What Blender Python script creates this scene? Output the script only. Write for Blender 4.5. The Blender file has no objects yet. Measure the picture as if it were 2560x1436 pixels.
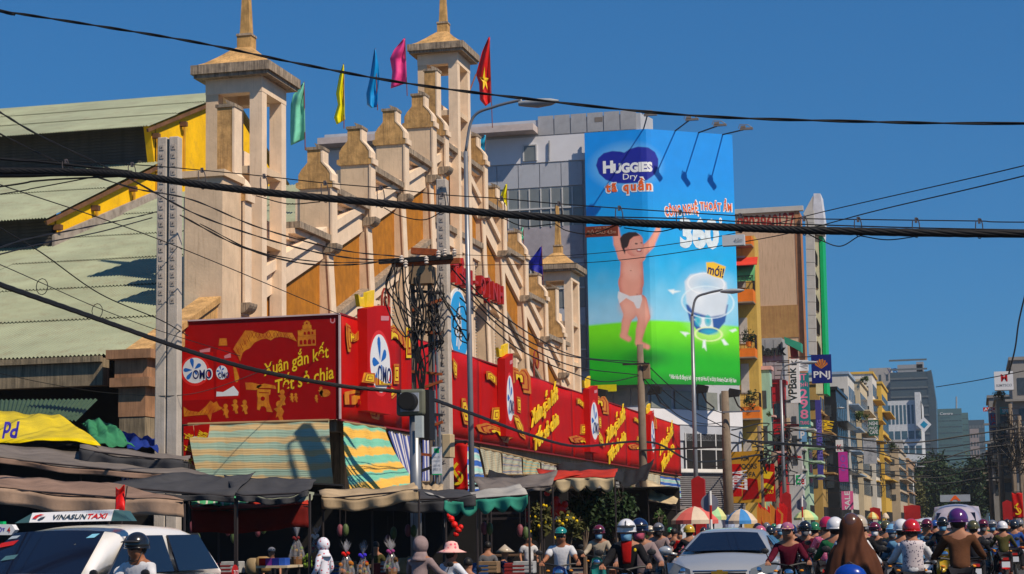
import bpy, bmesh, math, random
import numpy as np
from mathutils import Vector, Matrix, noise
sc = bpy.context.scene; col = sc.collection
rnd = random.Random(7)
# ---------------------------------------------------------------- camera
F = 4700.0; CX, CY = 1280.0, 718.0; EYE = 1.5
YAW, PITCH, ROLL = 0.2367647807808573, math.atan(609/4700.0), math.radians(-1.0)
cam = bpy.data.objects.new('camera', bpy.data.cameras.new('camera')); col.objects.link(cam)
RM = Matrix.Rotation(YAW, 3, 'Z') @ Matrix.Rotation(math.pi/2+PITCH, 3, 'X') @ Matrix.Rotation(ROLL, 3, 'Z')
cam.matrix_world = Matrix.Translation((0, 0, EYE)) @ RM.to_4x4()
cam.data.sensor_width = 36; cam.data.lens = 36*F/2560; cam.data.clip_end = 6000; cam.data.clip_start = 0.1
sc.camera = cam
# ---------------------------------------------------------------- light
SUN = Vector((0.585, -0.33, 0.74)).normalized()
EL = math.asin(SUN.z); AZ = math.atan2(SUN.x, SUN.y)
w = bpy.data.worlds.new('World'); sc.world = w; w.use_nodes = True
nt = w.node_tree; nt.nodes.clear()
sky = nt.nodes.new('ShaderNodeTexSky'); sky.sky_type = 'NISHITA'; sky.sun_disc = False
sky.sun_elevation = EL; sky.sun_rotation = AZ; sky.air_density = 1.0; sky.dust_density = 0.3; sky.ozone_density = 4.0
hs = nt.nodes.new('ShaderNodeHueSaturation'); hs.inputs['Saturation'].default_value = 1.0; hs.inputs['Value'].default_value = 0.6
gm = nt.nodes.new('ShaderNodeGamma'); gm.inputs[1].default_value = 0.6
bg = nt.nodes.new('ShaderNodeBackground'); bg.inputs[1].default_value = 0.085
wo = nt.nodes.new('ShaderNodeOutputWorld')
nt.links.new(sky.outputs[0], hs.inputs['Color']); nt.links.new(hs.outputs[0], gm.inputs[0])
tn = nt.nodes.new('ShaderNodeMix'); tn.data_type = 'RGBA'; tn.blend_type = 'MULTIPLY'; tn.inputs[0].default_value = 1; tn.inputs[7].default_value = (0.40, 1.43, 2.6, 1)
nt.links.new(gm.outputs[0], tn.inputs[6]); nt.links.new(tn.outputs[2], bg.inputs[0]); nt.links.new(bg.outputs[0], wo.inputs[0])
sl = bpy.data.lights.new('sun', 'SUN'); sl.energy = 5.0; sl.angle = math.radians(0.55); sl.color = (1.0, 0.86, 0.68)
so = bpy.data.objects.new('sun', sl); col.objects.link(so); so.rotation_euler = SUN.to_track_quat('Z', 'Y').to_euler()
so.location = (20, -10, 60)
sc.view_settings.view_transform = 'Standard'; sc.view_settings.look = 'None'
sc.view_settings.exposure = 0.0; sc.view_settings.gamma = 1.0
sc.view_settings.use_curve_mapping = False
# ---------------------------------------------------------------- pixel of the photo (2560 wide) -> point of the place
def ray(u, v): return RM @ Vector(((u-CX)/F, -(v-CY)/F, -1.0))
def onY(u, v, Y): d = ray(u, v); t = Y/d.y; return Vector((d.x*t, Y, EYE+d.z*t))
def onX(u, v, X): d = ray(u, v); t = X/d.x; return Vector((X, d.y*t, EYE+d.z*t))
def onP(u, v, p, n): d = ray(u, v); o = Vector((0, 0, EYE)); t = (p-o).dot(n)/d.dot(n); return o+d*t
def pxm(Y): return F/Y
# ---------------------------------------------------------------- materials
MC = {}
def M(name, c, rough=0.75, metal=0.0, var=0.18, scale=2.0, streak=0.0, dirt=None, bump=0.0, bscale=30, emit=0.0, alpha=1.0, spec=0.3, trans=0.0, coat=0.0, coord='Object'):
    if name in MC: return MC[name]
    m = bpy.data.materials.new(name); m.use_nodes = True; n = m.node_tree; b = n.nodes['Principled BSDF']
    m.diffuse_color = (*c, 1)
    b.inputs['Roughness'].default_value = rough; b.inputs['Metallic'].default_value = metal
    b.inputs['Specular IOR Level'].default_value = spec; b.inputs['Coat Weight'].default_value = coat
    b.inputs['Alpha'].default_value = alpha; b.inputs['Transmission Weight'].default_value = trans
    tc = n.nodes.new('ShaderNodeTexCoord'); L = n.links.new
    cur = None
    if var > 0:
        nz = n.nodes.new('ShaderNodeTexNoise'); nz.inputs['Scale'].default_value = scale; nz.inputs['Detail'].default_value = 6; nz.inputs['Roughness'].default_value = 0.62
        L(tc.outputs[coord], nz.inputs[0])
        mr = n.nodes.new('ShaderNodeMapRange'); mr.inputs[1].default_value = 0.3; mr.inputs[2].default_value = 0.7
        mr.inputs[3].default_value = 1-var; mr.inputs[4].default_value = 1+var*0.6; L(nz.outputs[0], mr.inputs[0])
        mx = n.nodes.new('ShaderNodeMix'); mx.data_type = 'RGBA'; mx.blend_type = 'MULTIPLY'; mx.inputs[0].default_value = 1
        mx.inputs[6].default_value = (*c, 1); L(mr.outputs[0], mx.inputs[7]); cur = mx.outputs[2]
    if dirt:
        # weather streaks: noise stretched down the wall
        mp = n.nodes.new('ShaderNodeMapping'); mp.inputs['Scale'].default_value = (6.5, 6.5, 0.38) if streak else (0.8, 0.8, 0.8)
        L(tc.outputs[coord], mp.inputs[0])
        n2 = n.nodes.new('ShaderNodeTexNoise'); n2.inputs['Scale'].default_value = 2.2; n2.inputs['Detail'].default_value = 9; n2.inputs['Roughness'].default_value = 0.7
        L(mp.outputs[0], n2.inputs[0])
        r2 = n.nodes.new('ShaderNodeMapRange'); r2.inputs[1].default_value = 0.56-0.2*dirt[1]; r2.inputs[2].default_value = 0.74-0.12*dirt[1]
        r2.inputs[3].default_value = 0; r2.inputs[4].default_value = min(1, 0.35+dirt[1]*0.6); L(n2.outputs[0], r2.inputs[0])
        m2 = n.nodes.new('ShaderNodeMix'); m2.data_type = 'RGBA'; L(r2.outputs[0], m2.inputs[0])
        if cur: L(cur, m2.inputs[6])
        else: m2.inputs[6].default_value = (*c, 1)
        m2.inputs[7].default_value = (*dirt[0], 1); cur = m2.outputs[2]
    if cur: L(cur, b.inputs['Base Color'])
    else: b.inputs['Base Color'].default_value = (*c, 1)
    if bump:
        nb = n.nodes.new('ShaderNodeTexNoise'); nb.inputs['Scale'].default_value = bscale; nb.inputs['Detail'].default_value = 5; L(tc.outputs[coord], nb.inputs[0])
        bp = n.nodes.new('ShaderNodeBump'); bp.inputs['Strength'].default_value = bump; bp.inputs['Distance'].default_value = 0.02
        L(nb.outputs[0], bp.inputs['Height']); L(bp.outputs[0], b.inputs['Normal'])
    if emit: b.inputs['Emission Color'].default_value = (*c, 1); b.inputs['Emission Strength'].default_value = emit
    MC[name] = m; return m
def MV(name, rough=0.6, bump=0.0):          # printed sheet: colour from the vertices
    if name in MC: return MC[name]
    m = bpy.data.materials.new(name); m.use_nodes = True; n = m.node_tree; b = n.nodes['Principled BSDF']; b.inputs['Roughness'].default_value = rough
    a = n.nodes.new('ShaderNodeVertexColor'); a.layer_name = 'Col'
    nz = n.nodes.new('ShaderNodeTexNoise'); nz.inputs['Scale'].default_value = 1.3; tc = n.nodes.new('ShaderNodeTexCoord'); n.links.new(tc.outputs['Object'], nz.inputs[0])
    mr = n.nodes.new('ShaderNodeMapRange'); mr.inputs[3].default_value = 0.88; mr.inputs[4].default_value = 1.08; n.links.new(nz.outputs[0], mr.inputs[0])
    mx = n.nodes.new('ShaderNodeMix'); mx.data_type = 'RGBA'; mx.blend_type = 'MULTIPLY'; mx.inputs[0].default_value = 1
    n.links.new(a.outputs[0], mx.inputs[6]); n.links.new(mr.outputs[0], mx.inputs[7]); n.links.new(mx.outputs[2], b.inputs['Base Color'])
    MC[name] = m; return m
def M2(name, c1, c2, axis='Z', freq=1.0, duty=0.5, rough=0.8, soft=0.02, warp=0.0, third=None):     # woven or printed stripes
    if name in MC: return MC[name]
    m = bpy.data.materials.new(name); m.use_nodes = True; n = m.node_tree; b = n.nodes['Principled BSDF']; b.inputs['Roughness'].default_value = rough; L = n.links.new
    tc = n.nodes.new('ShaderNodeTexCoord'); sp = n.nodes.new('ShaderNodeSeparateXYZ')
    vec = tc.outputs['UV'] if axis in 'UV' else tc.outputs['Object']
    L(vec, sp.inputs[0]); o = sp.outputs[{'X': 0, 'Y': 1, 'Z': 2, 'U': 0, 'V': 1}[axis]]
    nz = n.nodes.new('ShaderNodeTexNoise'); nz.inputs['Scale'].default_value = 2.0; L(tc.outputs['Object'], nz.inputs[0])
    ma = n.nodes.new('ShaderNodeMath'); ma.operation = 'MULTIPLY_ADD'; ma.inputs[1].default_value = warp; L(nz.outputs[0], ma.inputs[0]); L(o, ma.inputs[2])
    mu = n.nodes.new('ShaderNodeMath'); mu.operation = 'MULTIPLY'; mu.inputs[1].default_value = freq; L(ma.outputs[0], mu.inputs[0])
    fr = n.nodes.new('ShaderNodeMath'); fr.operation = 'FRACT'; L(mu.outputs[0], fr.inputs[0])
    cr = n.nodes.new('ShaderNodeValToRGB'); e = cr.color_ramp.elements
    e[0].position = 0; e[0].color = (*c1, 1); e[1].position = duty-soft; e[1].color = (*c1, 1)
    a = e.new(duty+soft); a.color = (*c2, 1)
    if third: a2 = e.new(min(.98, duty+.25)); a2.color = (*third, 1); a3 = e.new(1-soft); a3.color = (*c2, 1)
    else: a3 = e.new(1-soft); a3.color = (*c2, 1)
    a4 = e.new(1.0); a4.color = (*c1, 1)
    L(fr.outputs[0], cr.inputs[0])
    mr = n.nodes.new('ShaderNodeMapRange'); mr.inputs[3].default_value = 0.8; mr.inputs[4].default_value = 1.1; L(nz.outputs[0], mr.inputs[0])
    mx = n.nodes.new('ShaderNodeMix'); mx.data_type = 'RGBA'; mx.blend_type = 'MULTIPLY'; mx.inputs[0].default_value = 1
    L(cr.outputs[0], mx.inputs[6]); L(mr.outputs[0], mx.inputs[7]); L(mx.outputs[2], b.inputs['Base Color'])
    MC[name] = m; return m
# ---------------------------------------------------------------- mesh builder and scene tree
ORG = {}
def tag(o, label=None, cat=None, group=None, kind=None):
    if label: o['label'] = label
    if cat: o['category'] = cat
    if group: o['group'] = group
    if kind: o['kind'] = kind
    return o
def thing(name, label, cat, loc=(0, 0, 0), group=None, rz=0.0):
    o = bpy.data.objects.new(name, None); col.objects.link(o); o.location = loc; o.rotation_euler = (0, 0, rz); o.empty_display_size = 0.3
    ORG[o.name] = Vector(loc); tag(o, label, cat, group); return o
class MB:
    def __init__(s): s.v = []; s.f = []; s.uv = None
    def add(s, vs, fs):
        k = len(s.v); s.v += [tuple(p) for p in vs]; s.f += [tuple(i+k for i in f) for f in fs]; return s
    def quad(s, a, b, c, d): return s.add([a, b, c, d], [(0, 1, 2, 3)])
    def boxc(s, x0, x1, y0, y1, z0, z1):
        return s.add([(x0, y0, z0), (x1, y0, z0), (x1, y1, z0), (x0, y1, z0), (x0, y0, z1), (x1, y0, z1), (x1, y1, z1), (x0, y1, z1)],
                     [(0, 3, 2, 1), (4, 5, 6, 7), (0, 1, 5, 4), (1, 2, 6, 5), (2, 3, 7, 6), (3, 0, 4, 7)])
    def box(s, c, d, rz=0.0):
        R = Matrix.Rotation(rz, 3, 'Z'); c = Vector(c); h = Vector(d)/2
        pts = [c+R@Vector((sx*h.x, sy*h.y, sz*h.z)) for sz in (-1, 1) for sx, sy in ((-1, -1), (1, -1), (1, 1), (-1, 1))]
        return s.add(pts, [(0, 3, 2, 1), (4, 5, 6, 7), (0, 1, 5, 4), (1, 2, 6, 5), (2, 3, 7, 6), (3, 0, 4, 7)])
    def prism(s, poly, ext):                      # planar polygon pushed along a vector
        n = len(poly); e = Vector(ext); P = [Vector(p) for p in poly]
        s.add(P+[p+e for p in P], [tuple(range(n))[::-1], tuple(range(n, 2*n))]+[(i, (i+1) % n, n+(i+1) % n, n+i) for i in range(n)]); return s
    def beam(s, a, b, w, h=None, up=(0, 0, 1)):    # rectangular bar between two points
        a = Vector(a); b = Vector(b); h = h or w; d = (b-a).normalized(); u = Vector(up)
        if abs(d.dot(u)) > 0.97: u = Vector((1, 0, 0))
        x = d.cross(u).normalized()*w/2; y = x.cross(d).normalized()*h/2
        pts = [a-x-y, a+x-y, a+x+y, a-x+y, b-x-y, b+x-y, b+x+y, b-x+y]
        return s.add(pts, [(0, 3, 2, 1), (4, 5, 6, 7), (0, 1, 5, 4), (1, 2, 6, 5), (2, 3, 7, 6), (3, 0, 4, 7)])
    def tube(s, pts, r, seg=6, cap=True):
        pts = [Vector(p) for p in pts]; n = len(pts); rs = r if isinstance(r, (list, tuple)) else [r]*n
        ref = Vector((0, 0, 1)); vs = []
        for i, p in enumerate(pts):
            d = (pts[min(i+1, n-1)]-pts[max(i-1, 0)]);
            if d.length < 1e-9: d = Vector((0, 0, 1))
            d.normalize()
            if abs(d.dot(ref)) > 0.95: ref = Vector((0, 1, 0)) if abs(d.y) < .9 else Vector((1, 0, 0))
            x = d.cross(ref).normalized(); y = d.cross(x).normalized()
            for k in range(seg):
                t = 2*math.pi*k/seg; vs.append(p+(x*math.cos(t)+y*math.sin(t))*rs[i])
        fs = [(i*seg+k, i*seg+(k+1) % seg, (i+1)*seg+(k+1) % seg, (i+1)*seg+k) for i in range(n-1) for k in range(seg)]
        if cap: fs += [tuple(range(seg))[::-1], tuple((n-1)*seg+k for k in range(seg))]
        return s.add(vs, fs)
    def lathe(s, prof, c=(0, 0, 0), seg=12, ax='Z', sc=(1, 1, 1)):   # prof: (r, h)
        c = Vector(c); vs = []; n = len(prof)
        for r, h in prof:
            for k in range(seg):
                t = 2*math.pi*k/seg; p = Vector((r*math.cos(t)*sc[0], r*math.sin(t)*sc[1], h*sc[2]))
                if ax == 'X': p = Vector((p.z, p.x, p.y))
                if ax == 'Y': p = Vector((p.x, p.z, p.y))
                vs.append(c+p)
        fs = [(i*seg+k, i*seg+(k+1) % seg, (i+1)*seg+(k+1) % seg, (i+1)*seg+k) for i in range(n-1) for k in range(seg)]
        fs += [tuple(range(seg))[::-1], tuple((n-1)*seg+k for k in range(seg))]
        return s.add(vs, fs)
    def ball(s, c, r, seg=10, rings=6, z0=-1, z1=1):
        a0, a1 = math.asin(z0), math.asin(z1); r = (r, r, r) if not hasattr(r, '__len__') else r
        return s.lathe([(math.cos(a0+(a1-a0)*i/rings)+1e-4, math.sin(a0+(a1-a0)*i/rings)) for i in range(rings+1)], c, seg, 'Z', r)
    def grid(s, fn, nu, nv, th=0.0):
        k = len(s.v); P = [[Vector(fn(i/nu, j/nv)) for j in range(nv+1)] for i in range(nu+1)]
        s.add([p for r in P for p in r], [(i*(nv+1)+j, (i+1)*(nv+1)+j, (i+1)*(nv+1)+j+1, i*(nv+1)+j+1) for i in range(nu) for j in range(nv)])
        if s.uv is None: s.uv = {}
        for i in range(nu+1):
            for j in range(nv+1): s.uv[k+i*(nv+1)+j] = (i/nu, j/nv)
        if th:
            N = []
            for i in range(nu+1):
                for j in range(nv+1):
                    a = P[min(i+1, nu)][j]-P[max(i-1, 0)][j]; b = P[i][min(j+1, nv)]-P[i][max(j-1, 0)]
                    N.append(a.cross(b).normalized())
            k2 = len(s.v); flat = [p for r in P for p in r]
            s.add([p-nn*th for p, nn in zip(flat, N)], [(i*(nv+1)+j+1, (i+1)*(nv+1)+j+1, (i+1)*(nv+1)+j, i*(nv+1)+j) for i in range(nu) for j in range(nv)])
            for q in range(len(flat)): s.uv[k2+q] = s.uv[k+q]
            W = nv+1
            for i in range(nu):
                s.f.append((k+(i+1)*W, k+i*W, k2+i*W, k2+(i+1)*W)); s.f.append((k+i*W+nv, k+(i+1)*W+nv, k2+(i+1)*W+nv, k2+i*W+nv))
            for j in range(nv):
                s.f.append((k+j, k+j+1, k2+j+1, k2+j)); s.f.append((k+nu*W+j+1, k+nu*W+j, k2+nu*W+j, k2+nu*W+j+1))
        return s
    def build(s, name, mat, parent=None, smooth=False, loc=None, bevel=0.0):
        if parent is not None: org = ORG[parent.name]
        elif loc is not None: org = Vector(loc)
        else:
            A = np.array(s.v); mn, mxx = A.min(0), A.max(0); org = Vector((float((mn[0]+mxx[0])/2), float((mn[1]+mxx[1])/2), float(mn[2])))
        me = bpy.data.meshes.new(name); me.from_pydata([(x-org.x, y-org.y, z-org.z) for x, y, z in s.v], [], s.f)
        if s.uv:
            ul = me.uv_layers.new(name='UVMap'); li = np.zeros(len(me.loops), dtype=np.int64); me.loops.foreach_get('vertex_index', li)
            uvs = np.zeros((len(s.v), 2))
            for k, (a, b) in s.uv.items(): uvs[k] = (a, b)
            ul.data.foreach_set('uv', uvs[li].ravel())
        me.materials.append(mat)
        if smooth: me.polygons.foreach_set('use_smooth', [True]*len(me.polygons))
        me.update()
        o = bpy.data.objects.new(name, me); col.objects.link(o)
        if parent is not None: o.parent = parent
        else: o.location = org
        if bevel:
            b = o.modifiers.new('bevel', 'BEVEL'); b.width = bevel; b.segments = 2; b.limit_method = 'ANGLE'; b.angle_limit = 0.7
        ORG[o.name] = org; return o
def share(src, name, parent, loc, rz=0.0, mat=None):      # another piece with the same mesh; loc is world
    o = bpy.data.objects.new(name, src.data); col.objects.link(o); o.parent = parent; o.location = Vector(loc)-ORG[parent.name]; o.rotation_euler = (0, 0, rz)
    if mat: o.material_slots[0].link = 'OBJECT'; o.material_slots[0].material = mat
    ORG[o.name] = Vector(loc); return o
def copy_tree(o, parent=None):
    c = o.copy(); col.objects.link(c)
    if parent is not None: c.parent = parent
    for ch in list(o.children): copy_tree(ch, c)
    return c
def spline(pts, n=8):
    P = [Vector(p) for p in pts]
    if len(P) == 2:
        return [P[0].lerp(P[1], i/n) for i in range(n+1)]
    P = [P[0]*2-P[1]]+P+[P[-1]*2-P[-2]]; out = []
    for i in range(1, len(P)-2):
        a, b, c, d = P[i-1:i+3]
        for k in range(n):
            t = k/n; out.append(0.5*((2*b)+(c-a)*t+(2*a-5*b+4*c-d)*t*t+(3*b-a-3*c+d)*t**3))
    out.append(P[-2]); return out
# ---------------------------------------------------------------- writing and flat print
def text2d(s, bold=0.0, shear=0.0, space=1.0, res=3):
    cu = bpy.data.curves.new('t', 'FONT'); cu.body = s; cu.size = 1; cu.offset = bold; cu.shear = shear; cu.space_character = space; cu.resolution_u = res
    ob = bpy.data.objects.new('t', cu); col.objects.link(ob)
    dg = bpy.context.evaluated_depsgraph_get(); me = bpy.data.meshes.new_from_object(ob.evaluated_get(dg))
    vs = [(v.co.x, v.co.y) for v in me.vertices]; fs = [tuple(p.vertices) for p in me.polygons]
    bpy.data.objects.remove(ob); bpy.data.curves.remove(cu); bpy.data.meshes.remove(me)
    xs = [v[0] for v in vs]; ys = [v[1] for v in vs]; x0, x1, y0, y1 = min(xs), max(xs), min(ys), max(ys)
    return [((x-x0)/(x1-x0), (y-y0)/(y1-y0)) for x, y in vs], fs
def solid2d(vs, fs, fn, th, mb=None):               # 2-D mesh -> mapped by fn(x, y, h); th 0 = flat print
    mb = mb or MB()
    if not th: return mb.add([fn(x, y, 0) for x, y in vs], fs)
    n = len(vs); cnt = {}
    for f in fs:
        for i in range(len(f)): e = (f[i], f[(i+1) % len(f)]); cnt[e] = 1
    side = [(a, b, b+n, a+n) for (a, b) in cnt if (b, a) not in cnt]
    return mb.add([fn(x, y, 0) for x, y in vs]+[fn(x, y, th) for x, y in vs], [tuple(i+n for i in f) for f in fs]+[tuple(f)[::-1] for f in fs]+side)
class Board:                                         # a flat rectangle in the place: O lower left, R right edge, U up edge (full vectors), N out
    def __init__(s, O, R, U, out=None):
        s.O = Vector(O); s.R = Vector(R); s.U = Vector(U); s.N = s.R.cross(s.U).normalized()
        if out is not None and s.N.dot(Vector(out)) < 0: s.N = -s.N
    def p(s, a, b, h=0.0): return s.O+s.R*a+s.U*b+s.N*h
    def text(s, st, box, mat, name='lettering', parent=None, h=0.006, th=0.0, rot=0.0, **k):   # box a0,b0,a1,b1 in board units
        a0, b0, a1, b1 = box; vs, fs = text2d(st, **k); w, hh = (a1-a0)*s.R.length, (b1-b0)*s.U.length
        ca, sa = math.cos(rot), math.sin(rot); rn, un = s.R.normalized(), s.U.normalized(); c = s.p((a0+a1)/2, (b0+b1)/2)
        def fn(x, y, d):
            X = (x-.5)*w; Y = (y-.5)*hh; return c+rn*(X*ca-Y*sa)+un*(X*sa+Y*ca)+s.N*(h+d)
        return solid2d(vs, fs, fn, th).build(name, mat, parent)
    def shape(s, polys, mat, name='print', parent=None, h=0.004, th=0.0, mb=None):
        vs = []; fs = []
        for P in polys: k = len(vs); vs += P; fs.append(tuple(range(k, k+len(P))))
        m = solid2d(vs, fs, lambda x, y, d: s.p(x, y, h+d), th)
        return m.build(name, mat, parent)
def ell(cx, cy, rx, ry, n=24, a0=0, a1=2*math.pi, rot=0):
    c, s = math.cos(rot), math.sin(rot)
    return [(cx+rx*math.cos(t)*c-ry*math.sin(t)*s, cy+rx*math.cos(t)*s+ry*math.sin(t)*c) for t in [a0+(a1-a0)*i/n for i in range(n if a1-a0 > 6.2 else n+1)]]
# ================================================================ ground, road, pavement
asphalt = M('asphalt', (0.055, 0.053, 0.05), 0.9, var=0.35, scale=0.6, bump=0.4, bscale=60)
paving = M('paving', (0.2, 0.18, 0.16), 0.9, var=0.3, scale=0.8, dirt=((0.06, 0.05, 0.045), 0.4))
kerbm = M('kerb_concrete', (0.33, 0.31, 0.28), 0.9, var=0.25)
linem = M('road_paint', (0.72, 0.7, 0.64), 0.8, var=0.3, scale=3)
tag(MB().quad((-3000, -3000, -0.02), (3000, -3000, -0.02), (3000, 3500, -0.02), (-3000, 3500, -0.02)).build('ground', M('earth', (0.12, 0.1, 0.08), 0.95, var=0.3, scale=0.05)), kind='structure')
tag(MB().quad((-10.8, 12, 0), (4.6, 12, 0), (4.6, 900, 0), (-10.8, 900, 0)).build('road', asphalt), kind='structure')
tag(MB().quad((-90, -12, -0.004), (60, -12, -0.004), (60, 44, -0.004), (-90, 44, -0.004)).build('cross_road', asphalt), kind='structure')
for nm, x0, x1 in (('pavement', -17.4, -10.8), ('pavement', 4.6, 9.5)):
    tag(MB().boxc(x0, x1, 44.3, 900, -0.1, 0.13).build(nm, paving), kind='structure')
for x in (-10.8, 4.6): tag(MB().boxc(x-0.12, x+0.12, 44.1, 900, -0.1, 0.145).build('kerb', kerbm), kind='structure')
mk = MB()
for k in range(110): mk.quad((-3.2, 46+k*6, 0.004), (-3.05, 46+k*6, 0.004), (-3.05, 49+k*6, 0.004), (-3.2, 49+k*6, 0.004))
tag(mk.build('lane_markings', linem), kind='structure')
# ================================================================ market hall
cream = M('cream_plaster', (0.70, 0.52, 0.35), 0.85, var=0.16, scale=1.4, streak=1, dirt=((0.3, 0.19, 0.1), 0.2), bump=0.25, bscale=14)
creamw = M('lit_cream_plaster', (0.80, 0.62, 0.45), 0.85, var=0.12, scale=2, streak=1, dirt=((0.42, 0.28, 0.16), 0.1), bump=0.2, bscale=14)  # paler copy of the cream, sunlit tone of the fronts in its colour
stained = M('stained_plaster', (0.58, 0.34, 0.13), 0.9, var=0.45, scale=2.6, streak=1, dirt=((0.13, 0.08, 0.04), 0.45), bump=0.5, bscale=12)
ledgem = M('sooty_ledge', (0.42, 0.33, 0.24), 0.9, var=0.4, scale=4, streak=1, dirt=((0.05, 0.04, 0.035), 0.75), bump=0.5, bscale=18)
orange = M('ochre_render', (0.46, 0.175, 0.012), 0.85, var=0.28, scale=2.4, streak=1, dirt=((0.25, 0.09, 0.015), 0.5), bump=0.4, bscale=22)
yellow = M('yellow_wall', (0.9, 0.52, 0.0), 0.85, var=0.18, scale=1.2, dirt=((0.35, 0.2, 0.05), 0.15))
roofm = M('pale_green_sheet', (0.29, 0.32, 0.215), 0.55, var=0.2, scale=0.5, streak=0, dirt=((0.2, 0.16, 0.1), 0.3), spec=0.4)
slatm = M('grey_boards', (0.085, 0.075, 0.065), 0.9, var=0.3, scale=3)
rafter = M('brown_timber', (0.16, 0.075, 0.035), 0.9, var=0.4)
XG = -21.5; XW = -33.0
hall = thing('market_hall', 'cream and ochre market hall with stepped gable, three open towers and pale green sheet roofs', 'building', (XG, 79.6, 0))
P1 = [onX(365, 312, XW), onX(112, 541, XW)]; UE, ME = P1
us = 0.385; RY = 80.6
def corr(name, x0, x1, y0, z0, y1, z1, pitch=0.125, amp=0.03, rows=3):
    n = int((x1-x0)/pitch); L = math.hypot(y1-y0, z1-z0); ny, nz = -(z1-z0)/L, (y1-y0)/L
    for r in range(rows):
        a, b = r/rows-(0.012 if r else 0), (r+1)/rows; lift = 0.02*(rows-1-r)*0+0.012*(r % 2)
        def fn(u, v, a=a, b=b, lift=lift):
            x = x0+(x1-x0)*u; t = a+(b-a)*v; h = amp*math.sin(2*math.pi*(x-x0)/pitch)+(0.045 if v < 0.5 and a > 0 else 0.0)
            return (x, y0+(y1-y0)*t+ny*h, z0+(z1-z0)*t+nz*h)
        MB().grid(fn, n*4, 1).build('roof_sheet', roofm, hall, smooth=False)
zr = UE.z+us*(RY-UE.y)
corr('u', -72, XW+0.22, UE.y-0.3, UE.z-0.12, RY, zr, rows=3)
corr('u', -72, XW+0.22, 2*RY-UE.y, UE.z-0.12, RY, zr, rows=1)
mt = onX(388, 405, XW); mslope = (mt.z-ME.z)/(mt.y-ME.y); CY1 = UE.y+0.9; CZ1 = ME.z+mslope*(CY1-ME.y)
corr('m', -72, XW+0.22, ME.y-0.3, ME.z-0.12, CY1, CZ1, rows=2)
LE = onX(320, 878, -22.6); w2 = onX(400, 492, XW); ls = (w2.z-LE.z)/(w2.y-LE.y); CY0 = ME.y+0.8; CZ0 = LE.z+ls*(CY0-LE.y)
def lowz(y): return LE.z+ls*(y-LE.y)
corr('l', -72, XW, LE.y-0.25, lowz(LE.y-0.25), CY0, CZ0, rows=4)
corr('l', XW, -22.6, LE.y-0.25, lowz(LE.y-0.25), 74, lowz(74), rows=6)
# clerestories facing the camera: horizontal boards
for (ya, za, zb) in ((CY1, CZ1, UE.z+0.25), (CY0, CZ0, ME.z+0.25)):
    MB().boxc(-72, XW, ya, ya+0.1, za-0.2, zb).build('clerestory_wall', slatm, hall)
    nb = int((zb-za)/0.13)
    b0 = None
    for k in range(min(nb, 16)):
        z = za+0.02+k*0.13
        if b0 is None: b0 = MB().boxc(-19.5, 19.5, -0.035, 0, 0, 0.1).build('clerestory_board', slatm, hall, loc=None); b0.location = Vector((-52.6, ya-0.003, z))-ORG[hall.name]; b0.data.transform(Matrix.Translation(ORG[hall.name]))
        else: share(b0, 'clerestory_board', hall, (-52.6, ya-0.003, z))
# yellow gable wall (street side) under the three roofs
MB().prism([(XW, CY0, CZ0-1), (XW, 2*RY-CY0, CZ0-1), (XW, 2*RY-UE.y-1, UE.z-0.25), (XW, RY, zr-0.2), (XW, UE.y+0.4, UE.z+0.02), (XW, CY1, CZ1-0.25), (XW, ME.y+0.5, ME.z-0.1), (XW, CY0, ME.z-0.2)], (-0.3, 0, 0)).build('gable_wall', yellow, hall)
for (a, b) in (((ME.y, ME.z), (CY1, CZ1)), ((UE.y, UE.z), (RY, zr))):
    MB().beam((XW+.16, a[0]-.2, a[1]-0.3), (XW+.16, b[0], b[1]-0.24), 0.08, 0.14).build('rake_board', rafter, hall)
    for t in (0.08, 0.4, 0.75):
        y = a[0]+(b[0]-a[0])*t; z = a[1]+(b[1]-a[1])*t
        MB().beam((XW, y, z-0.62), (XW+.3, y, z-0.62), 0.22, 0.2).build('outrigger', rafter, hall)
        MB().beam((XW+.06, y+0.3, z-0.6), (XW+.06, y+0.3, z-3.2), 0.09).build('wall_strut', M('yellow_strut', (0.6, 0.33, 0.03), 0.8), hall)
grey_band = M('grey_render', (0.36, 0.31, 0.27), 0.9, var=0.3, dirt=((0.12, 0.09, 0.07), 0.4))
MB().prism([(XW+.05, CY0-0.3, lowz(CY0)+0.35), (XW+.05, 74, lowz(74)+0.35), (XW+.05, 74, lowz(74)-0.1), (XW+.05, CY0-0.3, lowz(CY0)-0.1)], (0.1, 0, 0)).build('flashing_band', grey_band, hall)
# concrete gutter beam, corner moulding, sloping coping of the low roof
beamm = M('weathered_beam', (0.3, 0.235, 0.15), 0.9, var=0.35, scale=1.5, streak=1, dirt=((0.045, 0.04, 0.03), 0.7), bump=0.4)
g0 = onY(330, 893, 47.3); g1 = onY(330, 962, 47.3)
MB().boxc(-72, -22.9, 47.1, 47.5, g1.z, g0.z).boxc(-72, -22.9, 46.95, 47.1, g0.z-0.12, g0.z+0.04).build('gutter_beam', beamm, hall)
MB().boxc(-72, -23.6, 58.0, 58.3, 0, lowz(58)-0.4).build('rear_wall', M('interior_shade', (0.03, 0.028, 0.026), 0.95), hall)  # near-black wall colour stands for the unlit depth of the hall
cop = MB().beam((-22.0, 46.9, lowz(46.9)+0.12), (-22.0, 53.8, lowz(53.8)+0.35), 0.7, 0.18).beam((-22.0, 47.0, lowz(46.9)-0.25), (-22.0, 53.8, lowz(53.8)-0.02), 0.5, 0.5)
cop.build('raking_coping', stained, hall)
pr = MB()
MB().boxc(-22.3, -21.55, 46.9, 47.9, 0, g1.z-.92).build('pier_shaft', beamm, hall)  # darker material than above, the shade low on the pier put into colour
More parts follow.
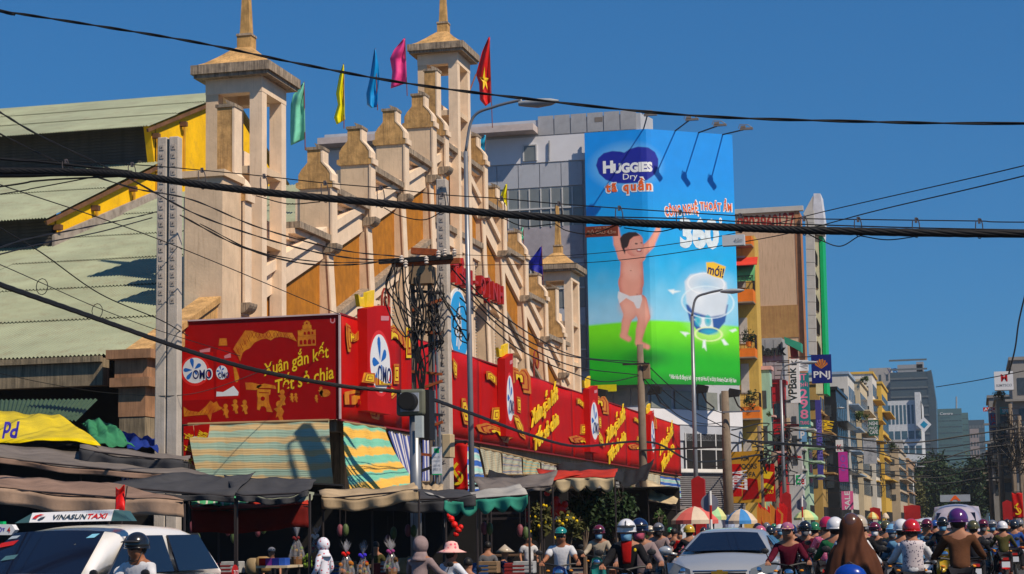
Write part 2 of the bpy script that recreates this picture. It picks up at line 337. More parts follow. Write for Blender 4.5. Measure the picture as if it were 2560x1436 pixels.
for z0_, z1_, e in ((g1.z-.9, g1.z-.1, .02), (g1.z-.1, g1.z+.15, .2), (g1.z+.15, g0.z-.1, .1), (g0.z-.1, g0.z+.15, .28)): pr.boxc(-22.3-e, -21.55+e, 46.9-e, 47.9+e, z0_, z1_-.003)
pr.build('corner_pier', M('rosy_plaster', (0.36, 0.19, 0.1), 0.88, var=0.35, streak=1, dirt=((0.12, 0.07, 0.04), 0.5)), hall)
for x in range(-70, -23, 6): MB().boxc(x, x+0.4, 47.15, 47.45, 0, g1.z).build('column', beamm, hall)
# ---- street gable
ZR0, YR0, SR = 9.5, 55.6, 0.369; YC = 79.7
def rake(y): return ZR0+SR*(y-YR0) if y < YC else ZR0+SR*(2*YC-YR0-y)
BT = [(53.9, 14.79, 2.1), (62.15, 15.04, .48), (66.63, 16.72, .48), (71.1, 18.38, .48), (75.22, 19.93, .48), (77.17, 21.47, 2.0),
      (84.0, 19.93, .48), (87.6, 18.12, .48), (92.1, 16.58, .48), (96.6, 14.95, .48), (100.9, 14.75, 1.8)]
TH = 0.6
# back wall with stepped head
ys = [b[0] for b in BT]
steps = [(52.5, 62.15, 11.75), (62.15, 66.63, 13.6), (66.63, 71.1, 15.2), (71.1, 75.22, 16.8), (75.22, 84.0, 18.2), (84.0, 87.6, 16.8), (87.6, 92.1, 15.1), (92.1, 96.6, 13.4), (96.6, 108.2, 11.7)]
wallpoly = [(XG-0.6, 52.5, 0)]
for a, b, z in steps: wallpoly += [(XG-0.6, a+(.13 if a > 53 else 0), z), (XG-0.6, b+(.13 if b < 108 else 0), z)]
wallpoly += [(XG-0.6, 108.2, 0)]
MB().prism(wallpoly, (-0.8, 0, 0)).build('gable_front', creamw, hall)
for a, b, z in steps:
    a2, b2 = (a+TH if a > 53 else a), b
    if a < 53: a2 = 59.0
    if b > 105: b2 = 103
    MB().boxc(XG-0.55, XG-0.02, a2, b2, z-0.02, z+0.2).build('cornice', ledgem, hall)
    MB().boxc(XG-0.6, XG-0.22, a2, b2, z-0.2, z-0.022).boxc(XG-0.6, XG-0.45, a2, b2, z-0.38, z-0.202).build('cornice_moulding', creamw, hall)
    if b2-a2 > 2:
        zz = max(rake(a2), rake(b2)) if False else z-0.5
        MB().boxc(XG-0.6, XG-0.52, a2+0.6, b2-0.6, z-1.5, z-0.7).build('wall_panel', creamw, hall)
def butt(y, zt, hb):
    s = hb
    P = [(-0.34, zt), (-0.9, zt), (-0.9, zt-s+.04), (-1.0, zt-s-.08), (-1.12, zt-s-.2), (-1.24, zt-s-0.4), (-1.24, zt-s-0.66), (-1.34, zt-s-0.68), (-1.34, zt-s-0.84), (-1.26, zt-s-0.9), (0.04, zt-s-0.9), (0.1, zt-s-0.84), (0.1, zt-s-0.68), (0.0, zt-s-0.66), (0.0, zt-s-0.4), (-0.12, zt-s-.2), (-.24, zt-s-.08), (-0.34, zt-s+.04)]
    MB().prism([(XG+a, y, z) for a, z in P], (0, TH, 0)).build('buttress_head', stained, hall)
    FP = [(-.32, zt), (-.32, zt-s+.04), (-.22, zt-s-.08), (-.1, zt-s-.2), (.02, zt-s-.4), (.02, zt-s-.66), (.12, zt-s-.68), (.12, zt-s-.9)]
    MB().prism([(XG+a, y-.015, z) for a, z in FP]+[(XG+a-.07, y-.015, z) for a, z in FP[::-1]], (0, TH+.03, 0)).build('buttress_lit_edge', creamw, hall)  # sunlit front of the stained head, its lightness painted by paler plaster
    MB().box((XG-0.62, y+TH/2, zt+0.05), (0.66, TH+0.08, 0.1)).prism([(XG-0.55, y-0.04, zt+0.1), (XG-0.29, y-0.04, zt+0.1), (XG-0.62, y-0.04, zt+0.24)], (0, TH+.08, 0)).build('buttress_cap', ledgem, hall)
    # front strip in two planes, its sunlit brightness put into the plaster colour
    zb = zt-s-0.9; yb = rake(y+TH/2)-0.75
    if zb > yb:
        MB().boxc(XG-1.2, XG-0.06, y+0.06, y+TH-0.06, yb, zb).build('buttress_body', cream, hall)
        MB().boxc(XG-0.055, XG+0.02, y+0.02, y+TH-0.02, yb+0.35, zb).build('buttress_lit_face', creamw, hall)
        c = []
        for k in range(7): t = k/6*math.pi/2; c.append((XG-0.1+0.3*math.cos(t), y-0.02, yb+0.0+0.32-0.32*math.sin(t)+0.05))
        MB().prism([(XG-0.3, y-0.02, yb+0.37), (XG+0.2, y-0.02, yb+0.37)]+c[1:]+[(XG-0.3, y-0.02, yb+0.05)], (0, TH+0.04, 0)).build('corbel', ledgem, hall)
    # tapered pier below the rake
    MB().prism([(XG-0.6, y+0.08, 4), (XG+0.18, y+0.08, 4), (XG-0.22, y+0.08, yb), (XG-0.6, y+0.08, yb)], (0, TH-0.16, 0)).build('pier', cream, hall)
    MB().prism([(XG+0.2, y+0.03, 4), (XG+0.26, y+0.03, 4), (XG-0.14, y+0.03, yb), (XG-0.2, y+0.03, yb)], (0, TH-0.06, 0)).build('pier_lit_face', creamw, hall)  # skin paler than the pier, the sun on its front put into colour
for b in BT: butt(*b)
# raking bands and ochre panels
def rakeband(y0, y1, off, th, x0, x1, name, mat):
    MB().prism([(x0, y0, rake(y0)+off), (x0, y1, rake(y1)+off), (x0, y1, rake(y1)+off-th), (x0, y0, rake(y0)+off-th)], (x1-x0, 0, 0)).build(name, mat, hall)
for y0, y1 in ((55.6, YC), (YC, 103.4)):
    rakeband(y0, y1, 0.32, 0.34, XG-0.6, XG-0.18, 'raking_cornice', creamw)
    rakeband(y0, y1, -0.03, 0.78, XG-0.6, XG-0.34, 'raking_band', creamw)
lim = 14.75
for y0, y1 in ((55.6, 75.2), (84.6, 103.4)):
    rakeband(y0, y1, -3.0, 0.22, XG-0.6, XG-0.12, 'lower_raking_ledge', ledgem)
    rakeband(y0, y1, -3.23, 0.5, XG-0.6, XG-0.28, 'lower_raking_band', creamw)
MB().boxc(XG-0.6, XG-0.1, 75.9, 84.0, 14.55, 14.8).build('middle_ledge', ledgem, hall)
MB().boxc(XG-0.6, XG-0.25, 75.9, 84.0, 13.95, 14.548).build('middle_band', creamw, hall)
edges = [54.5]+[y+TH-0.08 for y in ys[1:]]; nxt = [y+0.08 for y in ys[1:]]+[104.2]
span = [(56.2, 62.23), (62.67, 66.71), (67.15, 71.18), (71.62, 75.3), (75.74, 84.08), (84.52, 87.68), (88.12, 92.18), (92.62, 96.68), (97.12, 102.8)]
for a, b in span:
    if a > 75 and b < 84.2: P = [(a, 14.8), (b, 14.8), (b, rake(b)-0.64), (YC, rake(YC)-0.64), (a, rake(a)-0.64)]
    else: P = [(a, rake(a)-3.1), (b, rake(b)-3.1), (b, rake(b)-0.6), (a, rake(a)-0.6)]
    MB().prism([(XG-0.585, y, z) for y, z in P], (0.1, 0, 0)).build('ochre_panel', orange, hall)
# louvred windows between the piers
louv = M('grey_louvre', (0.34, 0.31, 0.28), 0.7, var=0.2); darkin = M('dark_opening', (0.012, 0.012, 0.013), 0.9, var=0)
for a, b in span:
    n = max(3, int(round((b-a)/1.05))); wd = (b-a)/n
    for k in range(n):
        y0 = a+k*wd+0.08; y1 = y0+wd-0.16; top = min(rake(y0), rake(y1))-3.85 if not (75 < (a+b)/2 < 84) else 13.8
        zb = 6.6
        fr = MB().boxc(XG-0.59, XG-0.34, y0-0.1, y0+0.06, zb, top+0.1).boxc(XG-0.59, XG-0.4, y0+.06, y1-.06, top-0.06, top+0.08).prism([(XG-0.48, y0+0.06, top-.06), (XG-0.48, y0+0.3, top-.06), (XG-0.48, y0+0.06, top-0.8)], (0.12, 0, 0))
        wn = fr.build('window', creamw, hall)
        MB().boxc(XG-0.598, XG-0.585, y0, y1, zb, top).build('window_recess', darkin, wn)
        lv = MB()
        z = zb
        while z < top-0.1:
            lv.add([(XG-0.55, y0+.04, z+.1), (XG-0.55, y1-.04, z+.1), (XG-0.46, y1-.04, z), (XG-0.46, y0+.04, z), (XG-0.57, y0+.04, z+.08), (XG-0.57, y1-.04, z+.08), (XG-0.48, y1-.04, z-.02), (XG-0.48, y0+.04, z-.02)], [(0, 1, 2, 3), (7, 6, 5, 4), (3, 2, 6, 7), (4, 5, 1, 0)]); z += 0.15
        tag(lv.build('louvre', louv, wn), kind='stuff')
# ---- towers
def tower(x0, x1, y0, y1, zt, zb, cs=0.42):
    # zt = underside of the cornice
    tw = MB().boxc(x0+0.5, x1-0.52, y0+0.5, y1-0.5, 4, zb+0.3).build('tower', creamw, hall)
    MB().boxc(x0+0.9, x1-1.0, y0+0.55, y1-0.3, zb+.3, zt-2.2).build('tower_core', creamw, tw)
    for xa in (x0, x1-cs):
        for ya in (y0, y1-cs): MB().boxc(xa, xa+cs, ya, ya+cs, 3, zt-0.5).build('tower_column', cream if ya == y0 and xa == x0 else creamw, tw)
    MB().boxc(x0-.01, x1+.01, y0-.01, y0+cs, zt-0.5, zt).boxc(x0-.01, x1+.01, y1-cs, y1+.01, zt-0.5, zt).boxc(x0-.01, x0+cs, y0+cs, y1-cs, zt-0.5, zt).boxc(x1-cs, x1+.01, y0+cs, y1-cs, zt-0.5, zt).build('tower_beam', creamw, tw)
    for zz in (zb+0.6, zb+2.9):
        MB().boxc(x0+0.03, x1-0.03, y0+cs, y1-cs, zz-0.12, zz+0.12).boxc(x0+cs, x1-cs, y0+.05, y1-.05, zz-0.119, zz+.119).build('tower_brace', cream, tw)
    o = 0.3
    MB().boxc(x0-o, x1+o, y0-o, y1+o, zt+0.001, zt+0.12).boxc(x0-o-0.08, x1+o+0.08, y0-o-0.08, y1+o+0.08, zt+0.12, zt+0.42).build('tower_cornice', ledgem, tw)
    cx_, cy_ = (x0+x1)/2, (y0+y1)/2; hx, hy = (x1-x0)/2+o, (y1-y0)/2+o; rs = [(1, 0.42), (0.8, 0.56), (0.55, 0.82), (0.33, 1.08), (0.2, 1.22)]
    r = MB(); vs = []
    for sC, z in rs: vs += [(cx_+sx*hx*sC, cy_+sy*hy*sC, zt+z) for sx, sy in ((-1, -1), (1, -1), (1, 1), (-1, 1))]
    r.add(vs, [(i*4+k, i*4+(k+1) % 4, i*4+4+(k+1) % 4, i*4+4+k) for i in range(4) for k in range(4)]+[(16, 17, 18, 19)]); r.build('tower_roof', stained, tw)
    z = zt+1.2
    def tp(a, b, za, zb2): return MB().add([(cx_+sx*a, cy_+sy*a, za) for sx, sy in ((-1, -1), (1, -1), (1, 1), (-1, 1))]+[(cx_+sx*b, cy_+sy*b, zb2) for sx, sy in ((-1, -1), (1, -1), (1, 1), (-1, 1))], [(3, 2, 1, 0), (4, 5, 6, 7), (0, 1, 5, 4), (1, 2, 6, 5), (2, 3, 7, 6), (3, 0, 4, 7)])
    yb_ = M('ochre_stained', (0.55, 0.33, 0.12), 0.9, var=0.4, scale=3, streak=1, dirt=((0.14, 0.08, 0.03), 0.4))
    tp(0.24, 0.24, z, z+0.42).build('spire_base', yb_, tw); tp(0.27, 0.25, z+0.42, z+0.5).build('spire_collar', ledgem, tw)
    tp(0.17, 0.08, z+0.5, z+2.8).build('spire', yb_, tw)
wl = onY(655, 200, 55.42).x-onY(515, 200, 55.42).x
zt0 = onX(655, 190, XG).z
tower(XG-wl, XG, 55.42, 57.6, zt0, 10.2)
zt1 = onX(1145, 132, XG).z
tower(XG-1.85, XG, 79.4, 81.6, zt1, 17.2)
zt2 = onX(1427, 678, XG).z
tower(XG-wl, XG, 103.4, 105.7, zt2, 10.2)
# side return below the first tower
MB().boxc(XG-1.32, XG-0.1, 52.4, 53.9, 3, 12.3).boxc(XG-1.42, XG, 52.3, 53.98, 12.3, 12.5).build('corner_block', cream, hall)
# letters and round sign
redm = M('red_letter_paint', (0.42, 0.012, 0.008), 0.5, var=0.15)
a0 = onX(1126, 672, XG+0.5); a1 = onX(1256, 737, XG+0.5); zc = (a0.z+a1.z)/2-0.1; n = 8; dy = (a1.y-a0.y)/n
MB().beam((XG+0.3, a0.y-0.3, zc-0.42), (XG+0.3, a1.y+0.3, zc-0.42), 0.06).beam((XG+0.3, a0.y-0.3, zc+0.1), (XG+0.3, a1.y+0.3, zc+0.1), 0.06).build('letter_rail', M('dark_steel', (0.05, 0.04, 0.04), 0.6, metal=0.5), hall)
for k, ch in enumerate('TÂN-ĐỊNH'):
    y = a0.y+k*dy; h = {'Â': 1.2, 'Ị': 1.15, '-': 0.12}.get(ch, 0.85); zb = zc-0.42 - (0.24 if ch == 'Ị' else 0) + (0.36 if ch == '-' else 0)
    w_ = dy*(0.3 if ch == 'Ị' else 0.45 if ch == '-' else 0.78)
    bd = Board((XG+0.36, y+(dy*.78-w_)/2, zb), (0, w_, 0), (0, 0, h), (1, 0, 0)); bd.text(ch, (0, 0, 1, 1), redm, 'letter', hall, h=0, th=0.28, bold=0.03)
dc = onX(1143, 815, XG+0.4); blue = M('sign_blue', (0.02, 0.33, 0.72), 0.5, var=0.05); white = M('white_paint', (0.75, 0.73, 0.7), 0.5, var=0.1)
MB().lathe([(1.62, 0), (1.62, 0.08)], dc, 40, 'X').build('round_sign_rim', white, hall)
rs_ = MB().lathe([(1.48, 0.08), (1.48, 0.1)], dc, 40, 'X').build('round_sign', blue, hall)
bd = Board(dc-Vector((-.1, 1.48, 1.48)), (0, 2.96, 0), (0, 0, 2.96), (1, 0, 0))
bd.shape([[(0.3, 0.2), (0.36, 0.18), (0.5, 0.7), (0.46, 0.74)], [(0.42, 0.15), (0.48, 0.15), (0.55, 0.8), (0.5, 0.85)], [(0.52, 0.2), (0.6, 0.25), (0.6, 0.7), (0.55, 0.65)], [(0.28, 0.35), (0.62, 0.45), (0.62, 0.5), (0.28, 0.42)], [(0.3, 0.55), (0.6, 0.62), (0.6, 0.67), (0.3, 0.6)]], white, 'sign_emblem', hall)
# curled red brackets
def curl(u, v, X, h):
    p = onX(u, v, X); pts = [p, p+Vector((0, 0, h*0.6))]
    for k in range(16):
        t = math.pi-k/15*math.pi*2.6; r = h*0.4*(1-k/19); pts.append(p+Vector((0, h*0.4+r*math.cos(t), h*0.6+r*math.sin(t))))
    MB().tube(pts, 0.045, 6).build('curled_bracket', M('rust_red', (0.25, 0.03, 0.015), 0.7), hall)
curl(955, 800, XG+0.6, 1.3); curl(1335, 950, XG+1.2, 1.6)
# ================================================================ red banners on the market
red = M('banner_red', (0.46, 0.003, 0.001), 0.6, var=0.14, scale=1.2, spec=0.15); dred = M('shade_and_print_red', (0.31, 0.001, 0.001), 0.6, var=0.12, spec=0.15)  # second red is darker for the side banner's shade, and serves print lines
gold = M('gold_print', (0.66, 0.25, 0.01), 0.5, var=0.3, scale=5, dirt=((0.42, 0.04, 0.005), 0.7)); lem = M('yellow_letter', (0.82, 0.55, 0.01), 0.5, var=0.12, scale=6)
navy = M('navy_print', (0.006, 0.012, 0.11), 0.5, var=0); pwhite = M('print_white', (0.72, 0.74, 0.78), 0.5, var=0.05); pblue = M('print_blue', (0.01, 0.13, 0.5), 0.5, var=0.05)
lred = M('glow_red', (0.7, 0.02, 0.015), 0.5, var=0.05); pink = M('pale_pink_print', (0.6, 0.22, 0.25), 0.5, var=0)
XB = -17.06; c0 = onY(457, 808, 50); ZT, ZB = 7.62, 4.68
banA = thing('advertising_banner', 'wide red detergent banner with gold drawings facing the side street', 'banner', (-19.4, 50, ZB))
MB().boxc(c0.x, XB, 50.0, 50.12, ZB, ZT).build('banner_panel', dred, banA)  # shade on the side street face is put into this darker red
MB().boxc(c0.x, XB, 49.95, 50.13, ZT, ZT+0.04).boxc(XB-0.03, XB+.02, 49.94, 50.0, ZB, ZT).build('banner_edge', M('banner_edge', (0.6, 0.45, 0.45), 0.6), banA)
A = Board((c0.x, 50.0, ZB), (XB-c0.x, 0, 0), (0, 0, ZT-ZB), (0, -1, 0))
def qa(x, y):
    p = onY(440+x*0.2507, 720+y*0.2507, 50); return ((p.x-c0.x)/(XB-c0.x), (p.z-ZB)/(ZT-ZB))
def qs(pts): return [qa(x, y) for x, y in pts]
def qb(x0, y0, x1, y1): a = qa(x0, y0); b = qa(x1, y1); return (a[0], b[1], b[0], a[1])
def petals(cx, cy, rx, ry, sz=1.0):
    out = []
    for an, ln in ((100, 1.0), (40, 0.8), (180, .85), (-40, .5), (235, .95)):
        t = math.radians(an); dx, dy = math.cos(t), -math.sin(t); px, py = -dy, dx
        w_ = 0.17*sz
        out.append([(cx+rx*(dx*r*ln+px*w_*k), cy+ry*(dy*r*ln+py*w_*k)) for r, k in ((0.12, 0), (0.45, .6), (0.75, 1), (0.92, .75), (1.0, 0), (0.92, -.75), (0.75, -1), (0.45, -.6))])
    return out
# packets and bottle
A.shape([qs([(62, 640), (372, 640), (380, 1115), (70, 1125)])], red, 'packet_print', banA, h=0.003)
A.shape([qs([(405, 640), (425, 590), (540, 590), (560, 640), (625, 720), (640, 1105), (400, 1112)])], red, 'bottle_print', banA, h=0.003)
A.shape([qs([(435, 505), (505, 503), (512, 575), (425, 577)])], gold, 'bottle_cap_print', banA)
A.shape([qs(ell(190, 830, 150, 150, 28))], lred, 'glow_print', banA, h=0.005); A.shape([qs(ell(190, 825, 122, 128, 28))], pwhite, 'roundel_print', banA, h=0.007)
A.shape([qs(p) for p in petals(175, 820, 118, 120)], pblue, 'petal_print', banA, h=0.009)
A.text('OMO', qb(160, 808, 368, 918), pwhite, 'lettering', banA, h=0.011, bold=0.05); A.text('OMO', qb(168, 820, 358, 906), navy, 'lettering', banA, h=0.013, bold=0.018)
A.shape([qs(ell(458, 845, 58, 70, 22))], pwhite, 'roundel_print', banA, h=0.007); A.shape([qs(p) for p in petals(448, 830, 50, 55)], pblue, 'petal_print', banA, h=0.009)
A.text('OMO', qb(425, 846, 532, 900), navy, 'lettering', banA, h=0.011, bold=0.015)
A.shape([qs([(405, 1035), (470, 1040), (575, 978), (625, 1040), (620, 1075), (402, 1084)])], pwhite, 'foam_print', banA, h=0.006)
A.shape([qs([(570, 780), (600, 800), (632, 900), (610, 945), (590, 935)])], gold, 'handle_print', banA, h=0.006)
A.shape([qs([(235, 622), (345, 598), (338, 640), (240, 645)]), qs([(480, 680), (545, 650), (550, 695), (485, 705)])], pink, 'small_print', banA, h=0.007)
# bridges
br = [(570, 612), (600, 560), (690, 425), (760, 428), (800, 445), (870, 460), (930, 425), (1000, 430), (1060, 445), (1160, 450), (1205, 535), (1120, 500), (1040, 488), (980, 500), (945, 525), (900, 505), (850, 515), (785, 545), (740, 600), (690, 625), (665, 650), (640, 735), (618, 680)]
A.shape([qs(br)], gold, 'bridge_print', banA)
A.shape([qs([(75, 1185), (130, 1225), (230, 1240), (300, 1180), (345, 1125), (375, 1150), (405, 1130), (430, 1180), (470, 1200), (400, 1235), (360, 1250), (345, 1330), (310, 1265), (230, 1270), (80, 1285)])], gold, 'bridge_print', banA)
lat = []
for k in range(16):
    x = 600+k*36; yb = 600-160*min(1, k/4)+max(0, k-12)*18; lat.append(qs([(x, yb+60), (x+4, yb+60), (x+34, yb-5), (x+30, yb-5)])); lat.append(qs([(x, yb-5), (x+4, yb-5), (x+34, yb+60), (x+30, yb+60)]))
for k in range(9): x = 90+k*38; lat.append(qs([(x, 1262), (x+4, 1262), (x+30, 1215), (x+26, 1215)]))
A.shape(lat, dred, 'lattice_print', banA, h=0.0065)
# three-tier tower drawing
A.shape([qs([(1215, 585), (1215, 490), (1395, 478), (1395, 575)]), qs([(1218, 488), (1214, 425), (1240, 424), (1250, 432), (1250, 415), (1358, 410), (1362, 424), (1392, 415), (1396, 476)]), qs([(1262, 412), (1262, 375), (1275, 372), (1275, 345), (1305, 325), (1335, 340), (1340, 368), (1350, 372), (1352, 408)])], gold, 'pagoda_print', banA)
ar = []
for cx_, cy_, r_, h_ in ((1248, 545, 14, 34), (1288, 542, 15, 36), (1332, 540, 17, 38), (1374, 535, 12, 32), (1285, 455, 11, 22), (1325, 452, 13, 24), (1362, 450, 9, 20), (1305, 355, 8, 12)):
    ar.append(qs([(cx_-r_, cy_+h_*.6), (cx_-r_, cy_-h_*.3)]+[(cx_+r_*math.cos(t), cy_-h_*.3-r_*math.sin(t)) for t in (2.4, 1.6, .8)]+[(cx_+r_, cy_-h_*.3), (cx_+r_, cy_+h_*.6)]))
A.shape(ar, dred, 'arch_print', banA, h=0.0065)
A.text('Xuân gắn kết', qb(855, 640, 1535, 815), lem, 'lettering', banA, h=0.008, rot=math.radians(13.5), bold=0.015, shear=0.3)
A.text('Tết sẻ chia', qb(985, 815, 1570, 970), lem, 'lettering', banA, h=0.009, rot=math.radians(12), bold=0.015, shear=0.3)
A.shape([qs([(690, 945), (760, 945), (860, 970), (800, 1020), (700, 1015)]), qs([(800, 1000), (810, 975), (880, 955), (990, 975), (1000, 1010), (940, 1000)]), qs([(812, 1010), (945, 1015), (940, 1065), (925, 1070), (930, 1150), (965, 1240), (905, 1235), (900, 1200), (880, 1180), (850, 1182), (835, 1222), (808, 1215), (815, 1100), (808, 1060)])], gold, 'gate_print', banA)
A.shape([qs(ell(867, 1105, 22, 22, 14)), qs([(830, 1040), (925, 1044), (925, 1052), (830, 1048)])], dred, 'gate_opening_print', banA, h=0.0065)
for x, y, s in ((495, 1180, 1.1), (590, 1135, 1.1), (685, 1140, 1.1), (1060, 1040, 1.2), (1030, 1160, 1.6), (1155, 1065, .7), (1195, 1065, .7), (1400, 1080, .6), (1445, 1000, .8)):
    A.shape([qs(ell(x, y, 20*s, 22*s, 12)), qs([(x-12*s, y+20*s), (x+15*s, y+20*s), (x+30*s, y+45*s), (x+18*s, y+75*s), (x+28*s, y+105*s), (x+5*s, y+110*s), (x-8*s, y+75*s), (x-22*s, y+85*s), (x-14*s, y+50*s), (x-35*s, y+30*s)])], gold, 'figure_print', banA)
A.shape([qs(ell(1485, 1050, 55, 38, 16))], gold, 'figure_print', banA)
A.shape([qs([(1537, 300), (1547, 300), (1549, 335), (1562, 343), (1575, 335), (1577, 300), (1587, 300), (1587, 340), (1570, 354), (1553, 354), (1537, 340)])], pink, 'logo_print', banA)
# ---- long street banner, in stitched lengths
YE = 113.6
banB = thing('advertising_banner', 'very long red detergent banner with raised gold lettering along the street front of the market', 'banner', (XB, 80, ZB))
cut = [50.12, 61.6, 69.2, 77.5, 86.0, 95.2, YE]
for k in range(6):
    for j in range(2):
        y0 = cut[k]+(cut[k+1]-cut[k])*j/2; y1 = cut[k]+(cut[k+1]-cut[k])*(j+1)/2
        MB().grid(lambda a, b, y0=y0, y1=y1: (XB+0.03*math.sin(a*math.pi)*math.sin(b*3+y0), y0+(y1-y0-0.03)*a, ZB+(ZT-ZB)*b), 8, 6, 0.05).build('banner_panel', red, banB, smooth=True)
B = Board((XB, 50, ZB), (0, 1, 0), (0, 0, 1), (1, 0, 0))
def pb(u, v, X=XB): p = onX(u, v, X); return (p.y-50, p.z-ZB)
def q2(x, y): return pb(820+x*0.2507, 720+y*0.2507)
def q3(x, y): return pb(1120+x*0.3065, 800+y*0.3065)
def orn(Q, mat, name, h, th):
    o = B.shape([Q], mat, name, banB, h=h, th=th); c = (sum(p[0] for p in Q)/len(Q), sum(p[1] for p in Q)/len(Q))
    for i, (s, m_) in enumerate(((.8, dred), (.7, lem if 'ornament' in name else gold), (.42, dred), (.3, lem))):
        m = solid2d([(c[0]+(x-c[0])*s, c[1]+(y-c[1])*s) for x, y in Q], [tuple(range(len(Q)))], lambda x, y, d: B.p(x, y, h+th+.004*(i+1)), 0); m.build('ornament_print', m_, o)
def S2(L, mat, name, h=0.05, th=0.0):
    for P in L: orn([q2(x, y) for x, y in P], mat, name, h, th)
def S3(L, mat, name, h=0.05, th=0.0):
    for P in L: orn([q3(x, y) for x, y in P], mat, name, h, th)
def box2(q, x0, y0, x1, y1): a = q(x0, y0); b = q(x1, y1); zc = (a[1]+b[1])/2; return (a[0], b[1], b[0], a[1])
def packet(ya, yb, zt, n):
    # raised detergent packet standing above the banner edge
    MB().prism([(XB, ya, 6.0-1.0), (XB, yb, 5.0), (XB, yb, zt-0.0), (XB, (ya+yb)/2+0.3, zt-.05), (XB, ya, zt-0.3)], (0.3, 0, 0)).build('raised_packet', red, banB)
    c = ((ya+yb)/2-50+0.05, 6.45-ZB); r = (yb-ya)*0.42
    B.shape([ell(c[0], c[1], r*1.1, 0.98, 30)], lred, 'glow_print', banB, h=0.305)
    B.shape([ell(c[0], c[1], r, 0.86, 30)], pwhite, 'roundel_print', banB, h=0.309)
    B.shape([[(x, 2*c[1]-y) for x, y in p] for p in petals(c[0], c[1], r*.95, 0.8)], pblue, 'petal_print', banB, h=0.313)
    B.text('OMO', (c[0]-r*.35, c[1]-.62, c[0]+r*1.15, c[1]-.02), pwhite, 'lettering', banB, h=0.315, bold=0.045); B.text('OMO', (c[0]-r*.3, c[1]-.58, c[0]+r*1.1, c[1]-.06), navy, 'lettering', banB, h=0.318, bold=0.015)
    B.shape([[(c[0]+r*.1, c[1]+1.28), (c[0]+r*.9, c[1]+1.36), (c[0]+r*.95, c[1]+1.5), (c[0]+r*.1, c[1]+1.42)]], pink, 'small_print', banB, h=0.31)
    MB().prism([(XB, ya-0.1, zt-.25), (XB, ya+0.35, zt-.2), (XB, ya+0.3, zt+.08), (XB, ya+.1, zt-.02), (XB, ya-.25, zt+.1)], (0.12, 0, 0)).prism([(XB, ya+0.6, zt+.25), (XB, ya+1.3, zt+.4), (XB, ya+1.2, zt-.1), (XB, ya+.5, zt-.2)], (0.12, 0, 0)).build('yellow_block', lem, banB)
ya, yb = onX(893, 800, XB).y, onX(953, 800, XB).y; packet(ya, yb, 8.25, 0)
for u0, u1, zt in ((1243, 1263, 8.2), (1455, 1477, 8.15), (1608, 1618, 7.9)):
    packet(onX(u0, 900, XB).y, onX(u1, 900, XB).y, zt, 1)
# carved gold roof shapes standing proud of the banner
S2([[(530, 600), (535, 330), (575, 345), (600, 385), (640, 370), (690, 410), (745, 460), (765, 600), (745, 600), (700, 520), (640, 500), (590, 520), (560, 590)]], gold, 'carved_arch', 0.05, 0.012)
S2([[(765, 700), (765, 395), (815, 400), (815, 700)]], lem, 'carved_post', 0.05, 0.012)
S2([[(160, 350), (200, 380), (210, 440), (250, 470), (285, 430), (285, 520), (240, 540), (200, 520), (205, 640), (180, 640), (165, 520)], [(145, 1040), (240, 1020), (330, 1040), (430, 1110), (520, 1150), (555, 1240), (500, 1250), (490, 1320), (420, 1300), (400, 1240), (330, 1160), (250, 1110), (205, 1165), (150, 1165)]], gold, 'carved_bridge', 0.05, 0.012)
S2([[(230, 945), (255, 850), (355, 855), (355, 960)], [(370, 900), (440, 960), (520, 960), (525, 975), (370, 975)]], gold, 'carved_ornament', 0.315, 0.04)
S2([[(545, 960), (570, 930), (600, 985), (650, 1010), (670, 1060), (620, 1110), (580, 1040)], [(640, 760), (690, 760), (690, 960), (640, 960)]], gold, 'carved_ornament', 0.05, 0.012)
for dx, dy, s in ((0, 0, 1.0), (690, 235, 0.72), (1125, 400, 0.52)):
    T = lambda L: [[(470+dx+(x-470)*s, 365+dy+(y-365)*s*0.98) for x, y in P] for P in L]
    S3(T([[(470, 365), (520, 385), (560, 400), (570, 430), (590, 400), (625, 400), (660, 460), (668, 610), (605, 600), (600, 520), (570, 470), (530, 475), (520, 530), (490, 550), (478, 480)]]), gold, 'carved_arch', 0.05, 0.012)
    S3(T([[(215, 870), (300, 850), (350, 870), (430, 900), (510, 930), (525, 970), (490, 985), (475, 1020), (440, 1010), (400, 930), (345, 900), (300, 940), (240, 920)]]), gold, 'carved_bridge', 0.05, 0.012)
    S3(T([[(350, 725), (412, 720), (415, 800), (400, 840), (340, 840)], [(510, 770), (560, 790), (600, 870), (622, 990), (580, 960), (560, 920), (530, 830)], [(550, 630), (580, 640), (583, 770), (555, 760)], [(300, 420), (330, 420), (385, 470), (385, 540), (330, 490), (305, 490)]]), gold, 'carved_ornament', 0.05, 0.012)
S3([[(100, 640), (130, 640), (155, 740), (158, 860), (120, 850), (100, 760)], [(28, 310), (62, 360), (60, 480), (40, 470), (28, 400)]], gold, 'carved_ornament', 0.05, 0.012)
for (x0, y0, x1, y1) in ((655, 590, 890, 985), (1270, 765, 1440, 1105), (1712, 890, 1836, 1180)):
    a = q3(x0, (y0*2+y1)/3); b = q3(x1, (y0+2*y1)/3); y_0, y_1 = a[0], b[0]; zt_ = q3((x0+x1)/2, y0)[1]; zb_ = q3((x0+x1)/2, y1)[1]; zm = (zt_+zb_)/2; rr = math.radians(16)
    B.text('Xuân gắn kết', (y_0, zm-0.05, y_1, zt_-0.05), lem, 'carved_lettering', banB, h=0.05, th=0.05, rot=rr, bold=0.035, shear=0.25)
    B.text('Tết sẻ chia', (y_0+0.5, zb_+0.15, y_1, zm-0.1), lem, 'carved_lettering', banB, h=0.055, th=0.05, rot=rr, bold=0.035, shear=0.25)
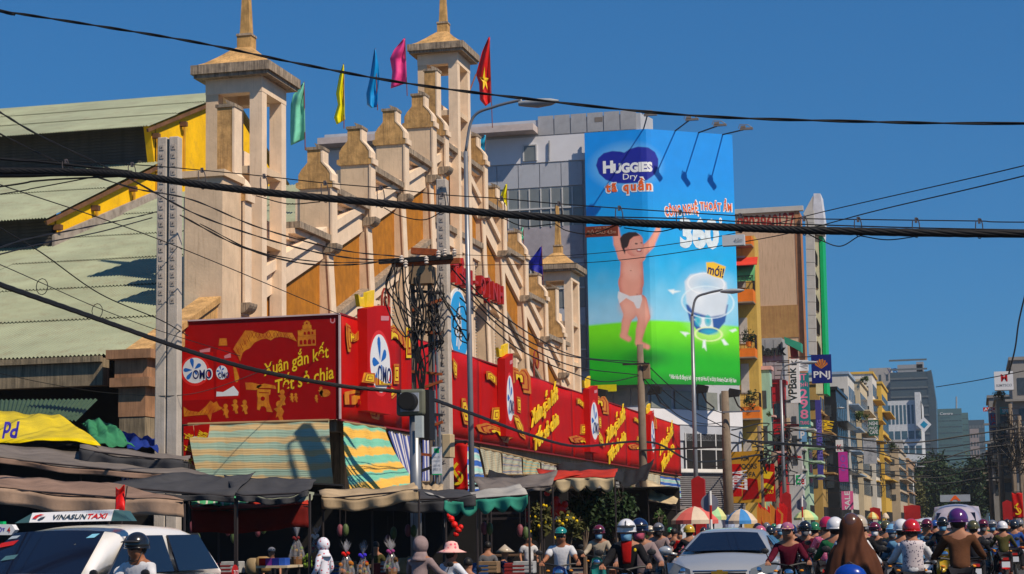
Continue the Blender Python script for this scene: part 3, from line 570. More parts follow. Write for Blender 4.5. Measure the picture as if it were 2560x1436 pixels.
MB().boxc(XB-0.1, XB+0.02, 50, YE, ZT, ZT+0.05).boxc(XB-0.1, XB+0.02, 50, YE, ZB-0.05, ZB).build('banner_rail', M('red_steel', (0.25, 0.01, 0.01), 0.5), banB)
for y in range(52, 112, 4): MB().beam((XB-0.1, y, ZT-0.3), (XG+0.1, y, ZT-0.3), 0.08).beam((XB-.12, y, ZB), (XB-.12, y, ZT), 0.08).build('banner_bracket', M('dark_steel', (0.05, 0.04, 0.04), 0.6, metal=0.5), banB)
# ---- structure below the banners: canopy slab, columns, rear wall coloured near black for the shade
can = thing('market_arcade', 'dark concrete arcade behind the blinds below the red banners', 'building', (-19, 80, 0))
MB().boxc(-21.9, XB-0.2, 50.2, YE, 4.35, 4.68).build('canopy_slab', beamm, can)
for y in list(range(51, 113, 6)): MB().boxc(XB-0.7, XB-0.35, y, y+0.35, 0, 4.35).build('column', beamm, can)
MB().boxc(XG-1.5, XG-1.3, 50.6, YE, 0, 4.3).build('rear_wall', M('interior_shade', (0.03, 0.028, 0.026), 0.95), can)
# ---- striped roller blinds
def blind(name_label, mat, P, group='striped blinds below the red banners', ribs=True, sag=0.0):
    a, b, c, d = [Vector(p) for p in P]      # top left, top right, bottom right, bottom left
    n = (b-a).cross(d-a).normalized(); 
    if n.y > 0.5 or n.x < -0.5: n = -n
    def fn(u, v): return a.lerp(b, u).lerp(d.lerp(c, u), v)+n*(sag*math.sin(v*math.pi)+0.02*math.sin(u*17+v*3)+(0.006*math.sin(v*240) if ribs else 0.025*math.sin(u*60)))
    o = thing('roller_blind', name_label, 'blind', (a+b)/2, group)
    m = MB().grid(fn, 60 if not ribs else 16, 14 if not ribs else 90, 0.015).build('blind_sheet', mat, o, smooth=not ribs)
    MB().tube([a, b], 0.05, 8).build('blind_roller', M('bamboo', (0.3, 0.2, 0.1), 0.7), o)
    MB().tube([d+n*0.01, c+n*0.01], 0.03, 6).build('bottom_bar', M('bamboo', (0.3, 0.2, 0.1), 0.7), o)
    return o
bl1 = M2('blind_pale_stripe', (0.30, 0.43, 0.34), (0.56, 0.40, 0.19), 'V', 5.0, 0.5, soft=0.09, warp=0.12)
bl2 = M2('blind_orange_stripe', (0.16, 0.48, 0.34), (0.74, 0.42, 0.06), 'V', 4.0, 0.46, soft=0.07, warp=0.1)
bl3 = M2('blind_grey_stripe', (0.42, 0.44, 0.36), (0.5, 0.36, 0.22), 'V', 3.0, 0.5, soft=0.08, warp=0.1, third=(0.12, 0.2, 0.34))
bl4 = M2('blind_blue_stripe', (0.02, 0.1, 0.4), (0.5, 0.52, 0.48), 'V', 3.2, 0.4, soft=0.04, third=(0.25, 0.55, 0.5))
bl5 = M2('curtain_blue_stripe', (0.03, 0.05, 0.22), (0.5, 0.48, 0.5), 'U', 16, 0.55, soft=0.06)
bl6 = M2('blind_plain', (0.45, 0.44, 0.33), (0.5, 0.42, 0.28), 'U', 7, 0.5, soft=0.1)
y50 = 49.93
blind('pale striped blind hung wide beneath the side street banner', bl1, [onY(470, 1062, y50), onY(822, 1052, y50), onY(836, 1222, 49.3), onY(500, 1215, 49.3)], sag=0.1)
blind('orange and turquoise striped blind flaring out at the market corner', bl2, [onX(858, 1056, XB), onX(962, 1072, XB), onX(1042, 1212, -15.2), onX(880, 1250, -15.4)], sag=-0.1)
blind('low turquoise and orange blind behind the stall frames', bl2, [onX(880, 1252, -16.6), onX(1010, 1240, -16.6), onX(1010, 1262, -16.2), onX(895, 1300, -16.2)])
blind('gathered blue and white striped curtain right of the corner blind', bl5, [onX(968, 1076, XB-0.1), onX(1030, 1092, XB-0.1), onX(1040, 1205, -16.3), onX(1010, 1200, -16.3)], ribs=False)
blind('narrow blue striped curtain behind the pole of the traffic light', bl5, [onX(1056, 1098, XB-.1), onX(1084, 1102, XB-.1), onX(1084, 1205, -16.8), onX(1054, 1205, -16.8)], ribs=False)
blind('blue white and green striped blind behind the tall lamp post', bl4, [onX(1150, 1112, XB-.1), onX(1195, 1122, XB-.1), onX(1215, 1232, -16.2), onX(1150, 1232, -16.2)], sag=0.02)
blind('plain straw coloured blind, first of the four in a row', bl6, [onX(1199, 1120, XB-.1), onX(1253, 1132, XB-.1), onX(1253, 1187, -16.9), onX(1214, 1187, -16.9)])
blind('buff and slate striped blind, second of the four in a row', bl3, [onX(1256, 1133, XB-.1), onX(1304, 1144, XB-.1), onX(1304, 1187, -16.9), onX(1256, 1187, -16.9)])
blind('pale green and slate striped blind, third of the four in a row', bl1, [onX(1307, 1145, XB-.1), onX(1350, 1155, XB-.1), onX(1350, 1187, -16.9), onX(1307, 1187, -16.9)])
blind('mint striped blind, last of the four in a row', bl3, [onX(1353, 1156, XB-.1), onX(1391, 1165, XB-.1), onX(1391, 1190, -16.9), onX(1353, 1188, -16.9)])
blind('yellowed blind under the far end of the long banner', bl6, [onX(1612, 1180, XB-.1), onX(1650, 1188, XB-.1), onX(1650, 1250, -16.8), onX(1625, 1255, -16.8)])
blind('blue and buff striped blind at the end of the market', bl4, [onX(1650, 1190, XB-.1), onX(1700, 1196, XB-.1), onX(1702, 1248, -16.8), onX(1652, 1240, -16.8)])
# red hanging slogan strips left of the pale blind
for (P, s1, nm) in (([(459, 1066), (482, 1064), (496, 1175), (459, 1140)], 'Tết', 'short red slogan strip with yellow words beside the double pole'), ([(484, 1064), (524, 1060), (508, 1180), (497, 1172)], '100%', 'slanting red slogan strip with yellow words against the pale blind')):
    W = [onY(u, v, 49.7) for u, v in P]
    t_ = thing('slogan_strip', nm, 'banner', W[3]); MB().prism(W, (0, 0.03, 0)).build('cloth', red, t_)
    lft = (W[0].x+W[3].x)/2; bd = Board((lft+0.03, 49.69, W[2].z+0.1), (max(0.2, (W[1].x-lft)*.75), 0, 0), (0, 0, W[0].z-W[2].z-0.2), (0, -1, 0))
    for k in range(3): bd.text(s1 if k < 2 else 'ĐỎ', (0.1, 0.68-k*0.32, 0.95, 0.95-k*0.32), lem, 'lettering', t_, h=0.004, rot=1.2, bold=0.03)
# ================================================================ office building with the big poster
YO = 113.9
og = M('office_grey_panel', (0.44, 0.46, 0.51), 0.55, var=0.1, scale=0.7, dirt=((0.14, 0.14, 0.15), 0.1)); ow = M('office_white', (0.7, 0.7, 0.74), 0.7, var=0.1, scale=0.5)
oglass = M('office_glass', (0.2, 0.22, 0.22), 0.35, var=0.3, scale=0.4, spec=0.8); ofr = M('window_frame_white', (0.55, 0.55, 0.55), 0.5); omul = M('mullion_grey', (0.3, 0.31, 0.33), 0.5)
off = thing('office_building', 'tall grey panelled office block carrying the blue and green nappy poster', 'building', (-24, 120, 0))
pL = onY(1150, 700, YO); XO1 = onY(1461, 700, YO).x; XO0 = pL.x-9
xr = onY(1850, 1000, 121.0).x
def zz(u, v, Y=YO): return onY(u, v, Y).z
MB().prism([(XO0, YO, 0), (onY(1612, 700, YO).x, YO, 0), (onY(1630, 700, YO).x, YO+2, 0), (onY(1630, 700, 140).x, 140, 0), (XO0, 140, 0)], (0, 0, zz(1340, 300)-0.02)).build('body', og, off)
MB().prism([(onY(1612, 700, YO).x, YO+.01, 0), (xr, 121, 0), (onY(1835, 700, 126).x, 126, 0), (onY(1620, 700, 126).x, 126, 0)], (0, 0, zz(1640, 375))).build('corner_bay', og, off)
MB().boxc(XO0, onY(1345, 330, YO).x, YO-1.4, YO+0.0, zz(1250, 342), zz(1250, 326)).build('terrace_slab', M('pinkish_concrete', (0.55, 0.47, 0.45), 0.8), off)
zs = [zz(1400, v) for v in (285, 337, 340, 404, 405, 466, 468, 575, 640, 668, 670, 820, 822, 900)]
def row(v0, v1, u0, u1, n, mat, name, Yf=YO-0.06, gap=0.05, frame=False):
    x0 = onY(u0, 600, YO).x; x1 = onY(u1, 600, YO).x; z1 = zz(1400, v0); z0 = zz(1400, v1); w_ = (x1-x0)/n
    src = None
    for k in range(n):
        xa = x0+k*w_
        if src is None:
            src = MB().boxc(-w_/2+gap/2, w_/2-gap/2, -0.03, 0.03, 0, z1-z0-gap).build(name, mat, None, loc=(0, 0, 0)); src.parent = off; src.location = Vector((xa+w_/2, Yf, z0))-ORG[off.name]; ORG[src.name] = Vector((xa+w_/2, Yf, z0))
            o = src
        else: o = share(src, name, off, (xa+w_/2, Yf, z0))
        if frame:
            fm = MB(); 
            for q in (0, 0.5): fm.boxc(xa+gap+q*(w_-2*gap)-0.03, xa+gap+q*(w_-2*gap)+.04, Yf-0.08, Yf-0.031, z0, z1-gap)
            fm.boxc(xa, xa+w_, Yf-0.1, Yf-0.032, z0+(z1-z0)*0.45, z0+(z1-z0)*0.45+0.09)
            f_ = fm.build('window_bar', ofr, None); f_.parent = o; f_.location = f_.location-ORG[o.name]
row(286, 336, 1350, 1600, 6, M('office_parapet', (0.36, 0.37, 0.4), 0.6), 'cladding_panel', gap=0.07)
MB().boxc(XO0, XO1+4, YO-0.1, YO-0.02, zz(1400, 404), zz(1400, 339)).build('white_storey', ow, off)
w_ = MB().boxc(onY(1312, 400, YO).x, onY(1341, 400, YO).x, YO-0.16, YO-0.101, zz(1326, 404), zz(1326, 366)).build('window', oglass, off)
xs0, xs1 = onY(1312, 400, YO).x, onY(1341, 400, YO).x; za, zb_ = zz(1326, 404), zz(1326, 366)
MB().boxc(xs0-.08, xs0, YO-.2, YO-.1, za, zb_+.08).boxc(xs1, xs1+.08, YO-.2, YO-.1, za, zb_+.08).boxc(xs0, xs1, YO-.2, YO-.1, zb_, zb_+.08).build('window_bar', ofr, w_)
MB().tube([onY(1373, 402, YO-0.2), onY(1373, 352, YO-.2)], 0.05).build('drainpipe', omul, off)
row(406, 466, 1140, 1461, 6, og, 'cladding_panel'); row(648, 668, 1140, 1461, 8, og, 'cladding_panel'); row(770, 815, 1140, 1461, 8, og, 'cladding_panel')
row(468, 566, 1140, 1461, 6, oglass, 'window', frame=True); row(668, 770, 1140, 1461, 6, oglass, 'window', frame=True); row(816, 930, 1140, 1461, 6, oglass, 'window', frame=True)
MB().boxc(XO0, XO1, YO-0.09, YO-0.03, zz(1400, 646), zz(1400, 566)).build('render_band', M('lilac_render', (0.38, 0.35, 0.38), 0.8), off)
# lower storeys below the poster
u0, u1 = 1470, 1850
row(975, 1020, 1480, 1612, 3, M('office_glass_warm', (0.22, 0.23, 0.2), 0.3, spec=0.7), 'window')
pc0 = Vector((onY(1612, 700, YO).x, YO, 0)); pc1 = Vector((xr, 121, 0)); dv = (pc1-pc0); nrm = Vector((dv.y, -dv.x, 0)).normalized()
def cham(t0, t1, v0, v1, mat, name, h=0.06, par=None, th=0.06):
    a = pc0+dv*t0; b = pc0+dv*t1
    z1 = onP(1640, v0, pc0, nrm).z; z0 = onP(1640, v1, pc0, nrm).z
    m = MB(); P = [a+nrm*h, b+nrm*h]
    return m.prism([(P[0].x, P[0].y, z0), (P[1].x, P[1].y, z0), (P[1].x, P[1].y, z1), (P[0].x, P[0].y, z1)], nrm*th).build(name, mat, par or off)
for k in range(4): cham(k/4+.02, (k+1)/4-.02, 975, 1020, M('office_glass_warm', (0.22, 0.23, 0.2), 0.3), 'window')
cham(0, 1, 1022, 1060, ow, 'white_band', 0.1); cham(0.0, 1, 1062, 1100, og, 'cladding_panel', 0.05)
MB().boxc(onY(1500, 700, YO).x, pc0.x, YO-.2, YO-.03, zz(1500, 1062), zz(1500, 1022)).build('white_band', ow, off)
wn = cham(0.36, 0.86, 1082, 1172, darkin, 'window', 0.05)
for k in range(4): cham(0.36+k*.1633, 0.37+k*.1633, 1080, 1172, ofr, 'window_bar', 0.12, wn, 0.05)
cham(0.36, 0.87, 1118, 1123, ofr, 'window_bar', 0.13, wn, 0.03)
cham(0.2, 1, 1172, 1180, white, 'sill', 0.2, None, 0.2)
slm = M('shutter_slat', (0.25, 0.24, 0.25), 0.5, var=0.2)
cham(0.1, 1.0, 1184, 1290, M('shutter_back', (0.04, 0.02, 0.02), 0.8), 'shutter', 0.05)
for k in range(20): cham(0.1, 1.0, 1186+k*5, 1188.6+k*5, slm, 'shutter_slat', 0.13, None, 0.05)
# roof tank and rail
MB().lathe([(1.0, 0), (1.0, 2.2), (0.8, 2.4)], onY(1330, 318, 118)-Vector((0, 0, 1.0)), 16, 'X', (1, 1, 1)).build('water_tank', M('steel_tank', (0.5, 0.5, 0.5), 0.3, metal=0.8), off)
# ---- the poster: printed sheet on a frame with a bend
pos = thing('billboard', 'huge blue and green poster with a baby, on the corner of the grey office', 'billboard', (pc0.x, YO-0.6, 8))
YP = YO-0.75; T0 = onY(1461, 333, YP); B0 = onY(1478, 966, YP); XK = onY(1615, 340, YP).x; ZPT, ZPB = T0.z, B0.z
k0 = Vector((XK, YP, 0)); kd = Vector((1, 0.72, 0)).normalized(); knv = Vector((kd.y, -kd.x, 0))
eT = onP(1831, 362, k0, knv); eW = (eT-k0); eW.z = 0; W1 = XK-T0.x; W2 = eW.length; WT = W1+W2; HT = ZPT-ZPB
def pos3(s, t, h=0.0):       # s 0..1 across, t 0..1 up, gentle bend
    d = s*WT; bl = 0.35
    def base(d):
        if d <= W1: return Vector((T0.x+d, YP, 0))
        return k0+kd*(d-W1)
    p = (base(d-bl)+base(d)*2+base(d+bl))/4 if abs(d-W1) < bl else base(d)
    n = Vector((0, -1, 0)) if d < W1 else knv
    return Vector((p.x, p.y, ZPB+HT*t))+n*(0.02+h)
def s_of(u, v):
    p = onY(u, v, YP); 
    if p.x <= XK: return ((p.x-T0.x)/WT, (p.z-ZPB)/HT)
    p = onP(u, v, k0, knv); e = p-k0; return ((W1+math.hypot(e.x, e.y))/WT, (p.z-ZPB)/HT)
NU, NV = 230, 380
S_, T_ = np.meshgrid((np.arange(NU)+.5)/NU, (np.arange(NV)+.5)/NV, indexing='ij'); AR = WT/HT
def sm(a, b, x): t = np.clip((x-a)/(b-a), 0, 1); return t*t*(3-2*t)
img = np.zeros((NU, NV, 3))
def mixc(c, m): 
    global img
    img = img*(1-m[..., None])+np.array(c)*m[..., None]
img[:] = (0.0, 0.30, 0.92)
mixc((0.0, 0.50, 0.88), sm(0.9, 0.3, T_)*0.9); mixc((0.26, 0.66, 0.90), sm(0.5, 0.25, T_)*0.8)
mixc((0.55, 0.78, 0.95), np.clip(1-np.hypot((S_-.15)/.55, (T_-.26)/.12), 0, 1)*.4)
cn = np.sin(S_*9+T_*4)*np.sin(S_*23-T_*17)*np.sin(T_*31+S_*5); mixc((0.5, 0.8, 0.95), np.clip(cn*.25, 0, 1)*sm(0.55, .35, T_))
gh = 0.235+0.012*np.sin(S_*3.2+.2); gm_ = sm(gh+.006, gh-.006, T_); 
mixc((0.2, 0.88, 0.0), gm_); mixc((0.0, 0.44, 0.01), gm_*sm(gh-.01, gh-.15, T_)*.95); mixc((0.0, 0.12, 0.02), gm_*sm(0.5, 0.0, T_/.12)*.55*(S_ < 2))
mixc((0.0, 0.09, 0.01), gm_*np.clip(1-np.hypot((S_-.36)/.2, (T_-.1)/.045), 0, 1)*.8)
def pt(u, v): a, b = s_of(u, v); return a*AR, b
X_, Y_ = S_*AR, T_
def cap(P, r0, r1, c, shade=(0.45, 0.03, 0.04), soft=.002, sm_=.45):      # tapered limb with soft airbrushed rim
    (x0, y0), (x1, y1) = pt(*P[0]), pt(*P[1]); k = 1/ (u_px*1.0)
    r0 *= k; r1 *= k; dx, dy = x1-x0, y1-y0; L = dx*dx+dy*dy
    t = np.clip(((X_-x0)*dx+(Y_-y0)*dy)/L, 0, 1); r = r0+(r1-r0)*t; d = np.hypot(X_-x0-dx*t, Y_-y0-dy*t)
    m = sm(r+soft, r-soft, d); rim = sm(0.45, 1.05, d/r); col_ = np.array(c)*(1-rim[..., None]*sm_)+np.array(shade)*rim[..., None]*sm_
    global img
    img = img*(1-m[..., None])+col_*m[..., None]
u_px = 630.0
def poly(P, c, soft=.002):
    pts = [pt(*p) for p in P]; d = np.full(X_.shape, 9.0); ins = np.zeros(X_.shape, bool); n = len(pts)
    for i in range(n):
        x0, y0 = pts[i]; x1, y1 = pts[(i+1) % n]; ex, ey = x1-x0, y1-y0; L = ex*ex+ey*ey+1e-12
        t = np.clip(((X_-x0)*ex+(Y_-y0)*ey)/L, 0, 1); d = np.minimum(d, np.hypot(X_-x0-ex*t, Y_-y0-ey*t))
        cnd = ((y0 > Y_) != (y1 > Y_)) & (X_ < (x1-x0)*(Y_-y0)/((y1-y0) if abs(y1-y0) > 1e-9 else 1e-9)+x0); ins ^= cnd
    sd = np.where(ins, -d, d); mixc(c, sm(soft, -soft, sd))
def Z6(x, y): return (1440+x*0.3065, 560+y*0.3065)
sk = (0.90, 0.36, 0.26)
LM = []
def limb(a, b, r0, r1, **k):
    LM.append((a, b, r0, r1)); cap((Z6(*a), Z6(*b)), r0*.3065, r1*.3065, sk, **k)
limb((385, 255), (345, 160), 45, 36); limb((345, 160), (325, 60), 36, 28); limb((325, 60), (320, -20), 26, 24)
limb((520, 250), (610, 165), 42, 34); limb((610, 165), (665, 60), 32, 22); limb((668, 50), (668, 0), 20, 12)
limb((455, 300), (455, 480), 88, 98, sm_=.35); limb((445, 480), (450, 545), 100, 92, sm_=.4); limb((400, 260), (510, 260), 60, 60, sm_=.2)
limb((420, 620), (440, 730), 72, 52); limb((440, 720), (410, 800), 48, 34); limb((410, 800), (395, 890), 36, 28); limb((385, 910), (430, 940), 26, 20)
limb((515, 640), (555, 760), 66, 52); limb((555, 760), (525, 870), 46, 34); limb((525, 870), (510, 960), 34, 26); limb((510, 975), (585, 1005), 24, 18)
for a_, b_, r0_, r1_ in LM: cap((Z6(*a_), Z6(*b_)), r0_*.3065*.72, r1_*.3065*.72, (0.92, 0.40, 0.29), soft=.012, sm_=0)
for x, y in ((455, 370), (425, 680), (540, 690)): cap((Z6(x-12, y), Z6(x+12, y+30)), 12, 12, (0.98, 0.5, 0.38), soft=.03, sm_=0)
poly([Z6(345, 550), Z6(440, 590), Z6(535, 580), Z6(540, 620), Z6(520, 690), Z6(495, 690), Z6(470, 640), Z6(410, 605), Z6(355, 650), Z6(340, 600)], (0.85, 0.85, 0.88))
cap((Z6(465, 160), Z6(480, 190)), 88*.3065, 74*.3065, sk, sm_=.3); cap((Z6(490, 170), Z6(505, 215)), 52*.3065, 48*.3065, (0.85, 0.40, 0.3), sm_=.1)
poly([Z6(358, 120), Z6(385, 85), Z6(430, 68), Z6(490, 68), Z6(520, 95), Z6(470, 105), Z6(440, 130), Z6(425, 180), Z6(405, 205), Z6(400, 250), Z6(372, 190)], (0.03, 0.015, 0.012))
for x, y, r, c in ((492, 162, 9, (0.02, 0.01, 0.01)), (533, 155, 6, (0.02, 0.01, 0.01)), (415, 205, 16, (0.7, 0.28, 0.22)), (515, 218, 17, (0.45, 0.02, 0.03)), (515, 213, 11, (0.9, 0.8, 0.8)), (448, 382, 5, (0.5, 0.15, 0.12)), (498, 575, 5, (0.4, 0.1, 0.08))):
    cap((Z6(x-r*.6, y), Z6(x+r*.6, y+1)), r*.18, r*.18, c, sm_=0)
# white glow arrows, nappy, dark blue liner, 360 ring
def ring(cx_, cy_, rx, ry, w_, c, a=0.7):
    x, y = pt(*Z6(cx_, cy_)); k = .3065/u_px; d = np.hypot((X_-x)/(rx*k), (Y_-y)/(ry*k)); mixc(c, np.clip(1-np.abs(d-1)/w_, 0, 1)*a)
def blob(cx_, cy_, rx, ry, c, a=0.8, p=1.0):
    x, y = pt(*Z6(cx_, cy_)); k = .3065/u_px; d = np.hypot((X_-x)/(rx*k), (Y_-y)/(ry*k)); mixc(c, np.clip(1-d, 0, 1)**p*a)
blob(1080, 620, 330, 330, (0.55, 0.82, 0.97), .75); blob(1080, 880, 200, 110, (0.6, 0.95, 0.2), 1.0)
poly([Z6(895, 660), Z6(1240, 660), Z6(1215, 800), Z6(1150, 880), Z6(1080, 905), Z6(1000, 885), Z6(925, 790)], (0.02, 0.10, 0.38), .004)
poly([Z6(885, 470), Z6(930, 415), Z6(1040, 395), Z6(1150, 415), Z6(1225, 480), Z6(1240, 600), Z6(1215, 740), Z6(1100, 760), Z6(960, 720), Z6(900, 640)], (0.66, 0.76, 0.87), .006)
blob(1060, 490, 150, 75, (0.35, 0.6, 0.82), .9); blob(1000, 600, 80, 110, (0.85, 0.9, .95), .5); ring(1060, 490, 165, 85, .09, (0.9, 0.95, 1), .8)
poly([Z6(960, 780), Z6(1010, 760), Z6(1110, 770), Z6(1120, 850), Z6(1020, 850)], (0.75, 0.85, 0.9), .004)
for x in (995, 1075): blob(x, 790, 34, 50, (0.0, 0.45, 0.6), 1, .3)
blob(1090, 880, 90, 30, (0.02, 0.45, 0.65), 1, .5)
ring(1075, 640, 235, 130, .06, (0.75, 0.92, 1.0), .75); ring(1080, 900, 120, 55, .16, (0.85, 1.0, 0.5), .9)
for P in ([(750, 540), (800, 535), (800, 545), (850, 550), (800, 565), (790, 575)], [(850, 880), (905, 885), (925, 895), (900, 905), (895, 920)], [(1035, 950), (1055, 945), (1062, 1035), (1045, 1010), (1030, 1012)], [(1185, 945), (1205, 940), (1242, 985), (1215, 990), (1205, 985)], [(1250, 870), (1300, 855), (1310, 870), (1275, 885)]):
    poly([Z6(*p) for p in P], (0.85, 0.95, 0.98), .005)
# logo heart and glow
def Z5(x, y): return (1440+x*0.2577, 270+y*0.2577)
hx, hy = pt(*Z5(490, 560)); mixc((0.35, 0.75, 0.98), np.clip(1-np.hypot((X_-hx)/.165, (Y_-hy)/.105), 0, 1)*1.0)
poly([Z5(*p) for p in [(195, 560), (215, 490), (270, 440), (350, 420), (430, 425), (470, 435), (520, 400), (600, 378), (700, 385), (765, 430), (797, 500), (795, 580), (760, 650), (690, 700), (600, 725), (480, 735), (380, 730), (290, 700), (225, 640)]], (0.006, 0.012, 0.33), .0025)
poly([Z6(1060, 315), Z6(1120, 312), Z6(1220, 350), Z6(1195, 450), Z6(1120, 430), Z6(1068, 405)], (0.9, 0.55, 0.02), .003)
me = bpy.data.meshes.new('printed_sheet'); vs = [pos3(i/NU, j/NV) for i in range(NU+1) for j in range(NV+1)]; og_ = ORG[pos.name]
fs = [(i*(NV+1)+j, (i+1)*(NV+1)+j, (i+1)*(NV+1)+j+1, i*(NV+1)+j+1) for i in range(NU) for j in range(NV)]
me.from_pydata([tuple(v-og_) for v in vs], [], fs); ca = me.color_attributes.new('Col', 'FLOAT_COLOR', 'CORNER')
cc = np.ones((NU*NV, 4, 4), dtype=np.float32); cc[:, :, :3] = np.clip(img*0.98, 0, 1).reshape(NU*NV, 1, 3); ca.data.foreach_set('color', cc.ravel())
me.materials.append(MV('poster_print', 0.45)); ps = bpy.data.objects.new('printed_sheet', me); col.objects.link(ps); ps.parent = pos
# lettering bent with the sheet
def ptext(st, box, mat, h=0.01, rot=0.0, Z=Z5, **k):
    vs, fs = text2d(st, **k); (x0, y0, x1, y1) = box; a = s_of(*Z(x0, (y0+y1)/2)); b = s_of(*Z(x1, (y0+y1)/2)); c = s_of(*Z((x0+x1)/2, y0)); d = s_of(*Z((x0+x1)/2, y1))
    cs, ct = (a[0]+b[0])/2, (c[1]+d[1])/2; w_, hh = (b[0]-a[0])*AR, c[1]-d[1]; ca_, sa_ = math.cos(rot), math.sin(rot)
    bm = bmesh.new(); V = []
    for x, y in vs:
        X = (x-.5)*w_; Y = (y-.5)*hh; V.append(bm.verts.new(((X*ca_-Y*sa_)/AR+cs, X*sa_+Y*ca_+ct, 0)))
    for f in fs:
        try: bm.faces.new([V[i] for i in f])
        except Exception: pass
    for off_ in (-0.35, 0, 0.35):
        bmesh.ops.bisect_plane(bm, geom=bm.verts[:]+bm.edges[:]+bm.faces[:], plane_co=((W1+off_)/WT, 0, 0), plane_no=(1, 0, 0))
    bm.verts.index_update()
    m = MB(); m.add([pos3(v.co.x, v.co.y, h) for v in bm.verts], [tuple(v.index for v in f.verts) for f in bm.faces]); bm.free()
    return m.build('lettering', mat, pos)
por = M('print_orange', (0.8, 0.12, 0.01), 0.5, var=0.03); pw = M('print_bright_white', (0.82, 0.84, 0.86), 0.5, var=0.03)
ptext('H', (262, 515, 362, 636), pw, bold=0.05); ptext('UGGIES', (362, 530, 740, 628), pw, bold=0.06)
ptext('Dry', (456, 638, 598, 712), pw, bold=0.005)
ptext('tã quần', (276, 675, 746, 852), pw, bold=0.075, space=1.12); ptext('tã quần', (290, 688, 730, 836), por, h=0.02, bold=0.04, space=1.3)
ptext('CÔNG NGHỆ', (852, 905, 1190, 1075), pw, bold=0.075, rot=0.14, space=1.05); ptext('CÔNG NGHỆ', (862, 914, 1178, 1062), por, h=0.02, bold=0.03, rot=0.14, space=1.2)
ptext('THOÁT ẨM', (1192, 872, 1515, 1008), pw, bold=0.075, space=1.05); ptext('THOÁT ẨM', (1202, 880, 1505, 998), por, h=0.02, bold=0.03, space=1.2)
ptext('360', (1005, 1062, 1385, 1370), M('cloud_white', (0.72, 0.84, 0.92), 0.6, var=0.2, scale=3), bold=0.06); ptext('0', (1385, 1065, 1415, 1125), pw, bold=0.06)
ptext('mới!', (1075, 338, 1205, 425), navy, Z=Z6, rot=-0.22, bold=0.02)
ptext('* Nhãn hiệu đã đăng ký bởi công ty mẹ tại Hoa Kỳ và được Kimberly-Clark Việt Nam', (760, 1240, 1305, 1290), pw, Z=Z6, rot=-0.04, bold=0.01)
MB().grid(lambda a, b: pos3(a, b, -0.12), 24, 1, 0.05).build('poster_backing', M('poster_back', (0.1, 0.11, 0.12), 0.7), pos)
for s in (0.02, 0.22, 0.42, 0.62, 0.8, 0.98):
    p = pos3(s, 0.5); q = Vector((p.x, p.y, 0)); MB().beam(q+Vector((0.0, 0.3, ZPB)), q+Vector((0.0, 0.3, ZPT)), 0.1).beam(q+Vector((0, .3, ZPT-1)), q+Vector((0, 1.2, ZPT-1)), 0.08).beam(q+Vector((0, .3, ZPB+1)), q+Vector((0, 1.2, ZPB+1)), 0.08).build('poster_frame', M('dark_steel', (0.05, 0.04, 0.04), 0.6, metal=0.5), pos)
# floodlights on arms over and under the poster
steel = M('dark_steel', (0.05, 0.04, 0.04), 0.6, metal=0.5)
lab = ['leftmost', 'second', 'third', 'rightmost']
for k, (ua, va, uh, vh, s) in enumerate(((1588, 326, 1618, 290, .37), (1670, 327, 1722, 302, .60), (1727, 343, 1792, 316, .76), (1794, 353, 1858, 325, .93))):
    a = pos3(s, 1.0, 0); d = ray(uh, vh); t = 0; n = (Vector((0, -1, 0)) if s < .4 else knv); 
    hd = onP(uh, vh, a+n*2.4, n); fl = thing('floodlight', '%s of the four floodlights on arms above the poster' % lab[k], 'floodlight', a, 'floodlights above the poster')
    MB().tube([a-n*.3, hd], 0.045, 6).build('arm', steel, fl)
    MB().box(hd+Vector((0.2, 0, 0.05)), (0.8, 0.22, 0.12)).box(hd+Vector((0.0, 0, 0.18)), (0.3, 0.25, 0.14)).tube([hd+Vector((-.3, 0, .1)), hd+Vector((-.2, 0, .35)), hd+Vector((.3, 0, .3)), hd+Vector((.55, 0, .1))], 0.025, 5).build('lamp_head', M('lamp_grey', (0.2, 0.17, 0.15), 0.5), fl)
for k, (u, v) in enumerate(((1500, 985), (1636, 978), (1752, 975), (1832, 985))):
    p = onY(u, v, 109.5); fl = thing('floodlight', '%s of the black floodlights below the poster' % lab[k], 'floodlight', p, 'floodlights below the poster')
    MB().prism([p+Vector((-.4, -.3, -.2)), p+Vector((.35, -.3, -.15)), p+Vector((.45, -.3, .2)), p+Vector((-.15, -.3, .32))], (0, .6, 0)).build('lamp_head', darkin, fl)
    MB().tube([p, p+Vector((0.1, 1.5, -0.6)), p+Vector((0.2, 4, -.8))], 0.05).build('arm', steel, fl)
p = onY(1497, 300, YO); fl = thing('floodlight', 'small floodlight on a mast behind the top of the poster', 'floodlight', p-Vector((0, 0, 2)))
MB().tube([p-Vector((0, 0, 1.2)), p+Vector((0, 0, .1))], 0.05).build('mast', steel, fl); MB().box(p, (0.5, 0.2, 0.3)).build('lamp_head', M('lamp_grey', (0.2, 0.17, 0.15), 0.5), fl)
p = onY(1514, 971, 112.5); tag(MB().box(p, (1.35, 0.05, 0.42)).build('shop_sign', M('acid_yellow', (0.7, 0.6, 0.0), 0.6)), 'small yellow sheet sign just below the poster', 'sign')
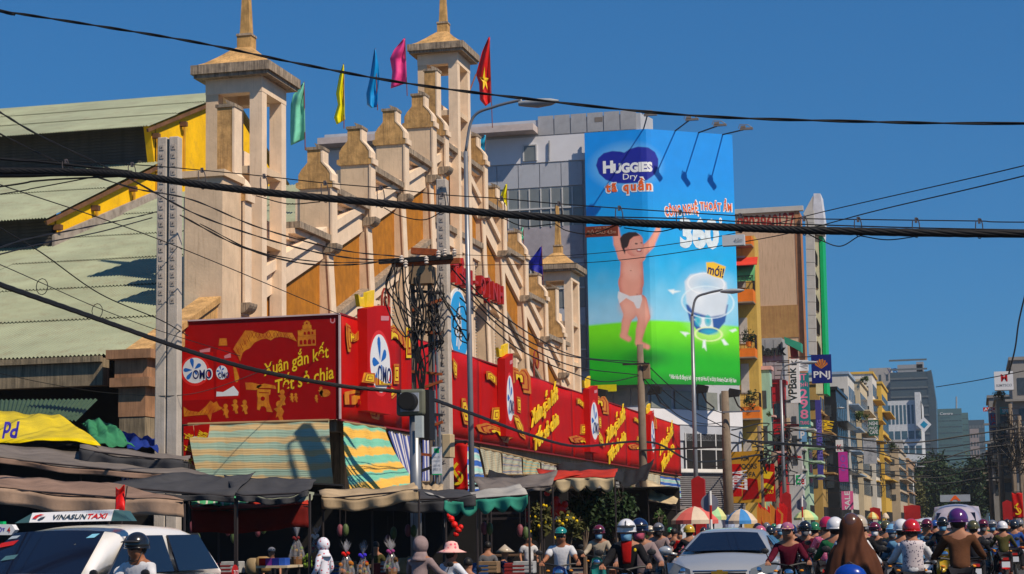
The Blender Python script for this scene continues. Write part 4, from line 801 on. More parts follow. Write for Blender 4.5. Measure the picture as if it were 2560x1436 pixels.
# ================================================================ houses down the street
def bld(nm, lab, cat='building', loc=(0, 0, 0), group=None): return thing(nm, lab, cat, loc, group)
def windows(par, X, y0, y1, z0, z1, ny, nz, glass, face='X', fr=None, w=0.62, h=0.6, Y=None, x0=0, x1=0):
    src = None
    for j in range(nz):
        for i in range(ny):
            if face == 'X':
                cw = (y1-y0)/ny; ch = (z1-z0)/nz; c = Vector((X+0.02, y0+cw*(i+.5), z0+ch*(j+.5)-ch*h/2)); dims = (0.04, cw*w, ch*h)
            else:
                cw = (x1-x0)/ny; ch = (z1-z0)/nz; c = Vector((x0+cw*(i+.5), Y-0.02, z0+ch*(j+.5)-ch*h/2)); dims = (cw*w, 0.04, ch*h)
            if src is None:
                m = MB().box((0, 0, dims[2]/2), dims); src = m.build('window', glass, None, loc=(0, 0, 0)); src.parent = par; src.location = c-ORG[par.name]
            else: share(src, 'window', par, c)
glassd = M('street_glass', (0.05, 0.06, 0.07), 0.2, spec=0.7, var=0.4); glassb = M('blue_glass', (0.06, 0.12, 0.16), 0.2, spec=0.7, var=0.3)
def railing(par, x0, x1, y, z0, z1, mat=None, y1=None):
    m = MB(); y1 = y if y1 is None else y1; n = max(3, int(abs(x1-x0)+abs(y1-y))*5)
    for k in range(n+1):
        t = k/n; m.beam((x0+(x1-x0)*t, y+(y1-y)*t, z0), (x0+(x1-x0)*t, y+(y1-y)*t, z1), 0.025)
    m.beam((x0, y, z1), (x1, y1, z1), 0.05); m.beam((x0, y, (z0+z1)/2), (x1, y1, (z0+z1)/2), 0.03); return m.build('railing', mat or steel, par)
def leafmat(name, c): return M(name, c, 0.6, var=0.5, scale=9, spec=0.2)
green1 = leafmat('leaf_green', (0.05, 0.095, 0.018)); green2 = leafmat('leaf_dark', (0.022, 0.045, 0.012)); green3 = leafmat('leaf_olive', (0.09, 0.09, 0.025))
def leaves(c, r, n, size, rn, flat=1.0, clumps=9):
    m = MB(); cl = [(Vector((rn.gauss(0, 1), rn.gauss(0, 1), rn.gauss(0, 1))).normalized()*rn.uniform(.35, .85)) for _ in range(clumps)]
    V = []; Fs = []
    for k in range(n):
        q = rn.choice(cl); p = q+Vector((rn.gauss(0, .2), rn.gauss(0, .2), rn.gauss(0, .2)))
        p = Vector((p.x*r[0], p.y*r[1], p.z*r[2]*flat))+c; a = Vector((rn.uniform(-1, 1), rn.uniform(-1, 1), rn.uniform(-1, 1))).normalized(); b = a.cross(Vector((rn.uniform(-1, 1), rn.uniform(-1, 1), rn.uniform(-1, 1)))).normalized()
        s = size*rn.uniform(.6, 1.4); i = len(V); V += [p-a*s, p+b*s*.45, p+a*s, p-b*s*.45]; Fs.append((i, i+1, i+2, i+3))
    return m.add(V, Fs)
# ---- yellow house with orange balconies
yh = bld('yellow_house', 'narrow yellow house with orange balconies just right of the blue poster', loc=(-15.5, 126, 0))
ylw = M('mustard_wall', (0.58, 0.38, 0.085), 0.85, var=0.12, streak=1, dirt=((0.25, 0.15, 0.05), 0.25)); obal = M('orange_balcony', (0.72, 0.17, 0.01), 0.7, var=0.12)
YY = 124.0; xa = onY(1800, 900, YY).x; xb = onY(1896, 900, YY).x; xs = onY(1905, 900, YY).x
MB().boxc(xa-3, xb, YY, 126.4, 0, onY(1870, 590, YY).z).build('body', ylw, yh)
def bal(v0, v1, u0=1842, u1=1886, rail=True):
    z1 = onY(1870, v0, YY-1).z; z0 = onY(1870, v1, YY-1).z; X0 = onY(u0, 800, YY-1).x; X1 = onY(u1, 800, YY-1).x
    b = MB().boxc(X0, X1, YY-1.3, YY-1.2, z0, z1).boxc(X0, X1, YY-1.2, YY, z0, z0+0.15).boxc(X1-.1, X1, YY-1.2, YY, z0+.15, z1).build('balcony', obal, yh)
    MB().boxc(X0, X1, YY-1.3, YY, z0-0.08, z0-.003).build('balcony_slab', M('balcony_soffit', (0.25, 0.2, 0.15), 0.9), b)
    if rail:
        r = railing(yh, X0, X1, YY-1.25, z1, z1+0.9); r2 = railing(yh, X1, X1, YY-1.25, z1, z1+0.9, y1=YY)
bal(725, 755); bal(872, 893); bal(1018, 1047, 1832, 1892); bal(592, 612, rail=False)
for v0, v1 in ((640, 700), (690, 720), (795, 860), (910, 985), (1100, 1150)):
    MB().boxc(onY(1848, 800, YY).x, onY(1868, 800, YY).x, YY-0.05, YY-.002, onY(1860, v1, YY).z, onY(1860, v0, YY).z).build('door', M('pale_door', (0.5, 0.45, 0.4), 0.7), yh)
p = onY(1862, 672, YY-0.6); aw = MB()
for k in range(8): a0_ = k/8*1.5; a1_ = (k+1)/8*1.5; aw.add([(p.x-0.9, YY-1.2*math.sin(a0_), p.z+1.3*math.cos(a0_)-1), (p.x+0.7, YY-1.2*math.sin(a0_), p.z+1.3*math.cos(a0_)-1), (p.x+0.7, YY-1.2*math.sin(a1_), p.z+1.3*math.cos(a1_)-1), (p.x-0.9, YY-1.2*math.sin(a1_), p.z+1.3*math.cos(a1_)-1)], [(0, 1, 2, 3)])
aw.build('round_awning', M('green_canvas', (0.1, 0.35, 0.15), 0.8), yh)
p = onY(1864, 648, YY-1); MB().prism([(p.x-.8, YY-1.6, p.z-.5), (p.x+.8, YY-1.6, p.z-.5), (p.x+.7, YY, p.z+.2), (p.x-.8, YY, p.z+.2)], (0, 0, .05)).build('canvas_awning', M('red_canvas', (0.6, 0.04, 0.02), 0.8), yh)
for u, v in ((1872, 855), (1880, 1010)):
    p = onY(u, v, YY-1.2); pl = thing('potted_plant', 'bushy potted plant on the %s orange balcony' % ('upper' if v < 900 else 'lower'), 'plant', p-Vector((0, 0, .3)))
    leaves(p+Vector((0, 0, .3)), (.5, .4, .6), 260, .09, rnd).build('foliage', green2, pl); MB().lathe([(.16, -.3), (.22, .0)], p, 10).build('pot', obal, pl)
# ---- tan tower block with the painted number
th_ = bld('tan_tower_house', 'tall blank tan side wall with a faded red phone number along its top', loc=(-15, 133, 0))
YT = 133.5; tan = M('tan_wall', (0.62, 0.43, 0.29), 0.85, var=0.12, scale=.4, streak=1, dirt=((0.3, 0.17, 0.09), 0.3)); tan2 = M('brown_wall', (0.42, 0.19, 0.09), 0.85, var=0.2, streak=1, dirt=((0.25, 0.09, 0.05), 0.4)); pg = M('pale_grey_wall', (0.5, 0.48, 0.45), 0.8, var=0.12)
X0, X1, X2 = onY(1845, 700, YT).x, onY(1995, 700, YT).x, onY(2020, 700, YT).x; ZT_ = onY(1950, 530, YT).z; ZS = onY(1930, 765, YT).z; ZL = onY(1930, 846, YT).z
X1 = onY(1992, 700, YT).x; X2 = onY(2011, 700, 136).x
MB().boxc(X0-6, X1, YT, 136, 0, ZT_).build('body', tan, th_); MB().boxc(X0, X1-.01, YT-0.04, YT-.002, ZL, ZS).build('lower_panel', M('ochre_tan', (0.42, 0.24, 0.09), 0.85, var=.2, streak=1, dirt=((0.25, .1, .05), .4)), th_)
MB().boxc(X1+.002, X2, YT-0.03, 136, 0, ZT_).build('brown_strip', tan2, th_)
MB().boxc(X0-6, X2+.3, YT-0.15, YT+.3, ZT_+.003, ZT_+0.35).build('parapet', pg, th_)
for k in range(11):
    v = 525+k*33; MB().prism([onY(2012+k*.9, v, YT-.4), onY(2034+k*.6, v, YT-.4), onY(2035+k*.6, v+32, YT-.4), onY(2013+k*.9, v+32, YT-.4)], (0, 0.5, 0)).build('edge_panel', pg, th_)
TB = Board((X0, YT-0.01, ZT_-1.5), (X1-X0, 0, 0), (0, 0, 1.5), (0, -1, 0)); rp = M('faded_red_paint', (0.36, 0.03, 0.02), 0.8, var=0.5, scale=4)
TB.text('0903960', (0.02, 0.1, 0.72, 0.92), rp, 'lettering', th_, bold=0.03); TB.text('127', (0.74, 0.18, 1.0, 0.95), rp, 'lettering', th_, bold=0.02)
gh_ = bld('green_edged_house', 'slim tower with bright green fins and a white crown behind the tan wall', loc=(-14, 137, 0)); gg = M('bright_green_paint', (0.0, 0.42, 0.12), 0.5, var=0.08)
YG = 136.0
MB().prism([onY(2046, 590, YG), onY(2056, 590, YG), onY(2068, 985, YG), onY(2058, 985, YG)], (0, 3, 0)).build('green_fin', gg, gh_)
MB().prism([onY(2035, 590, YG), onY(2048, 590, YG), onY(2060, 985, YG), onY(2040, 985, YG)], (0, 2, 0)).build('body', M('lime_cream', (0.6, 0.62, 0.42), 0.8), gh_)
for k in range(6): MB().prism([onY(2036+k*2, 620+k*58, YG-.05), onY(2044+k*2, 640+k*58, YG-.05), onY(2044+k*2, 665+k*58, YG-.05), onY(2036+k*2, 660+k*58, YG-.05)], (0, .04, 0)).build('window', darkin, gh_)
MB().prism([onY(2030, 585, YG), onY(2058, 592, YG), onY(2060, 550, YG), onY(2051, 484, YG), onY(2034, 484, YG)], (0, 2.5, 0)).build('crown', M('crown_white', (0.62, 0.64, 0.7), 0.6), gh_)
MB().prism([onY(2008, 535, YG), onY(2032, 490, YG), onY(2032, 560, YG)], (0, 2, 0)).build('crown_fin', pg, gh_)
MB().prism([onY(2026, 560, YG-.2), onY(2062, 565, YG-.2), onY(2062, 590, YG-.2), onY(2030, 586, YG-.2)], (0, .5, 0)).build('crown_band', M('olive_grey', (0.2, 0.2, 0.17), .8), gh_)
# ---- bank building
bk = bld('bank_building', 'grey panelled bank front with dark lettering below the tan wall', loc=(-15, 129, 0)); bkm = M('bank_panel', (0.33, 0.35, 0.38), 0.5, var=.1)
YK = 129.0; bx0 = onY(1893, 900, YK).x; bx1 = onY(1985, 900, YK).x
MB().boxc(bx0, bx1-.8, YK, 133.4, 0, onY(1940, 845, YK).z).build('body', bkm, bk)
for i in range(3):
    for j in range(3): zt_ = onY(1940, 848+j*34, YK).z; zb_ = onY(1940, 880+j*34, YK).z; w3 = (bx1-.8-bx0)/3; MB().boxc(bx0+i*w3+.02, bx0+(i+1)*w3-.02, YK-.05, YK-.002, zb_, zt_).build('cladding_panel', bkm, bk)
KB = Board(onY(1893, 892, YK-.08), (onY(1967, 892, YK).x-onY(1893, 892, YK).x, 0, 0), (0, 0, .78), (0, -1, 0)); KB.text('Bank', (0.03, 0, 1, 1), M('dark_letter', (0.03, 0.04, 0.04), 0.4), 'letters', bk, h=0.02, th=0.15, bold=0.03)
MB().prism([onY(1960, 842, YK-.5), onY(2003, 858, YK-.5), onY(2003, 880, YK-.5), onY(1962, 858, YK-.5)], (0, 1.2, 0)).build('green_canopy', M('teal_canopy', (0.03, 0.3, 0.2), .6), bk)
MB().prism([onY(1974, 862, YK-.3), onY(1992, 870, YK-.3), onY(1996, 900, YK-.3), onY(1978, 905, YK-.3)], (0, .6, 0)).build('logo_box', M('dark_red_box', (0.25, 0.02, 0.02), .6), bk)
# generic narrow house; face is a strip facing the camera, front faces the street
def house(lab, u0, u1, v0, Y0, Y1, wall, extra=None, name='town_house', storeys=4, gl=None, par=None, group='narrow shop houses along the street'):
    a = onY(u0, 1000, Y0); b = onY(u1, 1000, Y0); z = onY((u0+u1)/2, v0, Y0).z
    t = bld(name, lab, loc=(b.x, Y0, 0), group=group)
    MB().boxc(a.x-4, b.x, Y0, Y1-.05, 0, z).build('body', wall, t)
    MB().boxc(a.x-4, b.x+.15, Y0-.1, Y1-.1, z+.003, z+.25).build('parapet', extra or wall, t)
    n = max(1, int((Y1-Y0)/2.2)); g = gl or glassd
    windows(t, b.x, Y0+.3, Y1-.3, 4, z-.6, n, storeys, g)
    windows(t, 0, 0, 0, 4, z-.8, max(1, int((b.x-a.x)/1.6)), storeys, g, face='Y', Y=Y0, x0=a.x, x1=b.x-.1, w=.5, h=.5)
    # floor ledges and balconies on the street side
    for k in range(1, storeys):
        zz_ = 4+(z-4.6)*k/storeys
        MB().boxc(b.x, b.x+rnd.choice((.25, .9)), Y0+.1, Y1-.2, zz_-.12, zz_).build('floor_ledge', extra or wall, t)
    MB().boxc(b.x+.001, b.x+.05, Y0+.4, Y1-.4, 0, 2.9).build('shutter', darkin, t)
    return t, a.x, b.x, z
W = lambda n, c, **k: M(n, c, 0.8, var=.14, scale=.6, streak=1, dirt=((c[0]*.5, c[1]*.45, c[2]*.4), .3), **k)
house('teal and pink narrow house beside the yellow one', 1899, 1926, 925, 125.5, 127, W('teal_wall', (0.3, 0.5, 0.42)), W('pink_wall', (0.65, 0.38, 0.36)), storeys=3)
house('slim shop house with a bright crimson front left of the vertical bank sign', 1928, 1960, 960, 127.2, 128.9, M('crimson_front', (0.5, 0.012, 0.02), .5, var=.1), storeys=3)
house('grey white house front beneath the vertical bank sign', 1972, 1999, 1000, 130.5, 133.3, W('grey_white_wall', (0.45, 0.45, 0.45)), storeys=4)
house('mint fronted shop house behind the teal number sign', 2000, 2014, 1060, 132, 136, W('mint_wall', (0.4, 0.55, 0.4)), storeys=4)
house('mustard shop house to the left of the black glass one', 2016, 2048, 962, 147, 152, W('mustard_front', (0.42, 0.27, 0.08)), W('ochre_trim', (0.34, 0.2, 0.07)), storeys=5)
house('black glass shop front next to the dark blue hanging sign', 2048, 2090, 975, 156, 170, M('black_front', (0.02, 0.022, 0.025), .3, var=.2), storeys=4)
house('pale blue and white house with blue bands and orange roof', 2088, 2121, 936, 176, 186, W('pale_blue_wall', (0.62, 0.6, 0.56)), W('blue_trim', (0.3, 0.4, 0.52)), storeys=5)
house('cream house with balconies stacked to the roof terrace', 2112, 2150, 955, 190, 204, W('cream_wall', (0.6, 0.5, 0.34)), storeys=5)
house('tall white gabled house front with ochre flank', 2150, 2182, 935, 206, 216, W('white_wall', (0.66, 0.64, 0.6)), W('ochre_flank', (0.62, 0.4, 0.08)), storeys=6)
house('yellow flanked house right of the tall white gabled front', 2178, 2204, 960, 218, 234, W('yellow_flank', (0.65, 0.42, 0.07)), storeys=5)
house('low beige house with rooftop shrubs', 2205, 2240, 1125, 236, 262, W('beige_wall', (0.48, 0.4, 0.3)), storeys=4)
house('brownish house before the dark trees, the last of the row', 2236, 2262, 1150, 270, 300, W('brown_front', (0.4, 0.26, 0.15)), storeys=3)
house('narrow grey house between the beige and the brown ones', 2225, 2250, 1105, 262, 270, W('grey_front', (0.36, 0.36, 0.36)), storeys=4)
# ---- hanging signs
def hsign(lab, u0, v0, u1, v1, Y, mat, texts, arm=True, cat='sign', group=None, th=.25, rim=None):
    a = onY(u0, v1, Y); b = onY(u1, v0, Y); t = thing('hanging_sign', lab, cat, ((a.x+b.x)/2, Y, a.z), group)
    MB().boxc(a.x, b.x, Y, Y+th, a.z, b.z).build('sign_box', mat, t)
    if rim: MB().boxc(a.x-.05, a.x-.003, Y-.02, Y+th+.02, a.z, b.z).boxc(b.x+.003, b.x+.05, Y-.02, Y+th+.02, a.z, b.z).build('frame', rim, t)
    if arm:
        for q in (b.z-.1, a.z+.1): MB().beam((a.x-1.5, Y+th/2, q), (a.x+.05, Y+th/2, q), .06).build('arm', steel, t)
    bd = Board((a.x, Y, a.z), (b.x-a.x, 0, 0), (0, 0, b.z-a.z), (0, -1, 0))
    for s, box, m, rot in texts: bd.text(s, box, m, 'lettering', t, h=.008, rot=rot, bold=.02)
    return t, bd
navyb = M('sign_navy', (0.008, 0.015, 0.16), .4, var=.05); wh = M('sign_white', (.72, .72, .74), .5, var=.05); tealb = M('sign_teal', (0.01, 0.2, 0.22), .5); pk = M('sign_pink', (.75, .2, .35), .5)
t, bd = hsign('square navy sign with gold shell and white letters hanging over the street', 2030, 886, 2077, 959, 128, navyb, [('PNJ', (.1, .12, .93, .42), wh, 0)], th=.35)
for k in range(6):
    an = math.radians(28+k*25); c = (.5, .5); bd.shape([[(c[0], c[1]), (c[0]+.33*math.cos(an-.16), c[1]+.26*math.sin(an-.16)+.06), (c[0]+.36*math.cos(an), c[1]+.3*math.sin(an)+.06), (c[0]+.33*math.cos(an+.16), c[1]+.26*math.sin(an+.16)+.06)]], gold, 'shell_emblem', t, h=.006)
hsign('white vertical bank sign with dark letters reading upwards', 1977, 897, 1997, 1008, 126.6, wh, [('VPBank', (-1.55, .32, 2.0, .52), M('sign_ink', (.02, .03, .03), .5), math.pi/2), ('K', (.2, .86, .8, .98), M('sign_ink', (.02, .03, .03), .5), math.pi/2)])
t, bd = hsign('tall teal and pink vertical sign with big figures', 1998, 932, 2021, 1068, 126.8, tealb, [('IT', (.2, .86, .8, .98), pk, 0), ('THỜI', (.1, .74, .9, .84), pk, 0), ('2', (.15, .53, .85, .7), pk, 0), ('9', (.15, .34, .85, .51), pk, 0), ('8', (.15, .15, .85, .32), pk, 0), ('TRANG', (.1, .04, .9, .11), pk, 0)])
hsign('small pale sign box above the teal and pink one', 1998, 900, 2020, 928, 126.8, wh, [('N/', (.25, .1, .75, .9), omul, 1.2)])
hsign('dark green sign with pale lines on the white gabled house', 2172, 1050, 2196, 1090, 190, M('sign_green', (.01, .1, .06), .5), [('NGHI', (.1, .66, .9, .9), wh, 0), ('PHÚC', (.1, .38, .9, .62), wh, 0), ('CAFE', (.1, .1, .9, .34), wh, 0)])
hsign('magenta vertical banner sign, the long one with circles', 2098, 1130, 2118, 1205, 150, M('sign_magenta', (.5, .03, .3), .5), [('O', (.2, .65, .8, .9), M('sign_violet', (.25, .08, .45), .5), 0), ('O', (.2, .35, .8, .6), M('sign_violet', (.25, .08, .45), .5), 0)])
hsign('white square sign with a red K near the magenta banner', 2090, 1100, 2107, 1130, 150, wh, [('K', (.2, .1, .85, .6), M('sign_red', (.55, .01, .01), .5), 0)])
hsign('pink and violet striped vertical sign low on the street', 2105, 1228, 2132, 1275, 150, M('sign_rose', (.7, .12, .3), .5), [('SALE', (-.3, .35, 1.3, .65), wh, 1.57)])
hsign('long purple vertical sign on the mustard house', 2045, 1000, 2051, 1200, 146, M('sign_purple', (.06, .05, .28), .5), [('THỜI TRANG', (-3.2, .46, 4.2, .54), M('sign_purple2', (.2, .15, .55), .5), 1.57)])
hsign('yellow lettered dark sign panel hung on the black glass front', 2056, 1040, 2073, 1085, 150, M('sign_brown', (.1, .06, .03), .5), [('NHA', (-.2, .1, 1.2, .9), lem, 1.3)])
hsign('green and white sign with a small red edge', 1988, 1185, 2013, 1215, 126, wh, [('E', (.1, .1, .55, .9), gg, 0), ('e', (.6, .1, .9, .6), M('sign_red', (.55, .01, .01), .5), 0)])
hsign('light blue vertical sign box under the teal one', 1998, 1072, 2015, 1105, 126.8, M('sign_sky', (.15, .35, .6), .5), [('P', (.2, .2, .8, .8), wh, 0)])
hsign('white lettered grey vertical sign on the cream houses', 2160, 1095, 2190, 1160, 178, M('sign_grey', (.4, .4, .42), .5), [('EXPR', (.1, .8, .9, .95), omul, 0), ('K', (.3, .55, .7, .72), omul, 0), ('A', (.3, .3, .7, .48), omul, 0), ('R', (.3, .08, .7, .25), omul, 0)])
t, bd = hsign('tall red vertical sign with white edge letters by the shuttered shop', 1829, 1160, 1850, 1242, 108, red, [('ZEBRA', (-.2, .25, 1.9, .75), wh, 1.57)], th=.5)
t, bd = hsign('big mustard shop board with dark letters below the yellow house', 1832, 1128, 1898, 1258, 116, M('sign_mustard', (.48, .24, .01), .5, var=.2), [('KIM', (.35, .82, .62, .92), M('sign_ink', (.02, .03, .03), .5), 0), ('DOORS', (.2, .66, .9, .76), M('sign_ink', (.02, .03, .03), .5), 0), ('SOFA', (.35, .5, .85, .6), M('sign_ink', (.02, .03, .03), .5), 0)], arm=False)
bd.shape([[(.35, .05), (.95, .08), (.9, .45), (.6, .48), (.4, .4)]], dred, 'red_patch', t, h=.01)
t, bd = hsign('smaller red and yellow shop board with stepped outline', 1898, 1160, 1935, 1255, 118, red, [('GẤU', (.2, .2, .9, .32), lem, .1)], arm=False)
bd.shape([[(.0, .9), (.3, .95), (.6, .8), (.95, .78), (.7, .6), (.35, .62), (.15, .75)], [(.1, .45), (.5, .5), (.95, .4), (.9, .3), (.4, .36)]], lem, 'yellow_patch', t, h=.01)
# more projecting signs, awnings and air conditioners further down
rn = random.Random(77)
ex = [('cream', (.6, .5, .33)), ('crimson', (.5, .01, .02)), ('white', (.62, .62, .6)), ('amber', (.65, .3, .02)), ('pale green', (.3, .5, .3)), ('dark red', (.25, .01, .01)), ('teal', (.02, .25, .24)), ('yellow', (.7, .5, .03)), ('navy', (.01, .03, .18)), ('orange', (.65, .15, .01)), ('grey', (.3, .3, .31)), ('rose', (.6, .15, .25))]
wd = ['SHOP', 'CAFE', 'VÀNG', 'ÁO', 'VẢI', 'GIÀY', 'KM', 'TÓC', 'ATM', 'NHÀ', 'PHỞ', 'BÁN']
for k in range(24):
    Y = 128+k*7.2; nm_, c_ = ex[(k*5) % 12]; X = -12.5+rn.uniform(-.3, .5); zz_ = rn.uniform(4.2, 9.5); w_ = rn.uniform(.7, 1.3); h_ = rn.uniform(1.0, 3.2); t = thing('projecting_sign', '%s %s sign jutting over the left pavement, %s' % ('tall' if h_ > 2 else 'squat', nm_, 'near the number sign' if Y < 160 else ('midway along the houses' if Y < 220 else 'towards the trees')), 'sign', (X, Y, zz_), 'projecting signs down the left side')
    MB().boxc(X-w_/2, X+w_/2, Y, Y+.2, zz_, zz_+h_).build('sign_box', M('sign_x_'+nm_.replace(' ', '_'), c_, .6, var=.15, scale=3), t); MB().beam((X-w_/2-.8, Y+.1, zz_+h_-.1), (X-w_/2, Y+.1, zz_+h_-.1), .05).build('arm', steel, t)
    Board((X-w_/2, Y, zz_), (w_, 0, 0), (0, 0, h_), (0, -1, 0)).text(wd[k % 12], (.1, .35, .9, .65) if h_ < 2 else (-.4, .4, 1.4, .6), wh if nm_ not in ('cream', 'white', 'yellow') else redm, 'lettering', t, h=.008, rot=0 if h_ < 2 else 1.57)
for k in range(26):
    Y = 125+k*6.6; X = -12.6; zz_ = rn.uniform(4, 12); t = thing('air_conditioner', 'white air conditioner box on the house fronts of the left side', 'air conditioner', (X, Y, zz_), 'air conditioners on the left house fronts')
    MB().boxc(X-.3, X+.1, Y, Y+.8, zz_, zz_+.55).build('casing', wh, t); MB().lathe([(.2, 0), (.2, .02)], (X+.1, Y+.4, zz_+.28), 12, 'X').build('fan_grille', darkin, t)
# ---- signboards over the cable: height limit board and street name box
t, bd = hsign('rusty height limit board with pale stencilled words hanging from the cables', 1463, 563, 1544, 594, 26, M('rust_board', (.2, .035, .015), .8, var=.4, scale=8), [('CÓ TẢI', (.3, .72, .75, .95), M('stencil', (.4, .22, .15), .8), 0), ('ĐỘ CAO 4,5m', (.06, .15, .95, .68), M('stencil', (.4, .22, .15), .8), -.02)], arm=False, th=.03)
t, bd = hsign('white sign box with faint figures in front of the poster edge', 1806, 586, 1860, 615, 26, M('sign_offwhite', (.6, .62, .64), .6), [('4,5m', (.55, .25, .92, .65), omul, 0)], arm=False, th=.12)
# ================================================================ far towers
def tower_block(lab, P, Y, dep, mat, wins=None, roofadd=None, group=None, name='office_tower'):
    a = onY(P[0], 1200, Y); b = onY(P[1], 1200, Y); z = onY((P[0]+P[1])/2, P[2], Y).z
    t = bld(name, lab, loc=((a.x+b.x)/2, Y, 0), group=group); MB().boxc(a.x, b.x, Y, Y+dep, 0, z).build('body', mat, t)
    if wins:
        ny, nz, g, w, h, z0 = wins; windows(t, 0, 0, 0, z0, z-1, ny, nz, g, face='Y', Y=Y, x0=a.x, x1=b.x, w=w, h=h)
        windows(t, b.x, Y+1, Y+dep-1, z0, z-1, max(2, ny//2), nz, g, w=w, h=h)
    return t, a.x, b.x, z
tgl = M('tower_dark_glass', (0.06, 0.085, 0.10), .25, var=.25, scale=.05, spec=.6); tgt = M('tower_teal_glass', (0.09, 0.17, 0.18), .25, var=.3, scale=.05, spec=.6); tw_ = M('tower_pale', (0.38, 0.36, 0.34), .8); tww = M('tower_white', (0.58, 0.6, 0.62), .7)
bandm = M('tower_spandrel', (0.12, 0.14, 0.15), .4)
t, a, b, z = tower_block('pale stone tower with a small logo behind the white block', (2184, 2238, 920), 560, 30, tw_, (3, 10, tgl, .35, .5, 8)); p = onY(2218, 934, 559.5); Board(p, (5, 0, 0), (0, 0, 3), (0, -1, 0)).text('VRG', (0, 0, 1, .5), navyb, 'lettering', t, h=.05)
t, a, b, z = tower_block('dark glass tower with sloped side and rooftop plant', (2236, 2330, 930), 540, 40, tgl)
for k in range(16): MB().boxc(a-.05, b+.05, 539.8, 539.95, 8+k*2.6, 8.5+k*2.6).build('floor_band', bandm, t)
MB().prism([(b, 539.9, 0), onY(2344, 1150, 539.9), onY(2340, 1000, 539.9), onY(2328, 925, 539.9), (b, 539.9, z)], (0, 20, 0)).build('sloped_side', tgl, t)
MB().boxc(a+2, a+9, 545, 552, z, z+2.5).boxc(b-3, b-1, 545, 550, z, z+3.2).build('roof_plant', omul, t)
t, a, b, z = tower_block('white office block with tall window bays and a blue and gold roof logo', (2200, 2310, 1002), 400, 25, tww)
windows(t, 0, 0, 0, onY(2250, 1062, 400).z, onY(2250, 1012, 400).z, 9, 1, glassb, face='Y', Y=400, x0=a+.5, x1=onY(2285, 1000, 400).x, w=.6, h=.95)
windows(t, 0, 0, 0, 6, onY(2250, 1070, 400).z, 6, 5, glassb, face='Y', Y=400, x0=a+.5, x1=b, w=.8, h=.55)
MB().boxc(onY(2287, 990, 400).x, b, 399, 408, z-6, z+1.6).build('lift_core', tww, t)
p = onY(2310, 1062, 398.5); MB().prism([p+Vector((0, 0, 1.6)), p+Vector((1.5, 0, 0)), p+Vector((0, 0, -1.6)), p+Vector((-1.5, 0, 0))], (0, .3, 0)).build('roof_logo', wh, t); MB().prism([p+Vector((0, -.02, .8)), p+Vector((.8, -.02, 0)), p+Vector((0, -.02, -.8)), p+Vector((-.8, -.02, 0))], (0, .01, 0)).build('logo_core', M('logo_blue', (0, .25, .45), .5), t)
t, a, b, z = tower_block('broad teal glass tower with a mast', (2344, 2412, 1022), 620, 40, tgt, (8, 14, tgl, .85, .12, 10)); MB().tube([onY(2391, 1022, 630), onY(2391, 992, 630)], .25).build('mast', omul, t); Board(onY(2350, 1038, 619.5), (4, 0, 0), (0, 0, 2), (0, -1, 0)).text('Centre', (0, 0, 1, .4), wh, 'lettering', t, h=.06)
tower_block('stepped lower part on the right of the teal glass tower', (2412, 2428, 1032), 640, 40, tgt, (2, 14, tgl, .8, .12, 10))
tower_block('small dark glass tower beyond the teal one', (2428, 2468, 1050), 800, 40, tgl, (5, 9, bandm, .8, .3, 10)); tower_block('pinkish grey block in front of the small dark tower', (2430, 2453, 1072), 700, 30, M('tower_pinkish', (.3, .25, .24), .8), (3, 8, tgl, .5, .5, 10))
# ---- right hand side of the street
def rhouse(lab, u0, u1, v0, Y0, wall, storeys=5, add=None):
    a = onY(u0, 1000, Y0); b = onY(u1, 1000, Y0); z = onY((u0+u1)/2, v0, Y0).z; t = bld('town_house', lab, loc=(a.x, Y0, 0), group='houses on the right side of the street')
    MB().boxc(a.x, b.x+8, Y0, Y0+14, 0, z).boxc(a.x-.2, b.x+8, Y0-.15, Y0+14.1, z+.003, z+.3).build('body', wall, t)
    windows(t, 0, 0, 0, 4, z-1, max(1, int((b.x-a.x)/1.5)), storeys, glassd, face='Y', Y=Y0, x0=a.x, x1=b.x, w=.6, h=.55)
    for k in range(1, storeys): MB().boxc(a.x-.7, b.x, Y0-.8, Y0-.002, 4+(z-5)*k/storeys, 4.2+(z-5)*k/storeys).build('floor_ledge', wall, t)
    return t
rhouse('grey house carrying the white box sign at the right edge', 2532, 2600, 900, 178, W('edge_grey', (.3, .28, .26)), 4)
rhouse('dull beige house below the white box sign', 2490, 2532, 1000, 190, W('edge_beige', (.36, .3, .22)), 5)
rhouse('dark narrow house with the red and blue letters', 2472, 2500, 995, 215, W('edge_dark', (.24, .23, .22)), 5)
rhouse('low brown house beyond the dark narrow one', 2462, 2485, 1130, 260, W('edge_brown', (.22, .17, .12)), 3)
t, bd = hsign('white box sign with red M mark high on the right edge', 2487, 928, 2532, 976, 172, wh, [('M', (.35, .45, .7, .85), M('sign_red', (.55, .01, .01), .5), 0), ('KIMTSCO', (.1, .18, .92, .32), omul, 0)], arm=False, th=1.2)
hsign('small red letters sign standing out at the right', 2458, 1018, 2490, 1029, 200, M('sign_red', (.55, .01, .01), .5), [('ABC', (.05, .1, .95, .9), wh, 0)], arm=False)
hsign('blue and red vertical sign below the red letters', 2474, 1032, 2498, 1075, 198, M('sign_blue2', (.1, .15, .3), .5), [('H', (.2, .55, .6, .9), M('sign_red', (.55, .01, .01), .5), 0), ('C', (.2, .08, .6, .45), M('sign_red', (.55, .01, .01), .5), 0)], arm=False)
hsign('teal shop board beside the blue and red vertical sign', 2500, 1018, 2530, 1036, 186, M('sign_teal2', (.02, .3, .28), .5), [('SPA', (.2, .2, .8, .8), wh, 0)], arm=False)
